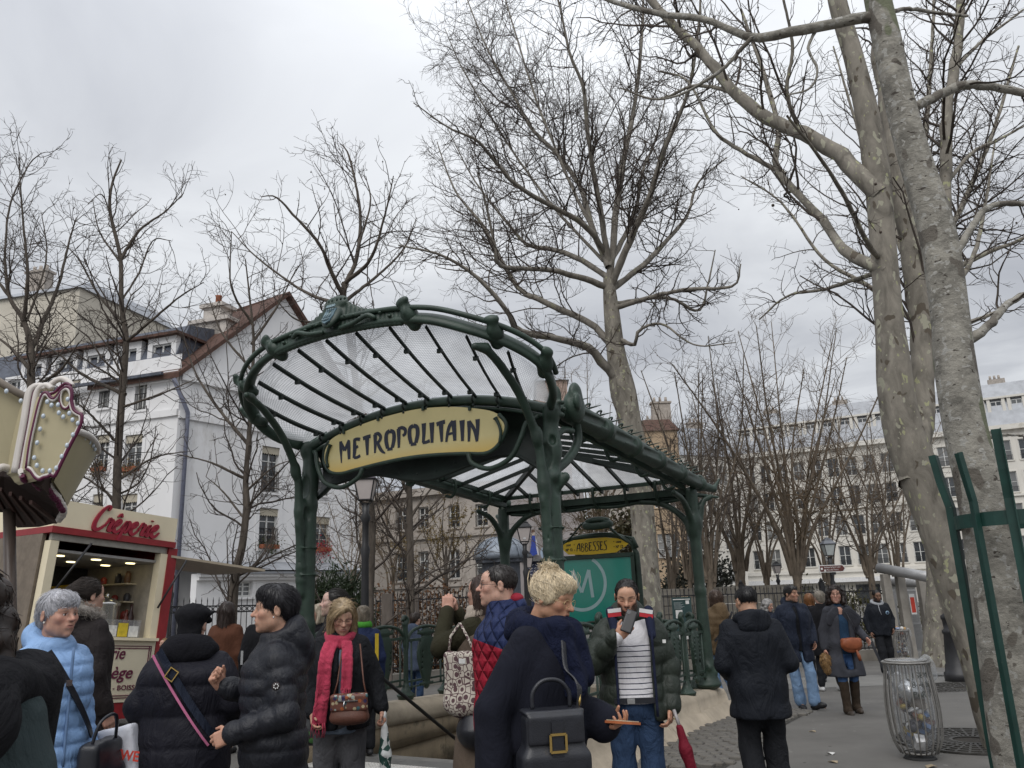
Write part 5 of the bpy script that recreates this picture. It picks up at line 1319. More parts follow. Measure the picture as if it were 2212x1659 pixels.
# shrubby little tree in yellow bud
P=[at_y(962,1310,24),at_y(963,1240,24),at_y(964,1180,24)];P[0][2]=-.7
tree('budding_tree','small multi-stemmed tree in yellow bud in front of the weathered house',(P,[.08,.06,.03]),[L([(963,1250),(985,1180,.5),(1020,1110,.8)],(.03,.008),24),L([(963,1260),(930,1190),(905,1120)],(.03,.008),24),L([(963,1240),(955,1160),(960,1075)],(.03,.008),24),L([(964,1255),(1010,1210),(1055,1170)],(.03,.008),24),L([(962,1262),(910,1225),(870,1180)],(.03,.008),24),L([(963,1230),(980,1150),(990,1090)],(.03,.008),24)],
     dict(levels=[dict(per=3.0,ang=(.3,.9),len=1.2,rr=.5,rmin=.01,M=6,wig=.12,up=.1),dict(per=3.4,ang=(.4,1.0),len=.6,rr=.6,rmin=.008,M=4,wig=.2,up=.05)]),67,BARK_DARK,TWIG_WARM,leaves=(mat('yellow_bud',(.17,.12,.035),var=.4),3000,.05))
# many-stemmed trees behind the right-hand fence
def vase(px,py,Y,h_px,spread,n,seed,label,twig=TWIG_VASE,thick=.075,tpx=None):
    rg=np.random.default_rng(seed);b=at_y(px,py,Y);b[2]=ground_z(b[0],b[1])-.1
    top=at_y(px,py-60,Y)
    lims=[]
    for i in range(n):
        a=(i+.5)/n*2-1+rg.normal(0,.12);dy=rg.uniform(-1.5,1.5);ln=h_px*rg.uniform(.75,1.05)
        tilt=-(px-1106)*.00017*ln*0.6
        pts=[(px+a*12,py-12-rg.uniform(0,40),0),(px+a*spread*.3+tilt*.2,py-ln*.27,dy*.3),(px+a*spread*.95+tilt*.5+rg.normal(0,9),py-ln*.6,dy*.9),(px+a*spread*1.5+tilt+rg.normal(0,14),py-ln*(1-.12*abs(a)),dy*1.6)]
        lims.append(L(pts,(thick*rg.uniform(.55,1),.014),Y))
    return tree('bare_tree',label,([b,at_y(px,py-30,Y),top],[thick*1.7,thick*1.3,thick*.9]),lims,dict(levels=[
        dict(per=1.9,ang=(.45,1.15),len=2.0,rr=.5,rmin=.010,rmax=.02,M=7,wig=.15,up=.05,zig=.12,tmin=.12),dict(per=2.6,ang=(.5,1.1),len=1.05,rr=.55,rmin=.0072,M=5,wig=.2,up=.04,zig=.2),dict(per=2.6,ang=(.4,1.0),len=.5,rr=.7,rmin=.006,M=3,wig=.2,up=.05,zig=.15)]),seed,BARK_WARM,twig,group='bare trees behind the right-hand iron fence')
vase(1534,1290,24,560,100,9,71,'dark many-stemmed bare tree just right of the rear canopy post')
vase(1600,1275,28,470,80,7,73,'pollarded bare tree with a short thick trunk behind the fence',thick=.1)
vase(1722,1275,25,590,150,12,75,'largest many-stemmed bare tree behind the lamp with the direction sign',twig=TWIG_WARM)
vase(1880,1262,26,360,90,8,77,'smaller bare tree beside the steel pipe pergola')
vase(1455,1285,27,330,60,5,79,'tangled bare tree left of the rear canopy post above the stone wall',thick=.06)
vase(1290,1290,36,560,70,6,83,'distant upright bare tree behind the canopy and its right-hand pillar',thick=.07,twig=TWIG_WARM)
vase(1185,1290,38,520,50,5,85,'distant slender bare tree showing over the right end of the canopy',thick=.06,twig=TWIG_WARM)
vase(1655,1275,31,380,90,6,201,'pale twigged bare tree between the two largest many-stemmed trees',twig=TWIG_PALE,thick=.06)
vase(1790,1272,30,400,90,6,203,'pale twigged bare tree above the brown direction sign',twig=TWIG_PALE,thick=.06)
vase(1940,1262,33,430,90,8,205,'pale bare tree half hidden by the spotted plane trunk',twig=TWIG_PALE,thick=.06)
vase(1490,1280,33,420,80,8,207,'pale bare tree just left of the rear canopy post',twig=TWIG_PALE,thick=.06)
# creeper tangle over the weathered house and fence: tree scrub on the left of it
vase(760,1290,32,260,70,6,87,'tangled bare tree in front of the creeper covered house',thick=.05,twig=TWIG_WARM)
vase(850,1290,34,250,70,6,89,'bare scrubby tree before the first windows of the weathered house',thick=.045,twig=TWIG_WARM)
# evergreens
EVG=mat('yew_needles',(.028,.045,.018),rough=.7,var=.5,scale=1.5);IVY=mat('ivy_leaf',(.045,.06,.022),rough=.55,var=.5,scale=2.0,col2=(.09,.07,.03));DEAD=mat('dead_leaf',(.13,.065,.03),rough=.9,var=.4,scale=3)
b=at_y(728,1330,22);foliage_bush('evergreen_bush','dark green yew bush behind the left canopy post','bush',(b[0],b[1],ground_z(b[0],b[1])-.05),(1.05,.9,2.75),9000,(.2,.035),EVG,91,droop=.1)
b=at_y(1315,1250,40);foliage_bush('ivy_bush','ivy covered bush with brown leaves above the map sign','bush',(b[0],b[1],1.2),(1.9,1.2,4.4),5200,(.2,.14),IVY,93)
b=at_y(1500,1240,38);foliage_bush('dark_bush','dark evergreen bush behind the stone wall beside the plane trunk','bush',(b[0],b[1],-.5),(2.2,1.2,3.4),4200,(.2,.1),mat('dark_leaf',(.022,.024,.016),var=.5),95)
b=at_y(1790,1250,31);foliage_bush('low_bush','low green and brown shrubbery along the right-hand fence','bush',(b[0],b[1],-.6),(3.6,1.0,2.0),5200,(.13,.07),mat('shrub_leaf',(.07,.065,.022),var=.5),97)
b=at_y(905,1330,23.5);foliage_bush('beech_hedge','russet dead-leaved hedge behind the dark fence','hedge',(b[0],b[1],-.6),(2.6,.6,2.4),9000,(.09,.055),DEAD,99)
b=at_y(985,1335,22.6);foliage_bush('forsythia','yellow flowering forsythia at the foot of the fence','bush',(b[0],b[1],-.5),(.35,.3,.95),900,(.06,.04),mat('yellow_flower',(.5,.32,.02),var=.3),101)
b=at_y(430,1345,26);foliage_bush('rose_bush','leafy dark shrub behind the left iron fence','bush',(b[0],b[1],-.6),(1.2,.5,1.7),1300,(.12,.07),mat('rose_leaf',(.03,.035,.02),var=.5),103)
# ================================================================ lettering alphabets (hand-drawn strokes: x, y, width; cap height 1)
AN={ # Art Nouveau capitals
 'M':(.62,[[(.02,1.02,.14),(.04,.6,.15),(.06,.3,.1),(.09,-.12,.05)],[(.03,.98,.1),(.16,.72,.14),(.28,.52,.14)],[(.28,.5,.12),(.42,.75,.14),(.55,1.02,.12)],[(.53,1.0,.13),(.55,.5,.16),(.57,.02,.12)]]),
 'E':(.48,[[(.1,.98,.13),(.12,.5,.17),(.08,.02,.12)],[(.06,.94,.12),(.24,.98,.12),(.45,.94,.13)],[(.1,.53,.1),(.24,.56,.1),(.33,.6,.11)],[(.08,.04,.1),(.26,.03,.11),(.47,.1,.12)]]),
 'T':(.48,[[(.0,.88,.15),(.2,.93,.14),(.47,.95,.15)],[(.25,.92,.2),(.26,.5,.16),(.28,.0,.1)]]),
 'R':(.62,[[(.1,.96,.18),(.11,.5,.14),(.09,.0,.08)],[(.05,.95,.11),(.28,.97,.13),(.43,.78,.14),(.33,.56,.12),(.14,.52,.08)],[(.25,.53,.12),(.36,.28,.14),(.52,.05,.12),(.7,-.08,.05)]]),
 'O':(.58,[[(.28,.97,.15),(.09,.85,.16),(.06,.5,.17),(.15,.1,.15)],[(.28,.97,.15),(.49,.85,.16),(.52,.5,.17),(.42,.1,.15)],[(.13,.05,.12),(.28,.05,.11),(.44,.05,.12)]]),
 'P':(.54,[[(.1,.96,.18),(.11,.5,.15),(.11,.0,.1)],[(.05,.95,.11),(.3,.98,.13),(.49,.85,.14),(.47,.65,.13),(.33,.57,.1)]]),
 'L':(.46,[[(.12,1.0,.2),(.12,.5,.15),(.08,.04,.12)],[(.05,.05,.11),(.25,.05,.11),(.45,.1,.13)]]),
 'I':(.22,[[(.11,1.0,.22),(.11,.5,.16),(.11,.0,.12)]]),
 'A':(.6,[[(.44,.97,.12),(.25,.75,.14),(.13,.4,.12),(.06,0,.09)],[(.47,.98,.2),(.5,.5,.17),(.52,.0,.12)],[(.18,.36,.09),(.35,.38,.09),(.5,.36,.09)]]),
 'N':(.62,[[(.1,.98,.16),(.1,.5,.13),(.07,.0,.09)],[(.1,.96,.13),(.25,.75,.13),(.4,.45,.13),(.5,-.05,.11)],[(.56,1.0,.18),(.55,.5,.13),(.5,-.02,.09)]]),
 'B':(.5,[[(.1,.9,.12),(.11,.5,.11),(.1,.0,.08)],[(.05,.88,.08),(.3,.9,.1),(.38,.72,.1),(.12,.5,.07)],[(.12,.5,.08),(.42,.4,.1),(.4,.1,.1),(.22,-.06,.08),(.05,.0,.06)]]),
 'S':(.46,[[(.5,1.05,.1),(.3,1.02,.09),(.12,1.0,.1)],[(.16,1.0,.1),(.2,.7,.13),(.38,.4,.13),(.34,.0,.1)],[(.34,.02,.09),(.2,.0,.08),(.0,-.06,.07)]]),
}
def set_word(mb,word,M,x0,y0,h,gap=.1,depth=.004,alpha=AN,widths=None,ypos=None):
    x=x0;L_=[]
    for i,ch in enumerate(word):
        w,st=alpha[ch];L_.append((x if widths is None else widths[i],y0 if ypos is None else ypos[i],h,st));x+=(w+gap)*h
    strokes_mesh(mb,L_,M,depth);return x

# ================================================================ the metro entrance
GREEN=mat('cast_iron_green',(.022,.043,.030),rough=.48,var=.35,scale=5,bump=.25,bscale=45,spec=.5,dirt=((.055,.10,.075),7.0,.63))
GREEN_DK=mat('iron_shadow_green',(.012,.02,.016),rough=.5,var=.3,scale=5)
def wired_glass(name,dirt=.5):
    if name in MATS:return MATS[name]
    m=bpy.data.materials.new(name);m.use_nodes=True;t=m.node_tree;b=t.nodes['Principled BSDF'];o=t.nodes['Material Output']
    tcn=N(t,'ShaderNodeTexCoord');uv=tcn.outputs['UV']
    br=N(t,'ShaderNodeTexBrick',offset=0.0,ins={'Scale':1.0,'Mortar Size':.0036,'Mortar Smooth':.3,'Brick Width':.028,'Row Height':.028});t.links.new(uv,br.inputs['Vector'])
    br.inputs['Color1'].default_value=br.inputs['Color2'].default_value=(1,1,1,1);br.inputs['Mortar'].default_value=(.50,.51,.52,1)
    nz=N(t,'ShaderNodeTexNoise',ins={'Scale':1.6,'Detail':6.0,'Roughness':.65});t.links.new(tcn.outputs['Object'],nz.inputs['Vector'])
    mr=N(t,'ShaderNodeMapRange',ins={1:.3,2:.75,3:.92,4:.55});t.links.new(nz.outputs[0],mr.inputs[0])
    tr=N(t,'ShaderNodeBsdfTranslucent');tp=N(t,'ShaderNodeBsdfTransparent');gl=N(t,'ShaderNodeBsdfGlossy',ins={'Roughness':.15})
    sc=N(t,'ShaderNodeVectorMath',operation='SCALE');t.links.new(br.outputs['Color'],sc.inputs[0]);t.links.new(mr.outputs[0],sc.inputs['Scale'])
    t.links.new(sc.outputs[0],tr.inputs['Color']);t.links.new(sc.outputs[0],tp.inputs['Color'])
    bp=N(t,'ShaderNodeBump',ins={'Strength':.5,'Distance':.004});t.links.new(br.outputs['Fac'],bp.inputs['Height']);t.links.new(bp.outputs[0],gl.inputs['Normal'])
    m1=N(t,'ShaderNodeMixShader',ins={0:.42});t.links.new(tr.outputs[0],m1.inputs[1]);t.links.new(tp.outputs[0],m1.inputs[2])
    m2=N(t,'ShaderNodeMixShader',ins={0:.07});t.links.new(m1.outputs[0],m2.inputs[1]);t.links.new(gl.outputs[0],m2.inputs[2])
    t.links.new(m2.outputs[0],o.inputs['Surface']);t.nodes.remove(b);MATS[name]=m;return m
WGLASS=wired_glass('wired_glass')
def pane_obj(name,P,parent,m=WGLASS):
    """P (n,m,3) grid of points; uv in metres"""
    P=np.asarray(P,float);n,k=P.shape[:2]
    mb=MB();mb.grid(P,True);me=mb.mesh(name)
    ua=np.r_[0,np.cumsum(np.linalg.norm(np.diff(P[:,k//2],axis=0),axis=1))];va=np.linalg.norm(P-P[:,:1],axis=2)
    uvl=me.uv_layers.new(name='UVMap');li=np.empty(len(me.loops),np.int32);me.loops.foreach_get('vertex_index',li)
    UV=np.stack([np.repeat(ua[:,None],k,1).ravel()[li],va.ravel()[li]],1).astype(np.float32);uvl.data.foreach_set('uv',UV.ravel())
    return link(name,me,m,parent)
ED=empty('metro_entrance',E_O,-E_ANG);tag(ED,'ornate green cast iron metro entrance with fan shaped wired glass canopy and yellow sign','metro entrance')
EW=E_W
beam_x=np.linspace(-1.62,1.62,41);bz=lambda x:3.425+.285*(1-(np.abs(x)/1.62)**2.1)
inner=np.array([(-1.60,-.02,3.40),(-1.78,-.28,3.52),(-1.82,-.55,3.70),(-1.64,-.82,3.86),(-1.33,-1.06,3.99),(-.97,-1.19,4.09),(-.55,-1.23,4.155),(0,-1.25,4.175),(.55,-1.23,4.155),(.97,-1.19,4.09),(1.30,-1.08,3.97),(1.6,-.83,3.83),(1.78,-.55,3.66),(1.74,-.25,3.48),(1.60,-.02,3.40)])
ri=smooth_path(inner,8);dl=np.r_[0,np.cumsum(np.linalg.norm(np.diff(ri,axis=0),axis=1))]
rim=lambda t:np.array([np.interp(t*dl[-1],dl,ri[:,i]) for i in range(3)])
out_=lambda p:np.array([p[0]*.04,-.05,.065])
# rim: deep lower moulding, slim upper rail, leafy collars
tt=np.linspace(0,1,90);RP=np.array([rim(t) for t in tt]);RO=np.array([p+out_(p) for p in RP])
mb=MB();mb.tube(RO,.062,10,squash=(1.35,.7));mb.build('canopy_rim',GREEN,ED)
UP=np.array([p+out_(p)*1.7+np.array([p[0]*.02,-.02,.035*min(1,6*min(t,1-t))]) for p,t in zip(RP,tt)])
mb=MB();mb.tube(UP[6:-6],.027,8);mb.build('rim_rail',GREEN,ED)
for tj in (.105,.205,.352,.40,.60,.648,.795,.895):
    if tj in (.40,.60):continue
    c=rim(tj)+out_(rim(tj))*1.3;tg=rim(tj+.01)-rim(tj-.01);tg/=np.linalg.norm(tg);up=UP[int(tj*89)]-c;up=up/np.linalg.norm(up)
    P=[Cone(c-up*.10,c+up*.13,.062,.05,.03),Ell(c,(.08,.08,.08),.05),Cone(c+up*.12-tg*.05,c+up*.17+tg*.05,.03,.03,.03),Cone(c-up*.08-tg*.09,c+up*.02,.02,.045,.03),Cone(c-up*.08+tg*.09,c+up*.02,.02,.045,.03),Ell(c+np.array([0,-.075,.02]),(.022,.03,.05),.02)]
    sdf_obj('rim_collar',P,.012,GREEN,ED)
# crest with the city shield at the front of the rim
c=rim(.5)+np.array([0,-.10,.12]);tilt=rotm(-.5)
P=[]
for t in np.linspace(.365,.635,31):
    u_=abs(t-.5)/.135;b_=rim(t)+out_(rim(t));hgt=.07+.20*math.exp(-(u_/.42)**2)+.03*math.cos(u_*9)*math.exp(-u_*2)
    P.append(Cone(b_+np.array([0,-.03,-.05]),b_+np.array([0,-.03+.1*hgt,hgt]),.034,.026,.02))
    if .12<u_<.95 and int(t*1000)%2:P.append(Ell(b_+np.array([0,-.07,hgt*.45+.02*math.sin(u_*20)]),(.024,.02,.018),.01))
P+=[Ell(c+np.array([0,-.03,.05]),(.105,.05,.15),.03,rot=tilt),Ell(c+np.array([0,.02,.215]),(.15,.03,.075),.03,rot=rotm(-.25))]
for s in (1,-1):
    q=smooth_path([c+np.array([s*.12,-.04,-.09]),c+np.array([s*.28,-.05,-.08]),c+np.array([s*.44,-.04,-.03]),c+np.array([s*.52,-.02,-.06])],4)
    for i in range(len(q)-1):P.append(Cone(q[i],q[i+1],.024,.022,.008))
    for k in range(3):P.append(Ell(c+np.array([s*(.03+.045*k),-.02,.225]),(.012,.06,.014),.006,1))
sdf_obj('crest',P,.011,GREEN,ED)
# shield face in painted blue-grey with castle crown and ship
SHB=mat('shield_blue',(.10,.16,.19),rough=.6,var=.25,scale=20);SHL=mat('shield_relief',(.22,.30,.33),rough=.6)
M3=tilt
mb=MB();poly=[(-.062,.10),(.062,.10),(.066,0),(.045,-.075),(0,-.105),(-.045,-.075),(-.066,0)]
mb.prism(poly,.015,M=M3,c=c+np.array([0,-.088,.045]));sh_=mb.build('shield',SHB,ED)
mb=MB()
for k in range(5):mb.box(c+M3@np.array([-.044+.022*k,-.02,.118])+np.array([0,-.088,.045]),(.014,.012,.028),M=M3)
mb.box(c+M3@np.array([0,-.02,.104])+np.array([0,-.088,.045]),(.11,.012,.012),M=M3)
for k in range(3):mb.tube([c+M3@np.array([-.035+.03*k,-.012,-.04])+np.array([0,-.088,.045]),c+M3@np.array([-.028+.03*k,-.012,0])+np.array([0,-.088,.045]),c+M3@np.array([-.02+.03*k,-.012,.02])+np.array([0,-.088,.045])],.006,5)
mb.tube([c+M3@np.array([x,-.012,-.05-.3*x*x*0-.012*math.cos(x*30)])+np.array([0,-.088,.045]) for x in np.linspace(-.045,.045,7)],.007,5)
for k in range(4):mb.ball(c+M3@np.array([-.039+.026*k,-.012,.075])+np.array([0,-.088,.045]),.009,6,4)
mb.build('shield_relief',SHL,ED)
# arched front beam
mb=MB();BP=np.c_[beam_x,np.zeros(41),bz(beam_x)]
mb.tube(BP+np.array([0,0,-.005]),.055,6,squash=(1.0,.62));mb.tube(BP+np.array([0,.02,-.085]),.022,6);mb.build('front_beam',GREEN,ED)
# ribs and panes of the fan
bx=np.linspace(-1.36,1.36,10)*1.0;bt=.5+np.sign(bx)*(np.abs(bx)/1.36)**1.02*.325
edges=[(-1.60,.045)]+[(x,t) for x,t in zip(bx,bt)]+[(1.60,.955)]
sag=lambda P,s:P
def ruled(xa,ta,n=9,lift=.03):
    a=np.array([xa,-.02,bz(np.array(xa))+.03]);b=rim(ta);s=np.linspace(0,1,n)[:,None]
    P=a*(1-s)+b*s;P[:,2]+=-.03*np.sin(s[:,0]*pi);P[:,2]+=lift;return P
for i in range(11):
    (x0,t0),(x1,t1)=edges[i],edges[i+1]
    G=[ruled(x0+(x1-x0)*w,t0+(t1-t0)*w) for w in np.linspace(0,1,7)]
    pane_obj('glass_pane',np.array(G).transpose(1,0,2),ED)
for x,t in edges[1:-1]:
    mb=MB();P=ruled(x,t,9,.005)
    mb.tube(P,.026,4,squash=(1.1,.62));o=mb.build('glazing_bar',GREEN_DK,ED)
    q=MB()
    for w in (1,6):k_=MB();k_.box(P[w]+np.array([0,0,-.03]),(.05,.03,.04));k_.build('clip',GREEN_DK,o)
    a=P[0];q.tube(smooth_path([a+np.array([.0,-.06,-.005]),a+np.array([0,-.075,-.05]),a+np.array([0,-.04,-.085]),a+np.array([0,-.06,-.12])],4),.014,5);q.build('bracket',GREEN_DK,o)
# dark apron behind the sign
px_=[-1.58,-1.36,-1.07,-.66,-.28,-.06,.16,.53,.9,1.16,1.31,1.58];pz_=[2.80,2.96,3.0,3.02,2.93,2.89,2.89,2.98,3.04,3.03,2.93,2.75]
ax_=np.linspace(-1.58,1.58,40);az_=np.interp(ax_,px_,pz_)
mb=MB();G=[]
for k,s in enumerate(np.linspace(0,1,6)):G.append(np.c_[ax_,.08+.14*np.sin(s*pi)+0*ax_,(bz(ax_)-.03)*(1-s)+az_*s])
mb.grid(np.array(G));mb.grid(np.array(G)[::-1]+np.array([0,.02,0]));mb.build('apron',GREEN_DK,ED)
mb=MB()
for i in range(1,39,3):mb.ball((ax_[i],.02,az_[i]+.06),.011,6,4);mb.ball((ax_[i],.05,az_[i]+.25),.011,6,4)
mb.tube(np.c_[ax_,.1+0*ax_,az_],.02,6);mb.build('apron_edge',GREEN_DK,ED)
# the enamel sign
YEL=mat('sign_yellow',(.74,.63,.29),rough=.3,var=.05,scale=2,dirt=((.42,.34,.14),9.0,.72),spec=.5,coat=.3)
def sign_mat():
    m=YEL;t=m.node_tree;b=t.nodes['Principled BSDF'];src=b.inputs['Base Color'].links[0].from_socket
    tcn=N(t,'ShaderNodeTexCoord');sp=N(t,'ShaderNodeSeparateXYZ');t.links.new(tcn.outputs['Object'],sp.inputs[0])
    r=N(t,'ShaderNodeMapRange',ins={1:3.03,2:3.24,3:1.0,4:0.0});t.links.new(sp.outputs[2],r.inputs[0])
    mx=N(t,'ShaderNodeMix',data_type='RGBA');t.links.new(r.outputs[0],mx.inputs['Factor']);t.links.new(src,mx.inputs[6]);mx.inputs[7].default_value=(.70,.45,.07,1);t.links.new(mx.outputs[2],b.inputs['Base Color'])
sign_mat() # colour grades with height: ochre along the lower edge, pale straw above
top_=[(-1.29,3.36),(-1.22,3.45),(-1.03,3.52),(-.6,3.60),(-.2,3.635),(.1,3.64),(.5,3.60),(.9,3.51),(1.05,3.44),(1.13,3.34)]
bot_=[(1.12,3.24),(1.06,3.15),(.97,3.08),(.85,3.055),(.6,3.085),(.2,3.115),(-.15,3.12),(-.5,3.10),(-.83,3.07),(-1.02,3.05),(-1.16,3.07),(-1.25,3.13),(-1.30,3.23)]
ol=np.array(top_+bot_);op_=smooth_path(np.vstack([ol,ol[:1]]),4)[:-1]
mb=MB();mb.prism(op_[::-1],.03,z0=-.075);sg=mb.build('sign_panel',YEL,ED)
mb=MB();q=smooth_path(np.vstack([ol[8:],ol[:2]]),4);mb.tube(np.c_[q[:,0]*1.01,np.full(len(q),-.065),q[:,1]],.022,7)
for s,cx in ((1,1.09),(-1,-1.25)):
    mb.tube(smooth_path([(cx-s*.02,-.085,3.14),(cx+s*.0,-.09,3.24),(cx-s*.02,-.09,3.33),(cx-s*.055,-.095,3.40)],5),[.018]*15+[.03],6)
for x in (-1.0,-.5,.12,.72):mb.box((x,-.08,np.interp(x,ol[:10,0],ol[:10,1])),(.03,.03,.05))
mb.build('sign_frame',GREEN,ED)
NAVY=mat('sign_navy',(.022,.026,.045),rough=.3,var=.2,scale=30,bump=.3,bscale=120)
X_=np.array([180,325,440,558,690,822,950,1100,1195,1270,1365,1530,1605]);xw=np.interp(X_,[180,600,1000,1400,1760],[-1.055,-.515,-.02,.44,.86])
mb=MB();yb=[3.195,3.20,3.215,3.225,3.235,3.245,3.25,3.25,3.245,3.24,3.23,3.215,3.20]
L_=[(x,y,.222,[[(a*1.06,b,w*1.38) for a,b,w in ln] for ln in AN[ch][1]]) for ch,x,y in zip('METROPOLITAIN',xw,yb)]
strokes_mesh(mb,L_,lambda x,y,d:(x,-.075-d,y),.003);mb.build('lettering',NAVY,sg)
# scrolled arms that hold the sign
for s in (1,-1):
    mb=MB();ox=0 if s>0 else .17
    mb.tube(smooth_path([(s*1.50,-.03,3.36),(s*1.40+ox*0,-.10,3.30),(s*1.34,-.13,3.14),(s*1.22,-.14,2.96),(s*.98,-.14,2.88),(s*.76,-.12,2.96),(s*.70,-.1,3.07)],6),.026,8);mb.build('scroll_arm',GREEN,ED)
# front posts with their forward arms
for s in (1,-1):
    x=s*1.585
    P=[Cone((x,0,.56),(x,0,.75),.15,.11,.06),Ell((x,0,.50),(.2,.2,.06),.05),Cone((x,0,.55),(x,0,1.4),.125,.095,.05),Cone((x,0,1.4),(x,0,2.75),.09,.088,.04),Cone((x,0,2.75),(x+s*.03,.02,3.42),.09,.075,.05),
         Ell((x+s*.02,.02,3.02),(.10,.095,.17),.06),Ell((x+s*.05,-.0,3.40),(.08,.10,.11),.05),Ell((x+s*.09,.05,3.55),(.045,.055,.12),.04),Cone((x+s*.03,.05,3.40),(x+s*.06,.0,3.68),.05,.022,.03)]
    arm=smooth_path([(x,-.10,1.75),(x,-.13,2.3),(x-s*.0,-.17,2.75),(x-s*.01,-.22,3.08),(x-s*.03,-.47,3.46),(x-s*.06,-.78,3.71),(x-s*.08,-1.02,3.83)],4)
    for i in range(len(arm)-1):P.append(Cone(arm[i],arm[i+1],.052-.014*i/len(arm),.052-.014*(i+1)/len(arm),.03 if i<3 else .005))
    P+=[Cone((x-s*.08,-1.02,3.83),(x-s*.13,-1.12,3.83),.05,.035,.03),Ell((x,-.24,3.12),(.058,.058,.10),.03),Ell((x,-.13,2.66),(.065,.075,.15),.04),Ell((x,-.10,2.5),(.04,.11,.1),.03)]
    P+=[Ell((x-s*.06,-.10,2.62),(.035,.05,.09),.02,1),Ell((x+s*.09,-.02,2.62),(.03,.06,.07),.02,1),Ell((x+s*.07,-.06,3.1),(.035,.045,.05),.015,1),Ell((x,-.08,2.95),(.06,.035,.12),.02,1),Ell((x,-.11,2.15),(.026,.05,.09),.015,1)]
    # flower bulb and leaf on the shoulder, loops that reach back to the eave
    P+=[Ell((x+s*.12,.38,3.50),(.10,.17,.17),.04),Ell((x+s*.16,.34,3.62),(.06,.11,.13),.03),Ell((x+s*.21,.28,3.53),(.03,.065,.09),.01)]
    lp=smooth_path([(x+s*.02,.04,2.80),(x+s*.05,.32,2.96),(x+s*.07,.52,3.16),(x+s*.08,.50,3.34),(x+s*.10,.40,3.42)],5)
    for i in range(len(lp)-1):P.append(Cone(lp[i],lp[i+1],.048,.046,.005))
    lp=smooth_path([(x+s*.03,.05,3.12),(x+s*.05,.22,3.24),(x+s*.07,.40,3.26)],5)
    for i in range(len(lp)-1):P.append(Cone(lp[i],lp[i+1],.036,.036,.005))
    for k in range(8):P.append(Ell((x+s*(.1+.03*math.cos(k*2.4)),-.02+.09*math.sin(k*2.4)+.08,3.36+.05*k*.5),(.035,.03,.028),.012))
    P+=[Cone((x+s*.05,.02,2.62),(x+s*.13,.06,2.74),.035,.05,.03),Ell((x+s*.05,-.06,2.74),(.06,.05,.05),.03),Cone((x,-.09,2.4),(x,-.16,2.66),.03,.05,.03)]
    for z in (1.95,2.25):P.append(Torus((x,-.03,z),.12,.012,.01))
    sdf_obj('front_post',P,.0155,GREEN,ED)
# rear posts
EZ=lambda y:3.44-.105*(y-.4)/4.06*3.1 # eaves fall gently towards the back
for s in (1,-1):
    x=s*1.585;y=E_L
    P=[Cone((x,y,.42),(x,y,.6),.13,.10,.06),Cone((x,y,.45),(x,y,1.6),.1,.075,.05),Cone((x,y,1.6),(x,y,2.6),.072,.085,.05),Cone((x,y,2.55),(x,y,2.98),.085,.09,.06)]
    for d in ((-s,0),(0,-1),(s*.55,.45)):
        ln=.78 if d!=(s*.55,.45) else .42
        lp=smooth_path([(x+d[0]*.02,y+d[1]*.02,2.35),(x+d[0]*.14,y+d[1]*.14,2.62),(x+d[0]*.42*ln/.78,y+d[1]*.42*ln/.78,2.84),(x+d[0]*ln,y+d[1]*ln,2.92)],5)
        for i in range(len(lp)-1):P.append(Cone(lp[i],lp[i+1],.055-.02*i/len(lp),.055-.02*(i+1)/len(lp),.04 if i<3 else .006))
    P+=[Ell((x,y,2.55),(.1,.1,.12),.05),Ell((x+s*.0,y-.0,.36),(.17,.19,.07),.06)]
    for k in range(6):P.append(Ell((x+.11*cos(k*1.05),y+.11*sin(k*1.05),.52+.06*(k%2)),(.035,.035,.05),.02))
    sdf_obj('rear_post',P,.018,GREEN,ED)
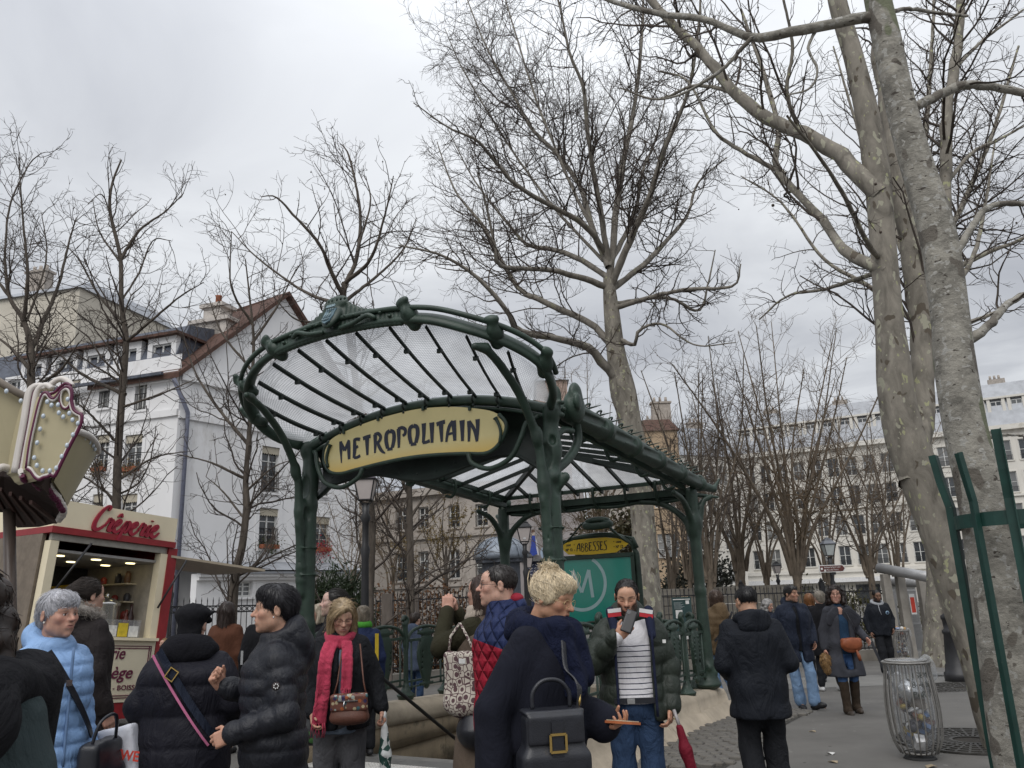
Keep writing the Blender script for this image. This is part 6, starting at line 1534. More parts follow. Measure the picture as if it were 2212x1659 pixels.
# gutters down both sides: fat fluted pipes in sections with leafy collars, bristling crest
for s in (1,-1):
    y0,y1=.35,4.62
    for k in range(5):
        a,b=y0+(y1-y0)*k/5,y0+(y1-y0)*(k+1)/5
        za,zb=3.46-.34*k/5,3.46-.34*(k+1)/5
        P=[Cone((s*1.66,a,za),(s*1.66,b,zb),.125-.006*k,.12-.006*k,.02),Ell((s*1.66,b,zb),(.142-.006*k,.05,.142-.006*k),.03),Cone((s*1.60,a,za+.1),(s*1.60,b,zb+.1),.025,.025,.02),RBox((s*1.76,(a+b)/2,(za+zb)/2-.01),(.02,(b-a)*.36,.035),.01,.02,1)]
        P+=[Ell((s*1.70,b-.06,zb+.09),(.05,.09,.03),.02)]
        sdf_obj('gutter',P,.018,GREEN,ED)
    mb=MB()
    for k in range(14):
        y=y0+.12+(y1-y0-.2)*k/13.5;z=3.56-.34*k/13.5
        mb.tube(smooth_path([(s*1.66,y,z),(s*1.67,y-.02,z+.06),(s*1.69,y+.05,z+.085),(s*1.66,y+.09,z+.065)],3),.011,5);mb.tube([(s*1.64,y,z+.02),(s*1.83,y+.03,z+.045)],[.014,.003],5)
        mb.box((s*1.67,y+.14,z-.015),(.14,.12,.012),taper=.8)
    mb.build('gutter_crest',GREEN,ED)
    # leaping end spout at the back corner
    P=[Cone((s*1.66,4.6,3.10),(s*1.78,4.95,3.06),.085,.05,.03),Cone((s*1.78,4.95,3.06),(s*1.86,5.05,3.22),.04,.012,.03),Ell((s*1.66,4.62,3.12),(.12,.12,.1),.04),Cone((s*1.64,4.5,2.95),(s*1.86,4.85,2.92),.035,.02,.03)]
    sdf_obj('spout',P,.013,GREEN,ED)
    mb=MB();mb.bar((s*1.5,.2,3.40),(s*1.5,4.4,3.05),.05,.07);mb.bar((s*1.44,.2,3.50),(s*1.44,4.35,3.15),.04,.06)
    for k in range(4):
        y=.9+.95*k;z=3.45-.083*k;mb.tube(smooth_path([(s*1.42,y,z+.03),(s*1.40,y,z-.1),(s*1.47,y,z-.22),(s*1.58,y,z-.2)],4),.022,6)
    mb.build('side_rail',GREEN,ED)
# back eave: two rails, hangers and a fringe
mb=MB();mb.bar((-1.6,4.46,3.0),(1.6,4.46,3.0),.09,.10);mb.bar((-1.5,4.36,3.17),(1.5,4.36,3.17),.05,.08);mb.tube([(-1.5,4.5,2.93),(1.5,4.5,2.93)],.03,6)
for x in (-1.0,-.45,.1,.62,1.1):mb.tube(smooth_path([(x,4.33,3.22),(x,4.30,3.1),(x,4.33,2.96),(x,4.44,2.88),(x+.02,4.52,2.95)],4),.024,6)
xs_=np.linspace(-1.45,1.45,59);mb.tube(np.c_[xs_,np.full(59,4.47),2.91-.03*np.abs(np.sin(xs_*4.3))],.028,6);mb.build('back_eave',GREEN,ED)
# rear roof: ridge, hips, bars and wired panes
RG0,RG1=np.array([0,.12,3.74]),np.array([0,3.0,3.60])
eave=lambda s,y:np.array([s*1.52,y,3.45-.081*(y-.35)])
mb=MB();mb.bar(RG0,RG1,.06,.08);mb.bar(RG1,(-1.55,4.42,3.13),.06,.08);mb.bar(RG1,(1.55,4.42,3.13),.06,.08);mb.build('roof_ridge',GREEN_DK,ED)
def side_top(y):
    if y<=3.0:return RG0+(RG1-RG0)*(y-.12)/2.88
    return RG1+(np.array([0,4.42,3.13])-RG1)*(y-3.0)/1.42
for s in (1,-1):
    yy=np.linspace(.3,4.35,10)
    tops=[]
    for y in yy:
        if y<=3.0:tp_=RG0+(RG1-RG0)*(y-.12)/2.88
        else:
            w=(y-3.0)/1.42;tp_=RG1*(1-w)+np.array([s*1.55,4.42,3.13])*w
        tops.append(tp_+np.array([0,0,.035]))
    for i in range(9):
        a0,a1=eave(s,yy[i])+np.array([0,0,.04]),eave(s,yy[i+1])+np.array([0,0,.04])
        if np.linalg.norm(tops[i]-a0)<.15:continue
        w=np.linspace(0,1,4)[:,None]
        G=[[(a0*(1-u)+a1*u)*(1-v)+(tops[i]*(1-u)+tops[i+1]*u)*v for u in (0,.5,1)] for v in np.linspace(0,1,4)]
        pane_obj('glass_pane',np.array(G),ED)
    for i in range(1,9):
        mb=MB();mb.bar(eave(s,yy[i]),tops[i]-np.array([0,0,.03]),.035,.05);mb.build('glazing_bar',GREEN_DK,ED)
hx=np.linspace(-1.45,1.45,8)
def hip_top(x):w=1-abs(x)/1.55;return np.array([x,4.42-1.42*w,3.13+.47*w+.03])
for i in range(7):
    G=[[np.array([hx[i]*(1-u)+hx[i+1]*u,4.46,3.14])*(1-v)+hip_top(hx[i]*(1-u)+hx[i+1]*u)*v for u in (0,.5,1)] for v in np.linspace(0,1,4)]
    pane_obj('glass_pane',np.array(G),ED)
for i in range(1,7):
    mb=MB();mb.bar((hx[i],4.44,3.11),hip_top(hx[i])-np.array([0,0,.03]),.035,.05);mb.build('glazing_bar',GREEN_DK,ED)

# ---------------------------------------------------------------- railings
def cone_path(pts,r0,r1,k=.006,n=4):
    q=smooth_path(pts,n);m=len(q)-1
    return [Cone(q[i],q[i+1],r0+(r1-r0)*i/m,r0+(r1-r0)*(i+1)/m,k) for i in range(m)]
ST=[Cone((0,0,.0),(0,0,.12),.10,.045,.05),Cone((0,0,.1),(0,0,.78),.034,.03,.02),Ell((0,0,.02),(.115,.13,.03),.03)]+cone_path([(0,0,.75),(0,.01,.88),(0,-.03,.95),(0,.02,.99),(0,.06,.955)],.036,.022)+[Ell((0,.015,.9),(.03,.05,.04),.02),Ell((0,-.06,.05),(.03,.05,.03),.02),Ell((0,.06,.05),(.03,.05,.03),.02)]
st_me=sdf_mesh('stanchion',ST,.0095);st_me.materials.append(GREEN)
# shield: swelling cartouche in low relief, leaf cresting on top, claws below
SH=[Ell((0,0,.38),(.022,.165,.27),.04),Ell((0,0,.55),(.024,.14,.13),.05),Ell((0,0,.16),(.02,.075,.17),.04),Ell((.022,.0,.40),(.02,.085,.15),.02),Cone((.0,-.17,.70),(0,.17,.70),.022,.022,.03),Ell((0,0,.725),(.03,.11,.045),.03),Cone((0,-.14,.71),(0,-.2,.76),.02,.008,.02),Cone((0,.14,.71),(0,.2,.76),.02,.008,.02),
      Cone((0,-.06,.05),(0,-.15,.06),.02,.012,.02),Cone((0,.06,.05),(0,.15,.06),.02,.012,.02),Ell((.0,.0,.03),(.03,.05,.045),.02)]
for s in (1,-1):
    SH+=cone_path([(.02,s*.10,.62),(.03,s*.15,.45),(.025,s*.13,.30),(.02,s*.06,.12)],.016,.012,.012)
    for k in range(6):SH+=[Ell((.03,s*(.105-.012*abs(k-2)),.30+.055*k),(.02,.018,.02),.006)]
    for k in range(4):SH+=[Ell((0,s*.108,.25+.07*k),(.06,.010,.016),.004,1)]
sh_me=sdf_mesh('shield',SH,.0095);sh_me.materials.append(GREEN)
AR=cone_path([(0,-.42,.66),(0,-.40,.76),(0,-.30,.855),(0,0,.90),(0,.30,.855),(0,.40,.76),(0,.42,.66)],.020,.020)+[Cone((0,-.3,.855),(0,.3,.855),.012,.012,.02)]
ar_me=sdf_mesh('top_arch',cone_path([(0,-.42,.64),(0,-.40,.76),(0,-.28,.86),(0,0,.90),(0,.28,.86),(0,.40,.76),(0,.42,.64)],.022,.022),.0105);ar_me.materials.append(GREEN)
mb=MB();mb.tube([(0,0,.13),(0,0,.16),(0,0,.18),(0,0,.76)],[.012,.02,.014,.013],7);ba_me=mb.mesh('baluster');ba_me.materials.append(GREEN)
ra_me=[]
for z_,w_ in ((.735,.033),(.225,.025),(.155,.017)):mb=MB();mb.bar((0,-.45,z_),(0,.45,z_),w_);ra_me.append(mb.mesh('rail'));ra_me[-1].materials.append(GREEN)
PAR_Z=lambda y:.46-.035*y
def rail_unit(root,x,y,ang,z,post=True,shield=True):
    for nm,me,dy in (('stanchion',st_me,-.45),)*post+(('top_arch',ar_me,0),('rail',ra_me[0],0),('rail',ra_me[1],0),('rail',ra_me[2],0))+(('shield',sh_me,0),)*shield+(('baluster',ba_me,-.33),('baluster',ba_me,.33),('baluster',ba_me,-.25),('baluster',ba_me,.25))[:2 if shield else 4]:
        o=link(nm,me,None,root);c,s=cos(ang),sin(ang)
        o.location=(x-s*dy,y+c*dy,z+(.115 if nm=='shield' else 0)-.035*dy*(abs(c)>.5));o.rotation_euler=(0,0,ang)
RR=empty('cast_iron_railing',E_O,-E_ANG);tag(RR,'green cast iron railing with shields on the right-hand parapet beside the cobbles','railing','railings round the metro stairs')
RL=empty('cast_iron_railing',E_O,-E_ANG);tag(RL,'green cast iron railing with shields along the far left side of the stairs','railing','railings round the metro stairs')
RB=empty('cast_iron_railing',E_O,-E_ANG);tag(RB,'green cast iron railing closing the back of the stairwell below the map sign','railing','railings round the metro stairs')
for k in range(5):
    y=.48+.90*k if k<4 else 4.0
    rail_unit(RR,1.585,y if k<4 else 3.98,0,PAR_Z(y),post=(k>0));rail_unit(RL,-1.585,y if k<4 else 3.98,pi,PAR_Z(y),post=(k>0))
for k in range(3):rail_unit(RB,-1.0+.98*k,4.46,pi/2,PAR_Z(4.4),post=(k>0))

# ---------------------------------------------------------------- stone parapets, stairs, tactile strip
def par_block(root,prof,y0,y1,sgn,m,flare=None,name='stone_block',n=9):
    G=[]
    for i in range(n):
        w=i/(n-1);y=y0+(y1-y0)*w;f=0 if flare is None else flare(w);k=w
        zt=-.035*y
        G.append([(sgn*(px+f*fl),y,z+zt*(z>.2)-(.04 if z<.05 else 0)) for px,z,fl in prof])
    mb=MB();P=np.array(G);mb.grid(P,True,True)
    mb.add(P[0],[tuple(range(P.shape[1]))]);mb.add(P[-1],[tuple(range(P.shape[1]-1,-1,-1))])
    return mb.build(name,m,root)
PR=empty('stone_parapet',E_O,-E_ANG);tag(PR,'pale carved stone parapet with scrolled flared foot beside the cobbles','parapet','stone parapets of the metro stairs')
PL=empty('stone_parapet',E_O,-E_ANG);tag(PL,'stained stone parapet with rounded coping on the far side of the stairwell','parapet','stone parapets of the metro stairs')
prof_out=[(1.36,-.6,0),(1.36,.36,0),(1.37,.43,0),(1.42,.46,0),(1.62,.46,0),(1.69,.44,.3),(1.71,.38,.6),(1.72,.26,1),(1.78,.14,1),(1.90,.035,1),(1.94,.0,.8),(1.94,-.3,.6)]
fl=lambda w:.05*np.clip(1-abs(w-.0)/.16,0,1)+.05*np.clip(1-abs(w-1)/.16,0,1)
for k,(a,b) in enumerate([(-.25,.83),(.836,2.13),(2.136,3.43),(3.436,4.72)]):par_block(PR,prof_out,a,b,1,STONE,fl)
for a,b in [(-.25,1.1),(1.106,2.4),(2.406,3.6),(3.606,4.72)]:
    par_block(PL,[(1.33,.22,0),(1.31,.29,0),(1.32,.38,0),(1.36,.43,0),(1.44,.46,0),(1.66,.46,0),(1.74,.43,0),(1.78,.36,0),(1.76,.22,0)],a,b,-1,STONE,name='coping_block')
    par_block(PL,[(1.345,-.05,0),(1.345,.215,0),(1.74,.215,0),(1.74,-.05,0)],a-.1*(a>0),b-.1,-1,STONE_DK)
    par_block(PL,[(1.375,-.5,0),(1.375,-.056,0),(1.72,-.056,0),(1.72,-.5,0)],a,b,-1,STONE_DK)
BW=empty('stone_parapet',E_O,-E_ANG);tag(BW,'low stone parapet under the map sign at the back of the stairwell','parapet','stone parapets of the metro stairs')
for a,b in [(-1.35,0),(.006,1.35)]:
    mb=MB();mb.box2((a,4.28,-.6),(b,4.72,.30));mb.build('stone_block',STONE,BW)
# stairwell lining in courses, both sides and back
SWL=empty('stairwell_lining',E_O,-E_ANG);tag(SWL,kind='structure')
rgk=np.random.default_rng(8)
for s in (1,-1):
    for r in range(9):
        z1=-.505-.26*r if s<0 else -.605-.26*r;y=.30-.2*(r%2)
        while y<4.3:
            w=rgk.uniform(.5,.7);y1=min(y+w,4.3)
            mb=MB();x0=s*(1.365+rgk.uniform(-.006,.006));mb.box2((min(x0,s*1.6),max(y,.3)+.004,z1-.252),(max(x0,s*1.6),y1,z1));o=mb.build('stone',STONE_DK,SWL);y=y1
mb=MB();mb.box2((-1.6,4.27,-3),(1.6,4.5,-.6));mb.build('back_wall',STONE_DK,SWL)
ST_=empty('stairs',E_O,-E_ANG);tag(ST_,kind='structure')
STEP=mat('stair_stone',(.16,.155,.145),rough=.8,var=.2,scale=6,bump=.2,bscale=90);NOSE=mat('stair_nosing',(.62,.62,.60),rough=.5,var=.1)
for k in range(15):
    mb=MB();z=-.17*k-.02;mb.box2((-1.345,.36+.29*k+(.004 if k else 0),z-.35),(1.345,.36+.29*(k+1),z));o=mb.build('step',STEP,ST_)
    mb=MB();mb.box2((-1.33,.362+.29*k,z+.001),(1.33,.40+.29*k,z+.008));mb.build('nosing',NOSE,o)
TAC=mat('tactile_white',(.52,.51,.48),rough=.7,var=.12,scale=8,dirt=((.25,.24,.22),3.0,.6))
tp_=empty('tactile_strip',E_O,-E_ANG);tag(tp_,'white studded tactile warning strip before the top step','tactile paving')
mb=MB();mb.box2((-1.34,-.28,.004),(1.34,.10,.014));mb.build('plate',TAC,tp_)
mb=MB()
for i in range(66):
    for j in range(9):mb.lathe([(.013,.014),(.010,.019)],c=(-1.32+.0406*i,-.26+.042*j,0),n=6)
o=mb.build('studs',TAC,tp_);tag(o,kind='stuff')
sl=empty('entrance_slabs',E_O,-E_ANG);tag(sl,kind='structure');SLB=mat('bitumen_slab',(.12,.118,.112),rough=.85,var=.15,scale=5,bump=.3,bscale=120)
for i in range(3):
    mb=MB();mb.box2((-1.34+.895*i,.105,-.05),(-1.34+.895*(i+1)-.006,.355,.012));mb.build('slab',SLB,sl)
# dark handrail going down
mb=MB();mb.tube([(-1.05,.25,.95),(-1.05,.45,.92),(-1.05,4.0,-1.2)],.022,8);mb.tube([(-1.05,.25,.95),(-1.05,.25,.0)],.02,8)
hr=mb.build('handrail',IRON);hr.location=E_O;hr.rotation_euler=(0,0,-E_ANG);tag(hr,'slanting dark handrail going down the metro stairs','handrail')

# ---------------------------------------------------------------- map sign at the back
MP=empty('map_sign',E_O,-E_ANG);tag(MP,'green framed station map sign with yellow name board and lamp above','sign')
y=4.60
mb=MB()
fo=np.array([(.635,.3),(.635,1.95),(.60,2.22),(.52,2.36),(.30,2.46),(.0,2.485),(-.36,2.46),(-.62,2.36),(-.70,2.22),(-.735,1.95),(-.735,.3)])
q=smooth_path(fo,5);mb.tube(np.c_[q[:,0],np.full(len(q),y),q[:,1]],.04,8);mb.bar((-.70,y-.01,2.165),(.60,y-.01,2.165),.07,.06);mb.bar((-.70,y-.01,1.12),(.60,y-.01,1.12),.07,.06);mb.bar((.565,y-.01,1.12),(.565,y-.01,2.16),.06,.07,up=(0,1,0));mb.bar((-.665,y-.01,1.12),(-.665,y-.01,2.16),.06,.07,up=(0,1,0))
mb.prism([(-.68,1.14),(.58,1.14),(.58,2.14),(-.68,2.14)],.03,z0=y+.02);mb.build('frame',GREEN,MP)
TEAL=mat('map_teal',(.025,.29,.22),rough=.12,var=.06,scale=3,coat=.5,dirt=((.10,.35,.29),1.3,.62));TEALW=mat('map_pale',(.40,.56,.56),rough=.2,var=.05)
mb=MB();mb.prism([(-.63,1.155),(.53,1.155),(.53,2.13),(-.63,2.13)],.012,z0=y-.018);pn=mb.build('map_panel',TEAL,MP)
mb=MB();cx,cz,rr=-.31,1.78,.40
a=np.linspace(-.9,pi+.55,40);C2=[(cx+rr*math.sin(t_),cz+rr*math.cos(t_),.055) for t_ in np.linspace(-2.2,3.6,60) if cz+rr*math.cos(t_)<2.1]
strokes_mesh(mb,[(0,0,1,[[(cx+rr*math.sin(t_),cz+rr*math.cos(t_),.05) for t_ in np.linspace(.55,2*pi-.9,50)]]),(0,0,1,[[(-.13,1.56,.05),(-.15,1.75,.052),(-.17,1.97,.05)],[(-.17,1.97,.05),(-.25,1.78,.05),(-.31,1.64,.05)],[(-.31,1.64,.05),(-.37,1.78,.05),(-.44,1.97,.05)],[(-.44,1.97,.05),(-.46,1.75,.052),(-.48,1.56,.05)]])],lambda x,z,d:(x,y-.018-d,z),.002);mb.build('metro_emblem',TEALW,pn)
YB=mat('name_yellow',(.62,.42,.02),rough=.35,var=.06,scale=4);yl=[(-.635,2.34),(-.50,2.40),(-.38,2.43),(-.1,2.44),(.15,2.44),(.36,2.41),(.45,2.375),(.525,2.325),(.47,2.285),(.40,2.25),(.31,2.205),(-.1,2.195),(-.48,2.215),(-.53,2.25),(-.57,2.29),(-.635,2.32)]
mb=MB();mb.prism(yl[::-1],.03,z0=y-.055);nb_=mb.build('name_board',YB,MP)
BLK=mat('ink_black',(.012,.012,.012),rough=.5)
mb=MB();set_word(mb,'ABBESSES',lambda x,z,d:(x,y-.055-d,z),-.345,2.255,.125,gap=.03,depth=.002)
mb.build('lettering',BLK,nb_)
for xx in (-.52,.325):
    put_text('line_text','LIGNE',.038,BLK,(xx,y-.0565,2.345),(0,0,0),nb_,extrude=.001,xscale=.8,offset=.0015);put_text('line_text','Nº 12',.055,BLK,(xx-.008,y-.0565,2.268),(0,0,0),nb_,extrude=.001,xscale=.9,offset=.002)
for xx,zz_ in ((-.375,2.36),(-.375,2.28),(.29,2.37),(.29,2.29)):
    m_=MB();m_.ball((xx,y-.057,zz_),.008,6,4);m_.build('dot',BLK,nb_)
P=[Torus((.07,y-.12,2.63),.20,.055,.02,el=(1,.55),rot=rotm(.25)),Ell((.07,y-.12,2.70),(.2,.11,.055),.03)]
sdf_obj('lamp_hood',P,.011,GREEN,MP)
mb=MB();mb.ball((.07,y-.12,2.60),(.14,.08,.055),14,9);mb.build('lamp_glass',mat('amber_glass',(.55,.38,.12),rough=.2,var=.2,scale=30),MP)
mb=MB();mb.tube(smooth_path([(-.60,y-.02,2.36),(-.40,y-.06,2.50),(-.20,y-.12,2.66),(-.02,y-.13,2.70)],5),.016,6);mb.tube(smooth_path([(.62,y-.02,2.28),(.42,y-.08,2.42),(.28,y-.16,2.58),(.2,y-.18,2.70)],5),.02,6)
for s in (-1,1):mb.tube([(s*.66-.04,y,2.25),(s*.63-.04,y-.03,2.40),(s*.5-.04,y-.02,2.44)],[.05,.03,.01],6)
mb.build('lamp_bracket',GREEN,MP)
# ================================================================ street furniture, crêperie, carousel
BLKI=mat('lamp_black',(.02,.02,.022),rough=.45,var=.25,scale=8,spec=.5)
LGL=mat('lamp_glass_frosted',(.52,.47,.45),rough=.3,var=.06,scale=4,spec=.5)
COPPER=mat('lamp_roof_violet',(.07,.06,.075),rough=.4,var=.2)
def lamp_post(label,px,py_top,py_lant_bot,Y,x_base_px=None,roofm=None,glass=LGL,base=True,group='old street lamps',sticker=False):
    top=at_y(px,py_top,Y);lb=at_y(px,py_lant_bot,Y);h=top[2]-lb[2];x,y=lb[0],lb[1];g=ground_z(x,y)
    o=empty('street_lamp',(x,y,g));tag(o,label,'street lamp',group);H=lb[2]-g;w=h*.30
    mb=MB();mb.lathe([(.17,0),(.17,.12),(.13,.2),(.12,.75),(.14,.8),(.10,.86),(.075,1.0),(.065,1.3),(.055,H-.9),(.075,H-.75),(.05,H-.68),(.05,H-.35),(.085,H-.28),(.05,H-.2),(.06,H-.05)],n=14);mb.build('post',BLKI,o)
    mb=MB();c=np.array([0,0,H])
    zb,zt=H+.0,H+h*.60;b2,t2=w*.62,w*1.02
    for sx,sy in ((1,1),(1,-1),(-1,-1),(-1,1)):
        mb.bar((sx*b2,sy*b2,zb),(sx*t2,sy*t2,zt),w*.09);mb.bar((sx*b2,sy*b2,zb),(sx*b2*.4,sy*b2*.4,zb-h*.16),w*.07)
    for z,r_ in ((zb,b2),(zt,t2)):
        for i in range(4):
            a,b=[(r_,r_),(r_,-r_),(-r_,-r_),(-r_,r_)][i],[(r_,-r_),(-r_,-r_),(-r_,r_),(r_,r_)][i];mb.bar((*a,z),(*b,z),w*.10)
    mb.build('lantern_frame',BLKI,o)
    for i in range(4):
        M_=rotm(0,0,i*pi/2);mb=MB();V=np.array([(-b2,-b2,zb),(b2,-b2,zb),(t2,-t2,zt),(-t2,-t2,zt)])*np.array([.97,.97,1]);V2=V+np.array([0,.012,0])
        mb.add(np.vstack([V,V2])@M_.T,[(0,1,2,3),(7,6,5,4),(0,4,5,1),(1,5,6,2),(2,6,7,3),(3,7,4,0)]);mb.build('lantern_pane',glass,o)
    mb=MB();M_=rotm(0,0,pi/4);k=2**.5
    mb.lathe([(t2*1.14*k,zt+.01),(t2*1.14*k,zt+h*.035),(t2*.62*k,zt+h*.22),(t2*.66*k,zt+h*.25),(t2*.45*k,zt+h*.27),(t2*.4*k,zt+h*.31)],n=4,M=M_,smooth=False);mb.lathe([(t2*.42,zt+h*.31),(t2*.5,zt+h*.335),(t2*.2,zt+h*.36),(t2*.15,zt+h*.4)],n=8)
    mb.build('lantern_roof',roofm or BLKI,o)
    if sticker:
        mb=MB();mb.box((0,-b2*1.12,zb+h*.14),(.07,.006,.06),rz=0);mb.build('sticker',mat('sticker_white',(.6,.6,.6)),o)
    return o
lamp_post('street lamp hanging just under the left end of the yellow sign',790,1010,1080,12.5,roofm=COPPER)
lamp_post('black street lamp with a sticker on its glass inside the metro pavilion',1133,1121,1170,21,sticker=True)
lamp_post('lower street lamp half hidden behind the one with a sticker',1141,1190,1226,27)
sl_=lamp_post('street lamp carrying the brown direction sign on the right',1791,1160,1200,23.5,roofm=mat('lamp_roof_grey',(.16,.17,.19),rough=.4),glass=mat('lamp_glass_grey',(.42,.45,.44),rough=.3,var=.08))
lamp_post('small distant street lamp left of the smiling man',1679,1212,1238,30)
lamp_post('thin street lamp behind the open flap of the crêperie',374,1216,1226,24)
# big lamp column on the right: fluted base hidden lantern behind the plane trunk
bl_=lamp_post('tall black lamp post with stout moulded base beside the plane trunk',1974,790,872,16.3)
mb=MB();mb.lathe([(.26,0),(.26,.16),(.23,.18),(.22,.3),(.20,.33),(.185,.55),(.155,.85),(.175,.88),(.175,.93),(.135,.96),(.145,1.12),(.16,1.14),(.16,1.2),(.10,1.24),(.08,1.5)],n=18);mb.build('pedestal',BLKI,bl_)
# direction sign
BRN=mat('sign_brown',(.11,.035,.03),rough=.5);WHT=mat('sign_white',(.66,.66,.64),rough=.5)
p=at_y(1798,1228,23.2);ds=empty('direction_sign',p,R(-4));tag(ds,'brown and white arrow sign pointing right to the basilica','sign')
wl,wr_,hh=-.37,.36,.10
mb=MB();mb.prism([(wl,-hh),(wr_-.08,-hh),(wr_,0),(wr_-.08,hh),(wl,hh)][::-1],.03,z0=-.03);mb.build('board',WHT,ds)
mb=MB();mb.prism([(wl+.025,-hh+.022),(wr_-.09,-hh+.022),(wr_-.035,0),(wr_-.09,hh-.022),(wl+.025,hh-.022)][::-1],.006,z0=-.037);fb=mb.build('arrow_face',BRN,ds)
put_text('lettering','Basilique du Sacré Cœur',.062,WHT,(wl+.14,-.039,.018),(0,0,0),fb,extrude=.0008,xscale=.72);put_text('lettering','Place du Tertre',.062,WHT,(wl+.20,-.039,-.052),(0,0,0),fb,extrude=.0008,xscale=.82)
for i,z in enumerate((-.0,-.05)):
    mb=MB();mb.box((wl+.07+.085*i,-.04,z),(.05,.004,.055));mb.build('pictogram',WHT,fb)
mb=MB();mb.box((.02,.02,-.02),(.12,.05,.3));mb.build('bracket',BLKI,ds)

# ---------------------------------------------------------------- fences
def iron_fence(label,pix0,pix1,Y0,Y1,py_top0,py_top1,h,step,cat='fence',rings=False,m=IRON,base=True,posts=True,maxbars=150):
    a=at_y(pix0,py_top0,Y0);b=at_y(pix1,py_top1,Y1);L_=np.linalg.norm((b-a)[:2]);n=min(maxbars,int(L_/step));ang=math.atan2(b[1]-a[1],b[0]-a[0])
    z0=a[2]-h;o=empty('iron_fence',(a[0],a[1],z0),ang);tag(o,label,cat);dz=(b[2]-a[2])/L_
    mb=MB();mb.tube([(0,0,.08),(0,0,h-.05)],.013,5);mb.tube([(0,0,h-.05),(0,0,h+.06)],[.016,.002],5);bm=mb.mesh('bar');bm.materials.append(m)
    for i in range(n+1):
        q=link('bar',bm,None,o);x=L_*i/n;q.location=(x,0,dz*x)
    for z in (.18,h-.18)+((h-.34,) if rings else ()):
        mb=MB();mb.bar((0,0,z),(L_,0,z+dz*L_),.03,.035);mb.build('rail',m,o)
    if rings:
        t=MB();a_=np.linspace(0,2*pi,13);t.tube(np.c_[.055*np.cos(a_),0*a_,.055*np.sin(a_)],.011,5,caps=False);tm=t.mesh('ring');tm.materials.append(m)
        for i in range(n):
            q=link('ring',tm,None,o);x=L_*(i+.5)/n;q.location=(x,0,h-.26+dz*x)
    if posts:
        pm=MB();pm.box2((-.06,-.06,0),(.06,.06,h+.12));pm.lathe([(.07,h+.12),(.04,h+.2),(.001,h+.24)],n=6);pmm=pm.mesh('post');pmm.materials.append(m)
        for i in range(int(L_/2.6)+1):
            q=link('post',pmm,None,o);x=min(i*2.6,L_);q.location=(x,.05,dz*x)
    if base:
        mb=MB();mb.box2((0,-.15,-.45),(L_,.15,.05));mb.build('base_wall',mat('fence_curb',(.24,.22,.19),var=.2,scale=3),o)
    return o
iron_fence('iron fence with a row of rings before the white house on the left',345,650,22,24,1296,1292,2.15,.15,rings=True)
iron_fence('dark fence of thin bars in front of the russet hedge',812,1110,21,23.5,1283,1272,2.0,.12,posts=False)
iron_fence('long dark iron fence with pointed bars behind the walkers on the right',1422,1925,24,25.5,1274,1262,2.0,.13)
WOODP=mat('grey_wood',(.13,.11,.095),rough=.9,var=.3,scale=4,stretch=(4,4,.5))
for px,w,lab in ((836,22,'wide weathered timber gate post left of the russet hedge'),(598,13,'grey timber post in front of the white annex'),(617,13,'second grey timber post in front of the white annex'),(892,22,'weathered timber post half way along the russet hedge')):
    a=at_y(px,1283,20.5 if px>700 else 21);g=ground_z(a[0],a[1]);mb=MB();mb.box((0,0,(a[2]-g)/2),(w*.0117,.12,a[2]-g+.02));o=mb.build('timber_post',WOODP);o.location=(a[0],a[1],g);tag(o,lab,'post')
# low stone wall and shrub bed edge on the right
SW=empty('stone_wall',at_y(1425,1290,26));SW.location.z=-.7;tag(SW,'low rubble stone wall seen between the plane trunk and rear post','wall')
rgw=np.random.default_rng(12);wa=at_y(1425,1290,27.2)[0]
for r in range(9):
    x=0.0
    while x<3.6:
        w=rgw.uniform(.25,.5);mb=MB();d=rgw.uniform(0,.03);mb.box((x+w/2,d,.13+.26*r),(w-.02,.3,.24));o=mb.build('stone',mat('rubble_stone%d'%rgw.integers(0,3),np.array((.24,.22,.185))*rgw.uniform(.8,1.15),var=.2,scale=5),SW);x+=w
def kerb(px0,py0,px1,py1,label):
    a,b=at_z(px0,py0,ground_z(0,20)),at_z(px1,py1,ground_z(0,20));o=empty('kerb',a);tag(o,label,'kerb');d=b-a;n=8
    for i in range(n):
        mb=MB();mb.bar(d*i/n+np.array([0,0,.05]),d*(i+.985)/n+np.array([0,0,.05]),.18,.18);mb.build('kerb_stone',mat('kerb_granite',(.24,.225,.20),var=.15,scale=6),o)
kerb(812,1412,1120,1400,'pale stone kerb at the foot of the fence behind the railing')
kerb(1640,1388,1960,1372,'stone kerb of the shrub bed on the right')

# ---------------------------------------------------------------- information panel
p=at_y(1471,1290,15.0);g=ground_z(p[0],p[1]);ip=empty('information_panel',(p[0],p[1],g),R(-3));tag(ip,'dark green information panel with white notices behind the railing','notice board')
ht=p[2]-g;PGN=mat('panel_green',(.03,.06,.06),rough=.4)
mb=MB();mb.box2((-.17,-.02,ht-.72),(.17,.03,ht));mb.box2((-.04,-.0,0),(.04,.02,ht-.7));mb.build('board',PGN,ip)
for x0,x1,z0,z1 in ((-.15,.15,ht-.045,ht-.03),(-.12,-.0,ht-.36,ht-.22),(.07,.13,ht-.12,ht-.06),(-.15,.14,ht-.72,ht-.60)):
    mb=MB();mb.box2((x0,-.026,z0),(x1,-.022,z1));mb.build('notice',WHT,ip)
for i in range(7):
    mb=MB();mb.box2((-.14,-.026,ht-.20+.018*i-.0),(-.14+.2*(.6+.4*((i*7)%5)/5),-.0225,ht-.195+.018*i));mb.build('text_line',mat('panel_text',(.35,.4,.4)),ip)

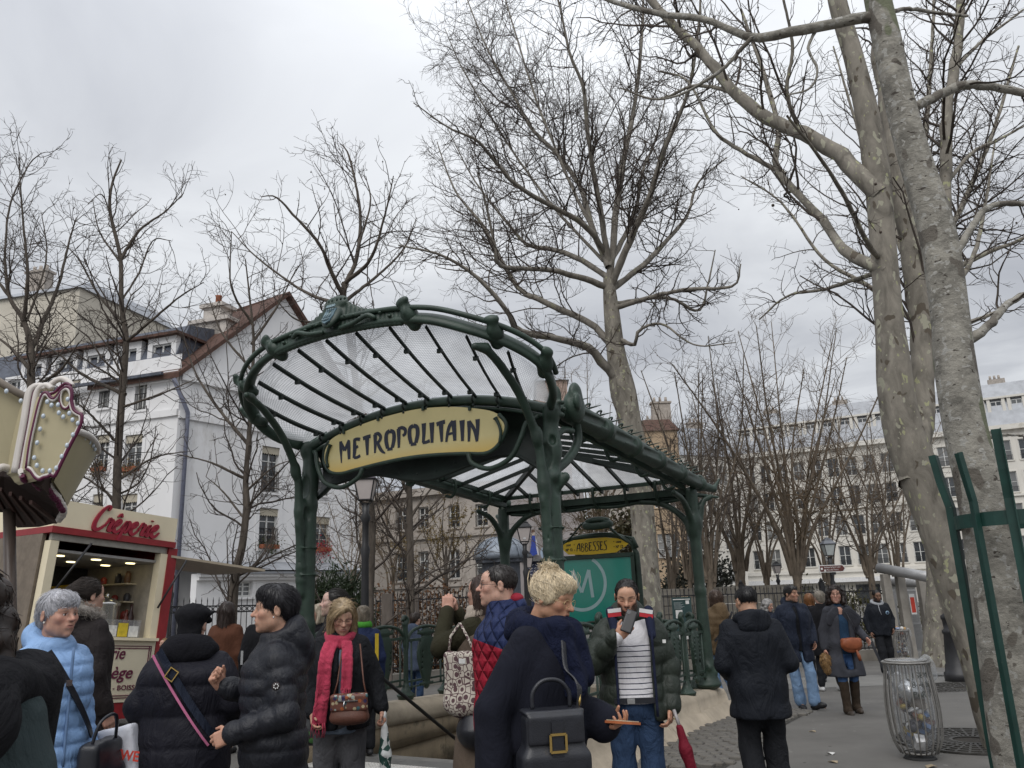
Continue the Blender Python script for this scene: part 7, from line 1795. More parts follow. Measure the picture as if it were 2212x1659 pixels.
# ---------------------------------------------------------------- steel pipe pergola with gates on the far right
STEEL=mat('brushed_steel',(.36,.36,.36),rough=.4,metal=.4,var=.12,scale=3);CONC=mat('concrete_post',(.28,.26,.23),rough=.9,var=.2,scale=3)
pa=at_y(1902,1226,24.5);po=empty('pipe_pergola',(pa[0],pa[1],-.63));tag(po,'steel pipe on concrete posts with mesh gates beside the fence','pergola')
rel=lambda px,py,Y:at_y(px,py,Y)-np.array(po.location)
for (a,b,r_) in (((1899,1227,24.5),(2035,1252,22.5),.145),((1925,1258,26),(2040,1262,25),.12)):
    P=np.array([rel(*a),rel(*b)]);d=P[1]-P[0];d/=np.linalg.norm(d);mb=MB();mb.tube(P,r_,16);mb.tube([P[0]-d*.02,P[0]],[r_*.8,r_*.8],16);o=mb.build('pipe',STEEL,po)
    mb=MB();mb.tube([P[0]-d*.05,P[0]-d*.021],[r_*.62,r_*.62],14);mb.build('pipe_mouth',mat('pipe_dark',(.03,.03,.03)),o)
for px in (1911,1942,1987):
    t_=rel(px,1240,24.2);mb=MB();mb.box((t_[0],t_[1],t_[2]/2),(.26,.26,t_[2]),taper=.8);mb.build('pergola_post',CONC,po)
gb=MB();gb.box2((-.01,-.01,0),(.01,.01,1.75));gbm=gb.mesh('mesh_bar');gbm.materials.append(STEEL)
for px0,px1 in ((1917,1936),(1949,1981)):
    a,b=rel(px0,1300,25),rel(px1,1300,25)
    for i in range(15):
        q=link('mesh_bar',gbm,None,po);w=i/14;q.location=(a[0]*(1-w)+b[0]*w,a[1],.25)
    mb=MB()
    for z in (.25,1.0,1.95):mb.bar((a[0],a[1],z),(b[0],b[1],z),.05)
    mb.build('gate_frame',STEEL,po)
t_=rel(1972,1305,23.9);mb=MB();mb.box((0,0,0),(.15,.012,.56));ps=mb.build('poster',WHT);ps.location=t_+np.array(po.location);tag(ps,'narrow red and white notice fixed to the steel mesh gate','poster')
mb=MB();mb.box((0,-.008,-.02),(.115,.006,.42));mb.build('red_field',mat('poster_red',(.5,.05,.03),var=.1),ps)
put_text('poster_text','RATP',.07,WHT,(-.03,-.0125,-.2),(0,-pi/2,0),ps,extrude=.0006) if False else None

# ---------------------------------------------------------------- wire litter bins
WIRE=mat('galvanised_wire',(.26,.25,.235),rough=.45,metal=.5,var=.25,scale=20)
def plastic_mat():
    m=bpy.data.materials.new('clear_sack');m.use_nodes=True;t=m.node_tree;b=t.nodes['Principled BSDF'];o=t.nodes['Material Output']
    b.inputs['Base Color'].default_value=(.55,.56,.57,1);b.inputs['Roughness'].default_value=.25
    tp=N(t,'ShaderNodeBsdfTransparent',ins={'Color':(.93,.94,.95,1)});mx=N(t,'ShaderNodeMixShader',ins={0:.72})
    fr=N(t,'ShaderNodeLayerWeight',ins={'Blend':.35});mr=N(t,'ShaderNodeMapRange',ins={1:0.,2:1.,3:.88,4:.45});t.links.new(fr.outputs['Facing'],mr.inputs[0]);t.links.new(mr.outputs[0],mx.inputs[0])
    t.links.new(b.outputs[0],mx.inputs[1]);t.links.new(tp.outputs[0],mx.inputs[2]);t.links.new(mx.outputs[0],o.inputs['Surface']);return m
SACK=plastic_mat()
def litter_bin(label,px,py_base,s,heap,seed,lettering):
    b=at_z(px,py_base,0) if py_base>1500 else None
    if b is None:
        for Y in np.arange(14,26,.05):
            q=at_y(px,py_base,Y)
            if q[2]<=ground_z(q[0],q[1])+.01:b=q;break
    o=empty('litter_bin',(b[0],b[1],ground_z(b[0],b[1])),R(-12),s);tag(o,label,'litter bin','wire litter bins with clear sacks')
    rg=np.random.default_rng(seed)
    prof=lambda z:.205+.035*math.sin(min(max((z-.05)/.75,0),1)*pi)-.07*max(0,(.22-z)/.22)**2
    mb=MB();zs=np.linspace(.05,.84,14)
    mb.tube([(prof(z),0,z) for z in zs]+[(.215,0,.87)],.0072,5);rm=mb.mesh('wire_rod');rm.materials.append(WIRE)
    for k in range(22):
        q=link('wire_rod',rm,None,o);q.rotation_euler=(0,0,2*pi*k/22)
    a=np.linspace(0,2*pi,29)
    for r_,z,t_ in ((.215,.87,.011),(.185,.885,.008),(.2,.862,.008),(.135,.055,.010),(.09,.05,.008)):
        mb=MB();mb.tube(np.c_[r_*np.cos(a),r_*np.sin(a),0*a+z],t_,6,caps=False);mb.build('rim_ring',WIRE,o)
    mb=MB();mb.lathe([(.15,.0),(.13,.02),(.04,.05)],n=14);mb.build('foot',mat('bin_foot',(.03,.03,.03)),o)
    P=[Stack([(.10,0,0,.09,.09),(.2,.01,0,.15,.15),(.4,.01,0,.175,.175),(.6,0,0,.165,.165),(.8,0,0,.17,.17),(.885,0,0,.19,.19)],.03,folds=(7,.012,.0,.9)),Ell((.2,.05,.84),(.06,.07,.09),.04),Ell((.235,.03,.76),(.045,.05,.075),.04)]
    sdf_obj('sack',P,.013,SACK,o,noise=(.008,40,.4))
    cols=[(.12,.06,.05),(.4,.36,.3),(.5,.5,.5),(.10,.08,.06),(.25,.10,.06),(.05,.05,.06),(.3,.22,.05),(.06,.12,.25)]
    ms=[mat('rubbish_%d'%i,c,var=.4,scale=12,rough=.5) for i,c in enumerate(cols)]
    for k in range(52):
        z=rg.uniform(.14,.55 if not heap else .8);rr=.13*math.sqrt(rg.random());th=rg.uniform(0,2*pi);mb=MB()
        if k%3:mb.ball((0,0,0),rg.uniform(.025,.055,3),7,5,M=rotm(*rg.uniform(0,3,3)))
        else:mb.box((0,0,0),rg.uniform(.03,.11,3),M=rotm(*rg.uniform(0,3,3)))
        V=np.concatenate(mb.v);mb.v=[V+rg.normal(0,.006,V.shape)]
        q=mb.build('rubbish',ms[k%8],o);q.location=(rr*cos(th),rr*sin(th),z)
    if not heap:
        mb=MB();mb.ball((0,0,.6),(.12,.13,.10),12,8);V=np.concatenate(mb.v);mb.v=[V+rg.normal(0,.012,V.shape)];mb.build('rubbish',mat('foil',(.6,.6,.6),rough=.25,metal=.7,var=.3,scale=20),o)
    else:
        for k in range(8):
            mb=MB();mb.ball((0,0,0),rg.uniform(.03,.06,3),7,5,M=rotm(*rg.uniform(0,3,3)));q=mb.build('rubbish',[mat('wrapper_tan',(.45,.28,.12),var=.3),mat('wrapper_white',(.6,.58,.55)),mat('wrapper_orange',(.55,.25,.05)),mat('wrapper_blue',(.25,.3,.42))][k%4],o);q.location=(rg.uniform(-.14,.14),rg.uniform(-.12,.12),.91+.03*rg.random())
    if lettering:
        for i,w in enumerate(('JSEM','8-10C','PARIS')[:3]):
            for j,ch in enumerate(w):
                a_=-pi/2+.35+(j-1.5)*.23;q=link('lettering',text_mesh('lettering',ch,.075,extrude=.0006,align='CENTER'),mat('sack_print',(.05,.06,.05)),o)
                q.location=(.186*cos(a_),.186*sin(a_),.735-.085*i);q.rotation_euler=(pi/2,0,a_+pi/2)
    return o
litter_bin('wire litter bin with a half full clear sack nearest the tree guard',1988,1638,1.0,False,3,True)
litter_bin('overflowing wire litter bin further back beside the bearded man',1956,1433,1.0,True,4,False)
# ---------------------------------------------------------------- tree guard and iron tree grates
GRN=mat('guard_green',(.010,.043,.034),rough=.5,var=.25,scale=6,dirt=((.22,.23,.22),5.0,.69),spec=.4)
gp=at_y(2188,1120,5.5);tg=empty('tree_guard',(gp[0],gp[1],0));tag(tg,'chipped dark green iron tree guard round the rough grey trunk','tree guard')
RG_=.335
zr=at_y(2075,1123,5.3)[2];a=np.linspace(0,2*pi,40)
mb=MB();q=np.c_[RG_*np.cos(a),RG_*np.sin(a),0*a+zr]
P_=np.stack([np.c_[r_*np.cos(a),r_*np.sin(a),0*a+z] for r_,z in ((RG_,zr-.045),(RG_+.014,zr-.045),(RG_+.014,zr+.045),(RG_,zr+.045),(RG_,zr-.045))],1);mb.grid(P_,False);mb.build('hoop',GRN,tg)
mb=MB();P_=np.stack([np.c_[r_*np.cos(a),r_*np.sin(a),0*a+z] for r_,z in ((RG_,.30),(RG_+.012,.30),(RG_+.012,.36),(RG_,.36),(RG_,.30))],1);mb.grid(P_,False);mb.build('hoop',GRN,tg)
for th,hz in ((-2.72,.44),(-2.12,.56),(-.25,.30),(.6,.4),(1.4,.55),(2.3,.5)):
    c_1=np.array([(RG_+.025)*cos(th),(RG_+.025)*sin(th)]);e=c_1*1.16 if th!=-2.12 else c_1*1.12
    t_=np.array([-sin(th),cos(th)])
    P_=[np.r_[c_1*.97,-.02],np.r_[c_1,.5],np.r_[c_1,zr],np.r_[c_1,zr+.12],np.r_[c_1*.4+e*.6,zr+.30],np.r_[e,zr+hz]]
    mb=MB();n_=np.r_[c_1/np.linalg.norm(c_1),0]
    for i in range(5):
        mb.bar(P_[i],P_[i+1],.055,.010,up=n_);mb.bar(P_[i]+np.r_[t_*.028,0]-n_*.0*1+n_*.02,P_[i+1]+np.r_[t_*.028,0]+n_*.02,.008,.045,up=n_)
    mb.build('upright',GRN,tg)
def tree_grate(px,py,r,label):
    b=at_z(px,py,0)
    for _ in range(30):b=at_z(px,py,ground_z(b[0],b[1])*.5+b[2]*.5)
    o=empty('tree_grate',(b[0],b[1],b[2]+.006));tag(o,label,'tree grate','iron tree grates in the asphalt')
    a=np.linspace(0,2*pi,33);m=mat('grate_iron',(.05,.047,.042),rough=.6,var=.3,scale=10)
    for k,rr in enumerate(np.linspace(.25,1,6)*r):
        mb=MB();P_=np.stack([np.c_[q*np.cos(a),q*np.sin(a),0*a+z] for q,z in ((rr,0),(rr+.03,0),(rr+.03,.016),(rr,.016),(rr,0))],1);mb.grid(P_,False);mb.build('ring',m,o)
    mb=MB();mb.box((r*.63,0,.007),(r*.72,.022,.013));sm=mb.mesh('spoke');sm.materials.append(m)
    for k in range(36):q=link('spoke',sm,None,o);q.rotation_euler=(0,0,2*pi*k/36)
    mb=MB();mb.lathe([(r*1.0,.001),(r*.2,.002)],n=28);mb.build('soil',mat('soil_dark',(.035,.03,.024),rough=.95,var=.3,scale=20),o)
tree_grate(2100,1602,.72,'round iron tree grate behind the nearest litter bin');tree_grate(2090,1489,.85,'iron tree grate further back near the lamp post')

# ---------------------------------------------------------------- domed kiosk, slate-blue lettered wall and painted woman under the canopy
kz=at_y(1083,1240,24);dk=empty('domed_kiosk',(kz[0],kz[1],ground_z(kz[0],kz[1])));tag(dk,'grey kiosk with ribbed zinc dome and finial seen under the canopy','kiosk');kh=kz[2]+.3-dk.location.z
DOM=mat('dome_zinc',(.22,.25,.29),rough=.4,metal=.25,var=.15)
mb=MB();mb.lathe([(.55,0),(.55,kh),(.72,kh+.02),(.74,kh+.12)],n=8,smooth=False);mb.build('body',mat('kiosk_grey',(.10,.11,.13),var=.2),dk)
mb=MB();t_=np.linspace(0,pi/2,9);mb.lathe([(.74*cos(t)**.8+.02,kh+.12+.62*math.sin(t)) for t in t_],n=24);mb.build('dome',DOM,dk)
for k in range(8):
    mb=MB();a_=k*pi/4;mb.tube([((.76*cos(t)**.8+.03)*cos(a_),(.76*cos(t)**.8+.03)*math.sin(a_),kh+.12+.63*math.sin(t)) for t in t_],.02,5);mb.build('rib',DOM,dk)
mb=MB();mb.lathe([(.09,kh+.72),(.05,kh+.8),(.10,kh+.88),(.04,kh+.96),(.08,kh+1.04),(.03,kh+1.1),(.05,kh+1.17),(.005,kh+1.32)],n=10);mb.build('finial',DOM,dk)
# blackboard-blue band on the gable wall with chalky writing
w0=at_y(1122,1214,46.8);w1=at_y(1212,1285,47.6)
bb=empty('blue_wall_panel',(w0[0],w0[1]-.1,w1[2]));tag(bb,'slate blue painted wall panel covered in white handwriting','painted wall');bw_,bh_=w1[0]-w0[0]+1.2,w0[2]-w1[2]
mb=MB();mb.box2((-.4,0,-1),(bw_,.06,bh_));mb.build('board',mat('slate_blue',(.022,.028,.06),rough=.6,var=.25,scale=2),bb)
mb=MB();mb.box2((-.6,-.25,bh_+.003),(bw_+.2,.06,bh_+.14));mb.build('ledge',mat('ledge_grey',(.12,.12,.12)),bb)
rgs=np.random.default_rng(4);mb=MB();CH=mat('chalk_white',(.55,.55,.58))
for i in range(9):
    z=bh_-.22-i*.17;x=.15+.1*rgs.random()
    while x<bw_-.3:
        w=rgs.uniform(.1,.3);P_=[(x+w*k/5,z+rgs.uniform(-.04,.05),.022) for k in range(6)];strokes_mesh(mb,[(0,0,1,[P_])],lambda a,b,d:(a,-d,b),.003);x+=w+.08
o=mb.build('handwriting',CH,bb);tag(o,kind='stuff')
mw=at_y(1156,1170,47.0);mp_=empty('painted_woman',(mw[0],mw[1]-.25,mw[2]));tag(mp_,'painted figure of a woman in a long blue dress on the grey gable','mural')
k_=47/1743.
def flat(name,poly,m,y=0):mb=MB();mb.prism([((a-1156)*k_,-(b-1170)*k_) for a,b in poly],.01,z0=y);return mb.build(name,m,mp_)
flat('dress',[(1149,1158),(1156,1158),(1157,1180),(1160,1196),(1150,1200),(1143,1196),(1147,1178)],mat('mural_blue',(.03,.06,.30),var=.2))
flat('skin',[(1150,1150),(1155,1150),(1156,1157),(1149,1157)],mat('mural_skin',(.5,.42,.36)),-.004);flat('hair',[(1149,1146),(1155,1145),(1157,1150),(1148,1152)],mat('mural_hair',(.12,.07,.05)),-.012)
flat('cloak',[(1157,1160),(1160,1172),(1163,1198),(1160,1199),(1157,1180)],mat('mural_pale',(.5,.5,.55)),-.006)
pq=at_y(1176,1195,46.9);pl=empty('round_plaque',(pq[0],pq[1]-.25,pq[2]));tag(pl,'pale blue oval painted plaque with writing on the grey gable','plaque')
a=np.linspace(0,2*pi,24,endpoint=False);mb=MB();mb.prism(np.c_[.24*np.cos(a),.34*np.sin(a)],.02);mb.build('disc',mat('plaque_blue',(.32,.40,.50),var=.1),pl)
mb=MB()
for i in range(5):strokes_mesh(mb,[(0,0,1,[[(-.14+.045*k,.17-.085*i+rgs.uniform(-.015,.015),.016) for k in range(7)]])],lambda x,z,d:(x,-d,z),.003)
mb.build('handwriting',mat('plaque_ink',(.06,.08,.14)),pl)

# ---------------------------------------------------------------- litter on the ground
rgl=np.random.default_rng(9)
for px,py,s,c,lab in [(1575,1497,.05,'paper_white','scrap of white paper lying on the cobbles by the parapet'),(1563,1487,.06,'leaf_tan','dead tan leaf lying by the parapet foot'),(1620,1515,.045,'paper_white','white scrap in the gap between the cobbles'),(1795,1622,.05,'paper_white','white paper scrap on the asphalt left of the bin'),(1690,1620,.045,'leaf_tan','pale leaf lying in front of the bin'),(1755,1575,.04,'leaf_tan','small pale leaf between the walkers and the bin'),(1800,1640,.05,'leaf_tan','broad pale leaf at the lower right'),(345,1609,.05,'leaf_tan','leaf lying at the foot of the crêperie'),(2010,1650,.06,'leaf_tan','brown wrapper under the litter bin'),(1700,1512,.04,'paper_white','white speck of paper behind the black-clad man')]:
    b=at_z(px,py,0.03);th=rgl.uniform(0,6);V=np.array([(-1,-.5,0),(0,-.6,.3),(1,-.1,0),(.5,.6,.25),(-.6,.5,.15)])*s
    V=np.vstack([V,V-np.array([0,0,.004])]);mb=MB();mb.add(V@rotm(0,0,th).T,[(0,1,2,3,4),(9,8,7,6,5)]+[(i,5+i,5+(i+1)%5,(i+1)%5) for i in range(5)])
    o=mb.build('fallen_leaf' if 'leaf' in c else 'paper_scrap',mat(c,(.55,.54,.52) if 'paper' in c else (.30,.24,.16),var=.2));o.location=(b[0],b[1],ground_z(b[0],b[1])+(.035 if px<1650 and px>1500 else .006));tag(o,lab,'leaf' if 'leaf' in c else 'paper scrap')

# ---------------------------------------------------------------- the crêperie kiosk
CREAM=mat('kiosk_cream',(.70,.62,.45),rough=.55,var=.05,scale=2,spec=.4);CREAM2=mat('kiosk_cream_panel',(.62,.56,.42),rough=.5,var=.04,scale=2);RED=mat('kiosk_red',(.24,.018,.022),rough=.45,var=.12);WINE=mat('lettering_wine',(.115,.018,.045),rough=.5)
k0=at_y(131,1079,12.3);k1=at_y(385,1121,14.1)
kd=k1-k0;KW=np.linalg.norm(kd[:2]);kang=math.atan2(kd[1],kd[0])
tilt_k=math.atan2(kd[2],KW)
kx=np.array([cos(kang)*cos(tilt_k),math.sin(kang)*cos(tilt_k),math.sin(tilt_k)]);ky=np.array([-math.sin(kang),cos(kang),0]);kzv=np.cross(kx,ky)
KM=np.stack([kx,ky,kzv],1)
def k_uz(px,py):
    r=ray(px,py);n=-ky;t=((k0-np.array([0,0,CAM_H]))@n)/(r@n);p=np.array([0,0,CAM_H])+r*t-k0;return float(p@kx),float(p@kzv)
KT=k_uz(142,1079)[1];zr_=k_uz(382,1185)[1];zr2=k_uz(382,1172)[1];zc=k_uz(240,1376)[1];zpb=k_uz(200,1520)[1];zb_=k_uz(200,1557)[1]
print('KIOSK',KW,zr_,zr2,zc,zpb,zb_,k_uz(346,1380),tilt_k)
base_=k0+kzv*zb_
ck=empty('creperie_kiosk',base_);tag(ck,'cream and red crêperie kiosk with open hatch and script sign on the left','kiosk');ck.rotation_euler=Matrix(KM.tolist()).to_euler()
zz0=-zb_;T_=lambda z:z+zz0
zr_,zr2,zc,zpb=T_(zr_),T_(zr2),T_(zc),T_(zpb);zt_=zz0
U1=k_uz(362,1300)[0];DP=2.3
mb=MB();mb.box2((-.04,0,zr2),(KW,.16,zt_));mb.box2((-.04,.16,zr2),(.12,DP,zt_));mb.box2((KW-.16,.16,zr2),(KW,DP,zt_));mb.box2((.12,DP-.16,zr2),(KW-.16,DP,zt_));fb=mb.build('fascia',CREAM,ck)
mb=MB();mb.box2((-.06,-.03,zr_),(KW+.01,DP,zr2-.003));mb.build('fascia_band',RED,ck)
mb=MB();mb.box2((.0,.05,zr_-.10),(KW-.05,.12,zr_-.003));mb.build('awning_rail',mat('alu_grey',(.35,.33,.29),rough=.4,metal=.3),ck)
# frame posts, counter front, plinth
uL=k_uz(140,1250)[0];uL2=k_uz(150,1300)[0]+.02;uR0=k_uz(335,1300)[0];uR1=k_uz(345,1300)[0]
for u_ in (-.02,uR0):mb=MB();mb.box2((u_,.02,zc),(u_+.13,.18,zr_-.11));mb.build('hatch_post',CREAM,ck)
mb=MB();mb.box2((uR0+.13,.0,0),(U1+.06,DP,zr_-.003));mb.build('side_post',RED,ck)
mb=MB();mb.box2((uR0+.09,.185,.02),(uR0+.127,DP-.11,zr_-.23));mb.build('inner_lining',mat('lining_beige',(.42,.38,.32),var=.2,scale=5),ck)
for i in range(3):mb=MB();mb.box2((uR0-.10,.7,zc+.28+.3*i),(uR0+.088,1.9,zc+.30+.3*i));mb.build('shelf',CREAM,ck)
mb=MB();mb.box2((-.02,0,zpb),(uR0+.12,.12,zc-.05));cp=mb.build('counter_front',CREAM2,ck)
mb=MB();mb.box2((-.05,-.06,zc-.047),(uR0+.13,.45,zc-.002));mb.build('counter',CREAM,ck)
mb=MB();mb.box2((-.02,.015,0),(uR0+.12,.14,zpb-.004));mb.build('plinth',RED,ck)
mb=MB()
for a_,b_ in (((.06,zpb+.10),(uR0+.05,zpb+.10)),((.06,zc-.13),(uR0+.05,zc-.13))):
    for d in (0,.035):mb.bar((a_[0],-.004,a_[1]-d),(b_[0],-.004,b_[1]-d),.012,.012)
for d in (0,.035):mb.bar((uR0+.05+d-.035,-.004,zpb+.065),(uR0+.05+d-.035,-.004,zc-.13),.012,.012,up=(0,1,0))
mb.build('panel_border',WINE,cp)
def ktext(s,px0,px1,py_base,hpx,par,shear=.25,off=.012):
    u0,z0=k_uz(px0,py_base);u1=k_uz(px1,py_base)[0];me=text_mesh('lettering',s,1.0,extrude=.004,shear=shear,offset=off);co=np.array([v.co[:] for v in me.vertices]);w=co[:,0].max()-co[:,0].min()
    h=(k_uz(px0,py_base-hpx)[1]-z0)/.72
    A=np.empty(len(me.vertices)*3,np.float32);me.vertices.foreach_get('co',A);A[0::3]=(A[0::3]-co[:,0].min())*(u1-u0)/w;A[1::3]*=h;A[2::3]*=1;me.vertices.foreach_set('co',A)
    o=link('lettering',me,WINE,par);o.location=(u0,-.006,T_(z0));o.rotation_euler=(pi/2,0,0);return o
ktext('Crêperie',160,269,1423,28,cp);ktext('du Manège',130,284,1468,29,cp);ktext('CRÊPES - GAUFRES - BOISSONS',100,318,1496,12,cp,shear=0,off=.004)
# script sign: thick brush strokes
SCR={'C':[[(.86,1.62,.16),(.95,1.86,.2),(.72,1.95,.2),(.3,1.35,.26),(.08,.55,.3),(.2,.05,.3),(.6,.1,.24),(.98,.5,.14)]],
       'r':[[(-.02,.35,.12),(.22,.85,.2),(.3,1.0,.24),(.34,.85,.24)],[(.30,.86,.2),(.55,.88,.22),(.42,.35,.26),(.44,.08,.24),(.62,.1,.16),(.8,.4,.12)]],
       'e':[[(.0,.4,.12),(.3,.55,.18),(.52,.85,.2),(.36,1.0,.22),(.12,.7,.28),(.08,.25,.3),(.28,.02,.26),(.52,.12,.2),(.78,.45,.12)]],
       '^':[[(.14,1.22,.1),(.36,1.48,.18),(.52,1.24,.1)]],
       'p':[[(.0,.4,.12),(.3,.9,.2),(.34,.9,.26),(.16,.2,.26),(-.02,-.62,.24)],[(.2,.5,.14),(.44,.95,.2),(.64,.8,.26),(.58,.25,.26),(.32,.05,.2)],[(.5,.1,.14),(.8,.4,.12)]],
       'i':[[(.0,.4,.12),(.24,.95,.24),(.12,.3,.28),(.24,.04,.24),(.5,.4,.12)],[(.34,1.3,.2),(.36,1.36,.22)]]}
xh=.20
u0,z0=k_uz(196,1143);u9,z9=k_uz(337,1159);dzl=(z9-z0)/(u9-u0)
adv=dict(C=.95,r=.72,e=.70,p=.78,i=.48);tot=sum(adv[c] for c in 'Creperie');sc=(u9-u0)/tot
mb=MB();x=0
for i,ch in enumerate('Creperie'):
    st=SCR[ch]+(SCR['^'] if i==2 else [])
    for ln in st:
        strokes_mesh(mb,[(0,0,1,[[((x+a)*sc,b*xh,w*.21) for a,b,w in ln]])],lambda X,Z,d:(u0+X+Z*.18,-d-.02,T_(z0)+Z),.02)
    x+=adv[ch]
V=np.concatenate(mb.v);nn=len(V);back_=V+np.array([0,.035,0]);F0=list(mb.f)
mb.add(back_,[tuple(f) for f in F0])
# side walls of the raised letters
from collections import Counter
ec=Counter(tuple(sorted((f[i],f[(i+1)%len(f)]))) for f in F0 for i in range(len(f)))
for f in F0:
    for i in range(len(f)):
        a_,b_=f[i],f[(i+1)%len(f)]
        if ec[tuple(sorted((a_,b_)))]==1:mb.f.append([a_,b_,b_+nn,a_+nn]);mb.mi.append(0);mb.sm.append(False)
mb.build('lettering',mat('script_red',(.27,.012,.03),rough=.4),fb)
# inside: lit ceiling, back wall, yellow tarpaulin, urn, shelf things
INN=mat('kiosk_inside',(.16,.13,.10),rough=.7,var=.2);mb=MB();mb.box2((.1,DP-.1,zc-.4),(uR0+.1,DP-.02,zr_));mb.build('back_wall',mat('black_sheet',(.03,.03,.034),rough=.35,var=.4,scale=5,bump=.6,bscale=6,bdist=.05),ck)
mb=MB();mb.box2((.1,.13,zr_-.26),(U1,DP-.1,zr_-.22));mb.build('ceiling',mat('ceiling_grey',(.30,.29,.28),var=.1),ck)
mb=MB();mb.box2((-.06,.2,0),(-.0,DP,zr_-.003));mb.build('side_wall',INN,ck)
for i in range(4):
    for j in range(2):
        mb=MB();mb.lathe([(.001,0),(.075,0),(.075,-.012),(.001,-.014)],c=(.45+i*.62,.55+j*.7,zr_-.262),n=14);mb.build('spotlight',emit('spot_glow',(1.0,.85,.45),2.6),ck)
TARP=mat('tarpaulin_yellow',(.62,.40,.02),rough=.5,var=.1);mb=MB();yv=k_uz(290,1240);mb.add([(.2,DP-.13,T_(k_uz(160,1275)[1])),(yv[0]+.75,DP-.13,T_(k_uz(290,1237)[1])),(yv[0]+.75,DP-.13,T_(k_uz(290,1243)[1])),(1.6,DP-.13,T_(k_uz(220,1262)[1])),(.2,DP-.13,T_(k_uz(150,1320)[1])),(.2,DP-.16,T_(k_uz(160,1275)[1])),(yv[0]+.75,DP-.16,T_(k_uz(290,1237)[1])),(yv[0]+.75,DP-.16,T_(k_uz(290,1243)[1])),(1.6,DP-.16,T_(k_uz(220,1262)[1])),(.2,DP-.16,T_(k_uz(150,1320)[1]))],[(0,1,2,3,4),(9,8,7,6,5),(0,5,6,1),(2,7,8,3),(3,8,9,4)]);mb.build('tarpaulin',TARP,ck)
KPOS=lambda u,y,z:base_+kx*u+ky*y+kzv*z
def kthing(name,label,cat,u,y,z):o=empty(name,KPOS(u,y,z));o.rotation_euler=ck.rotation_euler;tag(o,label,cat);return o
ur=k_uz(275,1330)[0];urn=kthing('steel_urn','shiny steel urn with lid standing on the crêperie counter','urn',ur,.62,zc)
SST=mat('polished_steel',(.55,.54,.52),rough=.18,metal=.9,var=.1);mb=MB();mb.lathe([(.21,0),(.22,.02),(.22,.5),(.235,.51),(.235,.54),(.15,.60),(.05,.63),(.03,.66),(.04,.69),(.001,.70)],n=24);mb.build('pot',SST,urn);mb=MB();mb.tube([(-.25,0,.45),(-.29,0,.38),(-.25,0,.3)],.02,6);mb.build('handle',BLKI,urn)
gu=k_uz(215,1376)[0];gb_=kthing('glass_case','low glass display case with yellow menu cards on the counter','display case',gu-.25,.1,zc)
CLR=SACK;mb=MB();mb.box2((0,0,0),(1.0,.012,.26));mb.box2((0,0.0,.262),(1.0,.3,.272));mb.build('glass',SACK,gb_)
for i,c in enumerate(((.55,.50,.05),(.60,.58,.20),(.6,.6,.58),(.55,.42,.03),(.62,.62,.6))):
    mb=MB();mb.box2((.03+.19*i,-.012,.01),(.20+.19*i,-.004,.22 if i%2 else .18));mb.build('menu_card',mat('menu_card%d'%i,c,var=.25,scale=14),gb_)
for px_,hh_,c,lb_ in ((318,.55,(.04,.02,.02),'tall dark bottle standing at the right end of the crêperie counter'),(325,.3,(.5,.48,.45),'short white bottle beside the right hatch post of the crêperie'),(308,.45,(.12,.03,.02),'dark red bottle standing beside the steel urn')):
    u_=k_uz(px_,1360)[0];o=kthing('bottle',lb_,'bottle',u_,.5,zc);mb=MB();mb.lathe([(.06,0),(.065,.02),(.065,hh_*.6),(.025,hh_*.8),(.025,hh_)],n=10);mb.build('glass',mat('bottle_%d'%px_,c,rough=.2),o)
rgj=np.random.default_rng(6)
for k in range(9):
    jt=kthing('jar','small jar or packet on the shelves inside the crêperie','jar',uR0-.0+rgj.uniform(-.03,.03),.8+.34*(k%3),zc+.305+.3*(k//3));tag(jt,group='jars on the shelves inside the crêperie');mb=MB();h_=rgj.uniform(.10,.2);mb.lathe([(.05,0),(.055,.01),(.055,h_*.8),(.035,h_*.9),(.035,h_)],n=9);mb.build('glass',mat('jar_%d'%(k%4),[(.3,.05,.04),(.5,.45,.36),(.16,.09,.05),(.05,.05,.06)][k%4],rough=.3),jt)
# flap hinged open at the right and raised hatch at the front with gas struts
mb=MB();zf=zr_-.12;mb.quad((uR1+.1,.0,zf),(uR1+1.7,-.55,zf-.12),(uR1+1.7,.9,zf-.12),(uR1+.1,1.4,zf));V=np.concatenate(mb.v);mb.add(V-np.array([0,0,.04]),[(3,2,1,0)]);mb.f+=[[0,4,5,1],[1,5,6,2],[2,6,7,3],[3,7,4,0]];mb.mi+=[0]*4;mb.sm+=[False]*4;mb.build('side_flap',mat('flap_beige',(.33,.28,.21),rough=.5),ck)
mb=MB();mb.quad((.05,-.02,zr_-.08),(uR0,-.02,zr_-.08),(uR0+.15,-1.0,zr_-.02),(.2,-1.0,zr_-.02));V=np.concatenate(mb.v);mb.add(V-np.array([0,0,.035]),[(3,2,1,0)]);mb.f+=[[0,4,5,1],[1,5,6,2],[2,6,7,3],[3,7,4,0]];mb.mi+=[0]*4;mb.sm+=[False]*4;mb.build('front_hatch',CREAM,ck) if False else None
for (a_,b_) in (((.12,.0,zr_-.9),(.55,-.1,zr_-.1)),((uR0+.05,-.02,zr_-1.0),(uR0+.35,-.2,zr_-.2))):mb=MB();mb.tube([a_,b_],.018,6);mb.build('strut',BLKI,ck)

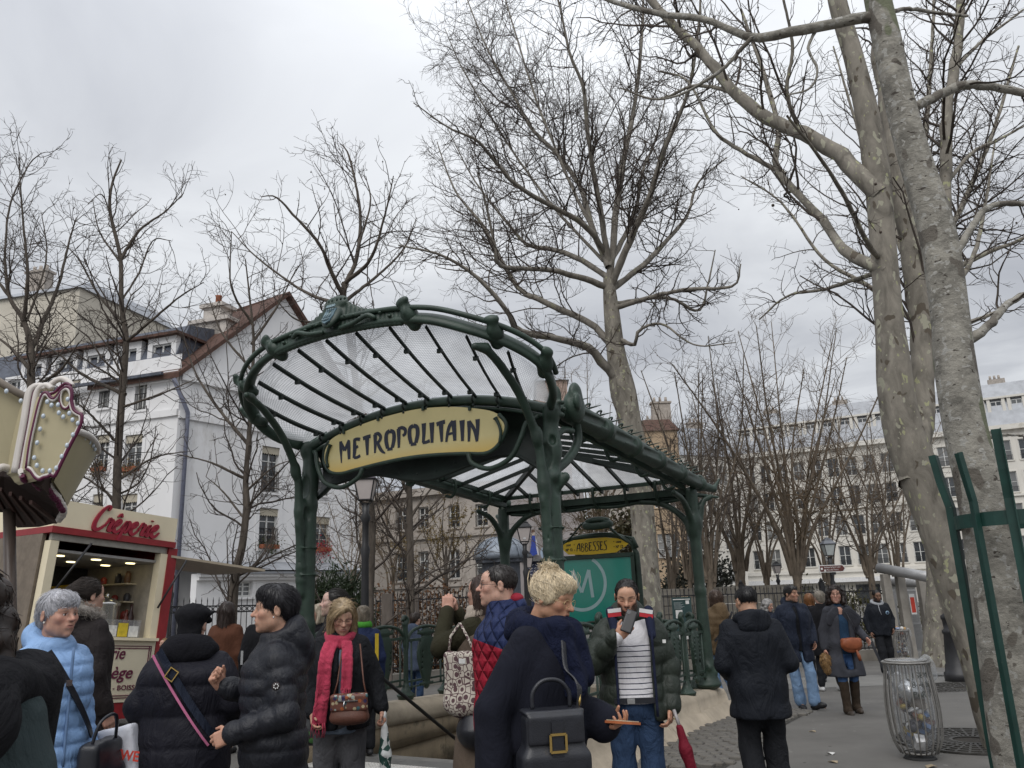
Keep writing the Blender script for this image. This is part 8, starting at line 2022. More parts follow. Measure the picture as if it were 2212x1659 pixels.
# ---------------------------------------------------------------- the carousel's painted crown at the left edge
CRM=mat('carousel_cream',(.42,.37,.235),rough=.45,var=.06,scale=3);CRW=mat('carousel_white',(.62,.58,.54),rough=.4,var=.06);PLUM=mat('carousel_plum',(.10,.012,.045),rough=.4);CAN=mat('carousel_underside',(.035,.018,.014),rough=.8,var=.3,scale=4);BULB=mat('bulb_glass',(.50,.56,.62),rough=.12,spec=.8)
ca=empty('carousel',at_y(20,1400,6.2)*np.array([1,1,0]));tag(ca,'cream and plum carousel crown with light bulbs cut by the left edge','carousel')
cl=np.array(ca.location);YC=5.8
SP=lambda X,Y_:(X*.36867,811.9+Y_*.36867) # pixels of the close view to the 2212 px wide picture
crn=lambda pts,Y=YC:[at_y(*SP(*p),Y)-cl for p in pts]
def slab(name,P3,dirv,m,mb=None,build=True):
    P3=np.array(P3);n=len(P3);mb=mb or MB();d=np.array(dirv);mb.add(np.vstack([P3,P3+d]),[tuple(range(n)),tuple(range(2*n-1,n-1,-1))]+[((i+1)%n,i,i+n,(i+1)%n+n) for i in range(n)])
    return mb.build(name,m,ca) if build else mb
shield=[(165,545),(185,400),(215,260),(240,160),(262,110),(285,105),(305,130),(325,138),(345,120),(370,85),(400,68),(422,78),(430,110),(428,150),(440,200),(465,222),(485,232),(488,262),(470,315),(420,410),(370,510),(330,590),(310,580),(292,592),(265,598),(240,610),(215,595),(190,560)]
SPt=crn(shield);slab('shield_panel',SPt,(-.28,.20,-.0),CRM)
def piping(pts,r_,m,Y=YC,off=(0,-.02,0),closed=False):
    q=np.array(crn(pts,Y))+np.array(off)
    if closed:q=np.vstack([q,q[:1]])
    mb=MB();mb.tube(smooth_path(q,4),r_,6);return mb.build('moulding',m,ca)
piping(shield,.014,PLUM,closed=True);piping([(x+(260-x)*.045,y+(360-y)*.045) for x,y in shield],.012,CRW,closed=True)
# white moulded edge on its left thickness, plum lines
edge=[(110,570),(135,430),(165,270),(185,140),(200,90),(225,65),(255,60),(285,80)]
for dx,m,r_ in ((-8,CRW,.022),(14,PLUM,.010),(30,CRW,.024),(-22,CRW,.020)):piping([(x+dx,y) for x,y in edge],r_,m,YC+.10)
piping([(265,95),(300,60),(340,30),(375,22),(410,40),(432,65)],.024,CRW,YC+.12);piping([(300,110),(330,100),(360,70),(395,48),(425,62)],.012,PLUM,YC+.05)
piping([(430,150),(440,190),(470,205),(490,225)],.02,CRW,YC+.08)
a=np.linspace(0,2*pi,17);piping([(392+33*cos(t),135+62*math.sin(t)) for t in a],.010,PLUM);piping([(392+28*cos(t),135+55*math.sin(t)) for t in a],.008,CRW)
mb0=MB();mb0.ball((0,0,0),(.015,.014,.02),10,7);bm=mb0.mesh('light_bulb');bm.materials.append(BULB)
for X,Y_ in ((277,152),(302,172),(340,170),(397,137),(345,217),(371,240),(406,220),(425,258),(457,278),(254,236),(235,312),(218,392),(201,480),(216,525),(250,556),(292,556),(330,540),(362,472),(393,407),(428,345)):
    o=link('light_bulb',bm,None,ca);o.location=at_y(*SP(X,Y_),YC-.03)-cl
for X,Y_,Yd in ((37,90,YC+.05),(122,147,YC+.15),(493,368,YC+.6),(525,388,YC+.75),(545,408,YC+.85),(556,430,YC+.95)):
    o=link('light_bulb',bm,None,ca);o.location=at_y(*SP(X,Y_),Yd)-cl
# flat cream band on the left, curved band receding on the right, striped valance below
slab('crown_panel',[at_y(*SP(X,Y_),YC+d)-cl for X,Y_,d in ((-260,-120,.1),(-40,20,.2),(170,150,.3),(90,570,.3),(-40,540,.2),(-260,480,.1))],(0,.08,0),CRM)
mb=MB();mb.tube(smooth_path([at_y(*SP(X,Y_),YC+d)-cl for X,Y_,d in ((-260,-130,.05),(-60,0,.14),(70,80,.2),(178,140,.28))],4),.03,7);mb.build('moulding',mat('carousel_taupe',(.20,.17,.14)),ca)
mb=MB();mb.tube(smooth_path([at_y(*SP(X,Y_),YC+d)-cl for X,Y_,d in ((-260,520,.0),(-60,560,.1),(20,535,.16),(95,565,.25))],4),.03,7);mb.build('moulding',CRW,ca)
top=smooth_path([at_y(*SP(X,Y_),YC+d)-cl for X,Y_,d in ((455,325,.35),(510,345,.6),(550,380,.85),(572,420,1.1),(575,445,1.4))],5);bot=smooth_path([at_y(*SP(X,Y_),YC+d)-cl for X,Y_,d in ((315,620,.3),(360,690,.5),(385,740,.7),(390,770,.95),(372,800,1.3))],5)
G=np.stack([top*(1-w)+bot*w for w in np.linspace(0,1,5)]);mb=MB();mb.grid(G);mb.grid(G[::-1]+np.array([-.04,.03,0]));mb.build('crown_panel',CRM,ca);mb=MB();mb.tube(top,.028,7);mb.build('moulding',CRW,ca)
# scalloped drip edge and dark canopy underside
for k,dy in enumerate((0,26)):
    sc_=[(120+dy*.3,560+dy),(150,590+dy),(175,570+dy),(205,600+dy),(230,630+dy),(262,615+dy),(285,640+dy*1.3),(300,660+dy*1.2),(318,690+dy),(335,705+dy),(350,735+dy),(365,760+dy),(372,790),(365,815),(345,840)]
    mb=MB();q=smooth_path([at_y(*SP(X,Y_),YC+.05+.05*i)-cl for i,(X,Y_) in enumerate(sc_)],4);q[:,2]+=.012*np.sin(np.arange(len(q))*1.9);mb.tube(q,.028 if k==0 else .022,6);mb.build('moulding',CRW if k==0 else PLUM,ca)
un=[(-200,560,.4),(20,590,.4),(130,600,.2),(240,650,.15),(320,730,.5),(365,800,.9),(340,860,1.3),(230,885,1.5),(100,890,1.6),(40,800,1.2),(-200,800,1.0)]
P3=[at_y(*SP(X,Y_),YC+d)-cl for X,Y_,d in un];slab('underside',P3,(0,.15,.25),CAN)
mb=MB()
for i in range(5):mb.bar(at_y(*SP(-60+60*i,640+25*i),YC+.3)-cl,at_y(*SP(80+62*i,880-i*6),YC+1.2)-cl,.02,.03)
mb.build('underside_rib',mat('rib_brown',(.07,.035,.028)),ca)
mb=MB();mb.tube([at_y(20,1100,YC+.8)-cl,at_y(24,1400,YC+.8)-cl,(at_y(24,1400,YC+.8)-cl)*np.array([1,1,0])],.045,10);mb.build('pole',mat('pole_brown',(.08,.06,.05),rough=.4),ca)
# ================================================================ the people in the square
def cloth(name,col,rough=.85,fold=.5,fscale=7.0,weave=.25,wscale=240,var=.14,sheen=0,spec=.16):
    if name in MATS:return MATS[name]
    m=mat(name,col,rough=rough,var=var,scale=5,spec=spec,sheen=sheen);t=m.node_tree;b=t.nodes['Principled BSDF']
    tcn=N(t,'ShaderNodeTexCoord');mp=N(t,'ShaderNodeMapping');mp.inputs['Scale'].default_value=(1,1,.55);mp.inputs['Rotation'].default_value=(.2,.35,0);t.links.new(tcn.outputs['Object'],mp.inputs[0])
    n1=N(t,'ShaderNodeTexNoise',ins={'Scale':fscale,'Detail':5.0,'Roughness':.56,'Distortion':1.6});t.links.new(mp.outputs[0],n1.inputs['Vector'])
    n2=N(t,'ShaderNodeTexNoise',ins={'Scale':wscale,'Detail':2.0});t.links.new(tcn.outputs['Object'],n2.inputs['Vector'])
    b1=N(t,'ShaderNodeBump',ins={'Strength':fold,'Distance':.05});t.links.new(n1.outputs[0],b1.inputs['Height'])
    b2=N(t,'ShaderNodeBump',ins={'Strength':weave,'Distance':.004});t.links.new(n2.outputs[0],b2.inputs['Height']);t.links.new(b1.outputs[0],b2.inputs['Normal']);t.links.new(b2.outputs[0],b.inputs['Normal'])
    return m
def recolour(m,fn):
    """fn(tree, object-space separate node, colour socket) -> new colour socket; printed or dyed cloth"""
    t=m.node_tree;b=t.nodes['Principled BSDF'];src=b.inputs['Base Color'].links[0].from_socket
    tcn=N(t,'ShaderNodeTexCoord');sp=N(t,'ShaderNodeSeparateXYZ');t.links.new(tcn.outputs['Object'],sp.inputs[0]);out_s=fn(t,sp,tcn,src);t.links.new(out_s,b.inputs['Base Color']);return m
def mixcol(t,fac,a,bcol):
    mx=N(t,'ShaderNodeMix',data_type='RGBA');t.links.new(fac,mx.inputs['Factor']);t.links.new(a,mx.inputs[6])
    if isinstance(bcol,tuple):mx.inputs[7].default_value=(*bcol,1)
    else:t.links.new(bcol,mx.inputs[7])
    return mx.outputs[2]
def diag_quilt(m,f=30.,dist=.03):
    t=m.node_tree;b=t.nodes['Principled BSDF'];tcn=N(t,'ShaderNodeTexCoord');sp=N(t,'ShaderNodeSeparateXYZ');t.links.new(tcn.outputs['Object'],sp.inputs[0]);hs=[]
    yx=mth(t,'ADD',sp.outputs[1],mth(t,'MULTIPLY',sp.outputs[0],.7))
    for sg in (1,-1):
        q=mth(t,'ADD',mth(t,'MULTIPLY',yx,sg*f*1.1),mth(t,'MULTIPLY',sp.outputs[2],f));hs.append(mth(t,'POWER',mth(t,'ABSOLUTE',mth(t,'SINE',q)),.35))
    bp=N(t,'ShaderNodeBump',ins={'Strength':.9,'Distance':dist});t.links.new(mth(t,'MINIMUM',*hs),bp.inputs['Height']);old=b.inputs['Normal'].links[0].from_socket;t.links.new(old,bp.inputs['Normal']);t.links.new(bp.outputs[0],b.inputs['Normal'])
def mth(t,op,a,b=None,clamp=False):
    n=N(t,'ShaderNodeMath',operation=op);n.use_clamp=clamp
    for i,v in enumerate((a,b)):
        if v is None:continue
        if isinstance(v,(int,float)):n.inputs[i].default_value=v
        else:t.links.new(v,n.inputs[i])
    return n.outputs[0]
NYL_BLK=cloth('nylon_black',(.013,.014,.019),rough=.46,fold=.35,fscale=14,spec=.3,sheen=0)
NYL_GRN=cloth('nylon_green',(.020,.027,.020),rough=.5,fold=.4,fscale=12,spec=.35,sheen=0)
NYL_BLUE=cloth('nylon_light_blue',(.22,.36,.60),rough=.5,fold=.4,fscale=12,spec=.35,sheen=0)
NYL_TAN=cloth('nylon_tan',(.155,.105,.058),rough=.55,fold=.4,fscale=12,sheen=0)
WOOL_NAVY=cloth('wool_navy_black',(.011,.012,.019),rough=.95,fold=.5,fscale=5,sheen=0);WOOL_BLK=cloth('wool_black',(.012,.012,.014),rough=.95,fold=.6)
WOOL_BRN=cloth('wool_brown',(.115,.088,.068),rough=.95,fold=.5,fscale=5);WOOL_RUST=cloth('wool_rust',(.085,.036,.022),rough=.95,fold=.5,fscale=5)
WOOL_GREY=cloth('wool_charcoal',(.050,.052,.062),rough=.95,fold=.5,fscale=5,var=.3);COT_BLK=cloth('cotton_black',(.014,.015,.018),rough=.8,fold=.8);SOFT_BLK=cloth('softshell_black',(.011,.013,.018),rough=.7,fold=.9,fscale=5)
DENIM_DK=cloth('denim_dark',(.028,.052,.105),rough=.85,fold=.7,fscale=9,var=.3);DENIM_LT=cloth('denim_light',(.20,.31,.48),rough=.85,fold=.7,fscale=9,var=.25);DENIM_MD=cloth('denim_mid',(.055,.11,.24),rough=.85,fold=.7,fscale=9,var=.3)
TRO_GREY=cloth('trouser_grey',(.085,.085,.092),rough=.9,fold=.7,var=.2);COAT_NAVY=cloth('parka_navy',(.016,.021,.036),rough=.7,fold=.8,fscale=6);TEALC=cloth('coat_teal_grey',(.035,.048,.05),rough=.9,fold=.5)
OLIVE=cloth('coat_olive',(.028,.026,.015),rough=.9,fold=.6);SCARF_P=cloth('scarf_raspberry',(.40,.045,.085),rough=.95,fold=.7,fscale=11,sheen=.1,var=.2);SCARF_N=cloth('scarf_navy',(.009,.012,.030),rough=.95,fold=.9,fscale=9,sheen=0)
LEA_BLK=mat('leather_black',(.014,.015,.02),rough=.38,var=.2,scale=20,bump=.2,bscale=160,spec=.5);LEA_BRN=mat('leather_brown',(.11,.045,.03),rough=.5,var=.25,scale=15,bump=.25,bscale=120);LEA_ORG=mat('leather_tan',(.26,.075,.03),rough=.5,var=.2,scale=12,bump=.2,bscale=90)
GOLD=mat('gold_metal',(.75,.52,.18),rough=.22,metal=1.0,var=.1);SILV=mat('silver_metal',(.6,.6,.6),rough=.25,metal=1.0,var=.1);WKNIT=cloth('knit_white',(.62,.61,.63),rough=.95,fold=.5,fscale=9,var=.05);KGREY=cloth('knit_grey_blue',(.16,.20,.26),rough=.95)
LT=(.47,.285,.215);TAN=(.40,.225,.15);OLV=(.42,.245,.165)
def strap(pi,pts,w,m,name='strap',world=False,t=.004):
    P=smooth_path([pi['up'](p) for p in pts],6);V,F=tube_np(P,w/2,8,squash=(1,t/w*2),up=None);return V,F
def ribbon(name,P,w,n,m,parent,t=.004):
    """flat strap along P, n = outward normal per point"""
    P=np.asarray(P,float);n=np.asarray(n,float);n=n/np.linalg.norm(n,axis=-1,keepdims=True);n=np.broadcast_to(n,P.shape)
    T=np.gradient(P,axis=0);S=np.cross(T,n);S/=np.linalg.norm(S,axis=1)[:,None]+1e-9
    G=np.stack([P-S*w/2+n*t,P+S*w/2+n*t,P+S*w/2-n*t,P-S*w/2-n*t],1);mb=MB();mb.grid(G,False,True);return mb.build(name,m,parent)
def torso_strap(pi,a,b,w,m,r=(.2,.16),name='strap',n=14,off=.0,front=True,parent=None):
    """strap lying over the chest or back from a to b (x,z), on an oval of half axes r"""
    t_=np.linspace(0,1,n);P,Nn=[],[]
    for t in t_:
        x=a[0]*(1-t)+b[0]*t;z=a[1]*(1-t)+b[1]*t;q=max(0.03,1-(abs(x)/r[0])**2.4)**(1/2.4);y=(-1 if front else 1)*r[1]*q
        P.append(pi['up']((x,y+off,z)));Nn.append(pi['TX'][0]@np.array([x/r[0]**2,y/r[1]**2,.0]))
    return ribbon(name,P,w,np.array(Nn),m,parent or pi['root'])

# ---- 1 blurred passer-by cut by the left edge
p=person('passer',-105,1180,1.75,R(196),'passer-by in a dark coat with a big black collar cut by the left edge',f=dict(fem=True,away=1,noeyes=True,tone=LT),hair='curly',haircol=(.028,.018,.014),strands=900,top=dict(name='coat',mat=TEALC,b=.05,hem=.4,straight=1),bottom=dict(mat=COT_BLK))
part_sdf(p,'collar',[Torus((0,.0,1.455),.125,.05,.05,el=(1.15,1.0),rot=rotm(.25)),Cone((.12,-.12,1.45),(.10,-.22,1.16),.07,.045,.05),Cone((-.14,-.10,1.45),(-.12,-.22,1.16),.075,.05,.05),Ell((-.03,.13,1.40),(.17,.07,.11),.06)],WOOL_BLK,.011)
# ---- 2 woman in light blue
p=person('bluewoman',130,1275,4.6,R(62),'grey haired woman in a light blue quilted jacket looking to the right',f=dict(fem=True,old=True,tone=(.44,.25,.185),brow=.35,browcol=(.2,.17,.15),w=1.06,gaze=(.2,0),lips=(.34,.14,.12)),hair='greyshort',haircol=(.46,.46,.49),strands=1800,slen=.11,head=(.1,.02,0),
           top=dict(mat=NYL_BLUE,b=.05,hem=.80,quilt=(.078,.015),collar='hoodup',noise=(.004,24,.7)),bottom=dict(mat=COT_BLK),bodyw=1.06)
mb=MB();mb.tube([p['up']((.0,-.175,z)) for z in np.linspace(.86,1.44,12)],.008,6);mb.build('zip',mat('zip_blue',(.12,.2,.35)),p['root'])
torso_strap(p,(-.13,1.43),(.17,.98),.03,LEA_BLK,r=(.235,.185))
mb=MB();mb.box(p['up']((-.02,-.188,1.265)),(.035,.012,.03));mb.build('buckle',SILV,p['root'])
mb=MB();mb.ball((np.array([-.083,-.0,-.035]))@p['HX'][0].T+p['HX'][1],.006,6,5);mb.build('earring',mat('pearl',(.7,.68,.62),rough=.2),p['root'])
o=carried(p,'shoulder_bag','black leather shoulder bag hanging at the blue jacketed woman\'s side','handbag')
sdf_obj('bag_body',[RBox((.19,-.20,.84),(.15,.055,.12),.03,.02,rot=rotm(0,0,.5)),Ell((.19,-.2,.80),(.15,.07,.07),.04)],.011,LEA_BLK,o,noise=(.006,30,.3))
mb=MB();mb.tube(smooth_path([(.09,-.26,.94),(.12,-.28,1.06),(.22,-.26,1.08),(.29,-.18,.94)],5),.009,6);mb.build('bag_handle',LEA_BLK,o)
# ---- 3 woman in the fur-trimmed parka
FUR=(.30,.27,.24)
p=person('furhood',192,1246,6.2,R(150),'dark haired woman in a black parka with a pale fur hood behind the blue jacket',f=dict(fem=True,away=1,noeyes=True,tone=LT),hair='updo',haircol=(.030,.021,.016),strands=1300,slen=.14,top=dict(name='parka',mat=cloth('parka_brown_black',(.022,.018,.018),rough=.7,fold=.7),b=.06,hem=.55,collar='hood',straight=1),bottom=dict(mat=COT_BLK))
base=setxf([Torus((0,.045,1.50),.115,.032,.02,el=(1.1,1.0),rot=rotm(.45))],p['TX'])
v,q,c=hair_np(base,.009,FUR,1800,lambda P:np.random.default_rng(2).normal(0,1,P.shape)+(P-np.array([0,.045,1.5]))*6,slen=.05,sw=.0016,steps=3,lift=.016);me=np_mesh('fur_trim',v,q);set_col(me,c);link('fur_trim',me,HAIRM,p['root'])
# ---- 5 woman in the black hat seen from behind
p=person('hat',418,1299,5.0,R(184),'woman in a black peaked cap and long black quilted coat seen from behind',f=dict(fem=True,away=1,noeyes=True,tone=LT),hair=None,hat=True,bodyw=1.22,sw=.205,arms=dict(L=dict(el=(.335,.03,1.16),wr=(.32,-.06,.99)),R=dict(el=(-.335,.03,1.16),wr=(-.30,-.12,.99))),
           top=dict(name='coat',mat=cloth('nylon_blue_black',(.012,.012,.018),rough=.6,fold=.5,fscale=9,sheen=0),b=.065,hem=.42,quilt=(.17,.018),straight=1,noise=(.006,15,.7)),bottom=dict(mat=COT_BLK))
part_sdf(p,'collar',[Torus((0,.015,1.47),.115,.045,.04,el=(1.1,1.0),rot=rotm(.25)),Torus((0,.02,1.515),.10,.035,.03,rot=rotm(.2)),Ell((0,.09,1.44),(.15,.07,.06),.05)],cloth('rib_knit',(.011,.011,.014),rough=1,weave=.8,wscale=120),.011)
part_sdf(p,'cap',[Ell((0,.015,.05),(.088,.108,.085),.02),Ell((0,.0,.075),(.108,.118,.052),.03),Cone((-.07,-.09,.03),(.07,-.09,.03),.022,.022,.02),Cone((-.10,.01,.07),(-.125,-.02,.085),.012,.007,.01),Cone((0,.0,.12),(.004,.002,.142),.012,.004,.01),Ell((0,.06,-.04),(.075,.055,.08),.03)],cloth('cap_wool',(.010,.010,.012),rough=1,sheen=0),.008,head=True,noise=(.003,60,.3))
torso_strap(p,(.12,1.48),(-.20,1.0),.042,COAT_NAVY,r=(.262,.215),front=False);torso_strap(p,(.155,1.455),(-.19,.94),.013,mat('pink_piping',(.48,.14,.26)),r=(.272,.225),front=False,name='strap_edge');
mb=MB();bq=rotm(0,-.6,0);cb=p['up']((.03,.226,1.345))
for dx,dz_,w_,h_ in ((-.026,0,.006,.068),(.026,0,.006,.068),(0,-.031,.046,.006),(0,.031,.046,.006)):mb.box(cb+bq@np.array([dx,0,dz_]),(w_,.008,h_),M=bq)
mb.build('buckle',GOLD,p['root'])
o=carried(p,'paper_bag','white carrier bag with red print held by the woman in the black cap','carrier bag')
PAPW=mat('carrier_white',(.62,.63,.68),rough=.6,var=.05,bump=.3,bscale=9,bdist=.03);sdf_obj('bag_body',[RBox((.315,.12,.76),(.13,.05,.30),.02,.02,rot=rotm(0,.22,-.2))],.014,PAPW,o,noise=(.006,18,.6))
RZ=mat('print_red',(.60,.07,.05),rough=.5);q_=link('print',text_mesh('print','ZWEEL'[:3],.075,extrude=.001,offset=.002),RZ,o);q_.location=(.345,.195,.90);q_.rotation_euler=(pi/2,.12,pi-.2)
mb=MB();mb.box((.365,.19,.925),(.03,.004,.03),M=rotm(0,pi/4+.1,-.2));mb.build('print_mark',RZ,o)
# ---- 6, 7 people further off behind her
person('rust',492,1298,10.0,R(170),'long haired woman in a rust brown coat walking away by the left fence',f=dict(fem=True,tone=LT),hair='long',haircol=(.030,.017,.013),strands=500,fine=1,slen=.2,top=dict(name='coat',mat=WOOL_RUST,b=.05,hem=.5,hemw=.03),bottom=dict(mat=COT_BLK))
person('blackcoat',580,1290,9.0,R(185),'person in a plain black coat half hidden behind the dark haired woman',f=dict(tone=LT),hair='short',haircol=(.02,.015,.012),strands=300,fine=1,top=dict(name='coat',mat=WOOL_BLK,b=.05,hem=.35,straight=1),bottom=dict(mat=COT_BLK))
# ---- 8 dark haired woman in the black puffer, in profile
p=person('puffer',600,1265,4.6,R(-72),'short dark haired woman in a shiny black quilted coat smiling in profile',f=dict(fem=True,old=True,tone=(.46,.27,.19),mouth=.006,nose=1.15,w=1.02,brow=.6,gaze=(0,0)),hair='tousled',haircol=(.013,.012,.015),strands=2200,slen=.085,head=(-.05,.0,0),bodyw=1.08,
           arms=dict(L=dict(el=(.27,.05,1.09),wr=(.20,-.20,1.02)),R=dict(el=(-.27,-.02,1.14),wr=(-.14,-.27,1.22))),hands=(dict(d=(-.3,-.9,-.35),n=(-.9,.3,-.2),curl=.8),dict(d=(.4,-.5,.7),n=(.5,.8,0),curl=1.2)),
           top=dict(name='coat',mat=NYL_BLK,b=.05,hem=.48,quilt=(.088,.016),collar='hoodup',noise=(.004,24,.7),extra=[Ell((0,.13,1.44),(.125,.065,.075),.04,rot=rotm(.4)),Ell((0,.17,1.38),(.08,.045,.07),.04)]),bottom=dict(mat=COT_BLK))
mb=MB();c=p['up']((.285,-.0,1.24));mb.lathe([(.001,0),(.021,0),(.021,.004),(.001,.005)],c=c,n=14,M=rotm(0,pi/2,0));mb.build('badge',mat('badge_dark',(.03,.02,.02)),p['root']);mb=MB()
for k in range(7):mb.ball(c+np.array([.006,.011*cos(k*.898),.011*math.sin(k*.898)]),(.003,.004,.004),6,4)
mb.build('badge_petals',WHT,p['root'])
mb=MB();mb.ball((np.array([.085,-.004,-.036]))@p['HX'][0].T+p['HX'][1],.006,6,5);mb.build('earring',SILV,p['root'])
mb=MB();mb.box(p['up']((.0,-.172,1.37)),(.02,.012,.07));mb.build('zip_pull',SILV,p['root'])
# ---- 9, 10, 11 behind the pink scarf
person('smallblond',692,1303,10.0,R(-60),'small distant woman with white blond hair left of the pillar base',f=dict(fem=True,tone=LT),hair='bob',haircol=(.55,.47,.36),strands=500,fine=1,head=(0,-.1,0),top=dict(name='coat',mat=WOOL_BLK,b=.04,hem=.6,collar='roll'),bottom=dict(mat=COT_BLK),shoes=(.03,.03,.034))
p=person('moustache',727,1268,7.3,R(-82),'pale young man with a moustache and tied back hair looking left',f=dict(tone=(.50,.34,.28),mustache=True,beard=.25),hair='ponytail',haircol=(.016,.014,.012),strands=900,slen=.12,head=(0,-.06,0),top=dict(mat=COT_BLK,b=.05,hem=.78,collar='stand'),bottom=dict(mat=COT_BLK))
o=carried(p,'floral_bag','dark shopping bag with green leaf print beside the pink scarf','shopping bag')
FLO=mat('leaf_print',(.02,.022,.024),rough=.5,var=.3,scale=6)
def _leafs(t,sp,tcn,src):
    v=N(t,'ShaderNodeTexVoronoi',ins={'Scale':15.0});t.links.new(tcn.outputs['Object'],v.inputs['Vector']);a=mth(t,'LESS_THAN',v.outputs['Distance'],.34);rr=N(t,'ShaderNodeValToRGB');rr.color_ramp.interpolation='CONSTANT'
    e=rr.color_ramp.elements;e[0].color=(.05,.14,.04,1);e[1].position=.35;e[1].color=(.34,.36,.03,1);n=e.new(.55);n.color=(.03,.08,.06,1);n=e.new(.8);n.color=(.28,.30,.30,1)
    sx=N(t,'ShaderNodeSeparateColor');t.links.new(v.outputs['Color'],sx.inputs[0]);t.links.new(sx.outputs[0],rr.inputs[0]);return mixcol(t,a,src,rr.outputs[0])
recolour(FLO,_leafs);sdf_obj('bag_body',[RBox((.27,-.12,.80),(.06,.16,.24),.03,.02),Ell((.27,-.12,.62),(.08,.17,.1),.05)],.013,FLO,o,noise=(.008,20,.4))
p=person('greenscarf',784,1308,9.6,R(200),'person with a green scarf and yellow strap behind the railing',f=dict(tone=LT),hair='greyshort',haircol=(.20,.17,.13),strands=500,fine=1,top=dict(mat=cloth('jacket_royal',(.018,.028,.075),rough=.7),b=.04,hem=.75),bottom=dict(mat=COT_BLK))
part_sdf(p,'scarf',[Torus((0,.0,1.49),.085,.035,.03,rot=rotm(.15)),Torus((0,.01,1.53),.08,.025,.03,rot=rotm(-.1))],cloth('scarf_green',(.07,.28,.04),rough=.95),.012);torso_strap(p,(-.15,1.40),(-.15,1.0),.05,mat('strap_yellow',(.6,.42,.03)),r=(.24,.18),front=False)
# ---- 12 woman with the raspberry scarf
p=person('pinkscarf',742,1294,5.9,R(6),'fair haired woman in glasses with a raspberry scarf and black jacket looking down',f=dict(fem=True,tone=(.45,.27,.195),eyes='down',old=True,brow=.3,lips=(.36,.15,.14)),hair='bob',haircol=(.36,.265,.155),strands=2200,slen=.17,head=(.22,.30,.02),lean=.07,bodyw=1.04,
           arms=dict(L=dict(el=(.29,.04,1.15),wr=(.33,-.02,.94)),R=dict(el=(-.27,.02,1.14),wr=(-.2,-.12,.95))),hands=(dict(curl=1.0),dict(curl=.6)),
           top=dict(mat=COT_BLK,b=.045,hem=.83,collar='hoodup',open=dict(w=.028,x=.03),straight=.6),inner=dict(name='sweater',mat=KGREY,b=.012,hem=.8),bottom=dict(mat=TRO_GREY,b=.03,ankle=.075),shoes=(.03,.03,.03))
glasses(p,(.05,.02,.02),shape='sq')
S_=[Torus((0,-.008,1.468),.084,.03,.02,el=(1.04,1.0),rot=rotm(.34)),Torus((.0,-.012,1.44),.085,.026,.02,el=(1.0,1.05),rot=rotm(.5,.15))]
def fall(pts,w,t,k=.02):
    q=smooth_path(pts,4);L_=[]
    for i in range(len(q)-1):
        for o_ in np.linspace(-w,w,5):L_.append(Cone(q[i]+np.array([o_,.006*math.sin(o_*90+i*.3),0]),q[i+1]+np.array([o_*1.05,.006*math.sin(o_*90+i*.3+.3),0]),t,t,k))
    return L_
S_+=fall([(-.06,-.11,1.42),(-.085,-.18,1.30),(-.10,-.195,1.10),(-.125,-.195,.90)],.036,.013,.006);S_+=fall([(.055,-.11,1.42),(.065,-.175,1.28),(.06,-.185,1.12)],.026,.013,.006)
sc_=part_sdf(p,'scarf',S_,SCARF_P,.0085,noise=(.004,38,.9))
rf=np.random.default_rng(1)
for cx,w,z0 in ((-.125,.045,.89),(.06,.035,1.11)):
    mb=MB()
    for k in range(int(w*420)):
        x=cx+rf.uniform(-w,w);mb.tube([p['up']((x,-.205+rf.normal(0,.006),z0+.015)),p['up']((x+rf.normal(0,.006),-.205,z0-.04)),p['up']((x+rf.normal(0,.012),-.2,z0-.085))],[.0028,.0022,.0012],4)
    mb.build('fringe',SCARF_P,sc_)
o=carried(p,'patterned_handbag','brown leather handbag with a flowered flap worn over the black jacket','handbag')
FLW=mat('flower_leather',(.13,.05,.035),rough=.5,var=.3,scale=10,bump=.2,bscale=60)
def _flw(t,sp,tcn,src):
    v=N(t,'ShaderNodeTexVoronoi',ins={'Scale':34.0});t.links.new(tcn.outputs['Object'],v.inputs['Vector']);a=mth(t,'LESS_THAN',v.outputs['Distance'],.42);rr=N(t,'ShaderNodeValToRGB');rr.color_ramp.interpolation='CONSTANT'
    e=rr.color_ramp.elements;e[0].color=(.04,.10,.11,1);e[1].position=.25;e[1].color=(.38,.32,.2,1);n=e.new(.45);n.color=(.32,.09,.03,1);n=e.new(.62);n.color=(.03,.02,.07,1);n=e.new(.82);n.color=(.30,.33,.30,1)
    sx=N(t,'ShaderNodeSeparateColor');t.links.new(v.outputs['Color'],sx.inputs[0]);t.links.new(sx.outputs[0],rr.inputs[0]);return mixcol(t,a,src,rr.outputs[0])
recolour(FLW,_flw)
sdf_obj('bag_body',[RBox((.09,-.245,.975),(.125,.045,.085),.03,.02),Ell((.09,-.245,.92),(.135,.06,.05),.03)],.0095,LEA_BRN,o);sdf_obj('bag_flap',[RBox((.09,-.285,1.015),(.128,.014,.052),.012,.02),RBox((.09,-.25,1.065),(.125,.045,.012),.01,.02)],.0085,FLW,o)
mb=MB();mb.box((.08,-.305,1.035),(.14,.008,.006));mb.tube([(.06,-.305,1.035),(.055,-.31,1.005),(.065,-.308,.985)],.005,5);mb.build('bag_zip',SILV,o)
for x_,s_ in ((-.02,-1),(.2,1)):mb=MB();mb.tube([(x_,-.23,1.07),(x_-.02*s_,-.20,1.15),(x_-.05*s_,-.16,1.40)],.006,5);mb.build('bag_strap',LEA_BRN,o)
o=carried(p,'folded_umbrella','folded white umbrella with green leaf print held by the raspberry scarfed woman','umbrella')
UMB=mat('umbrella_print',(.55,.57,.56),rough=.5,var=.05)
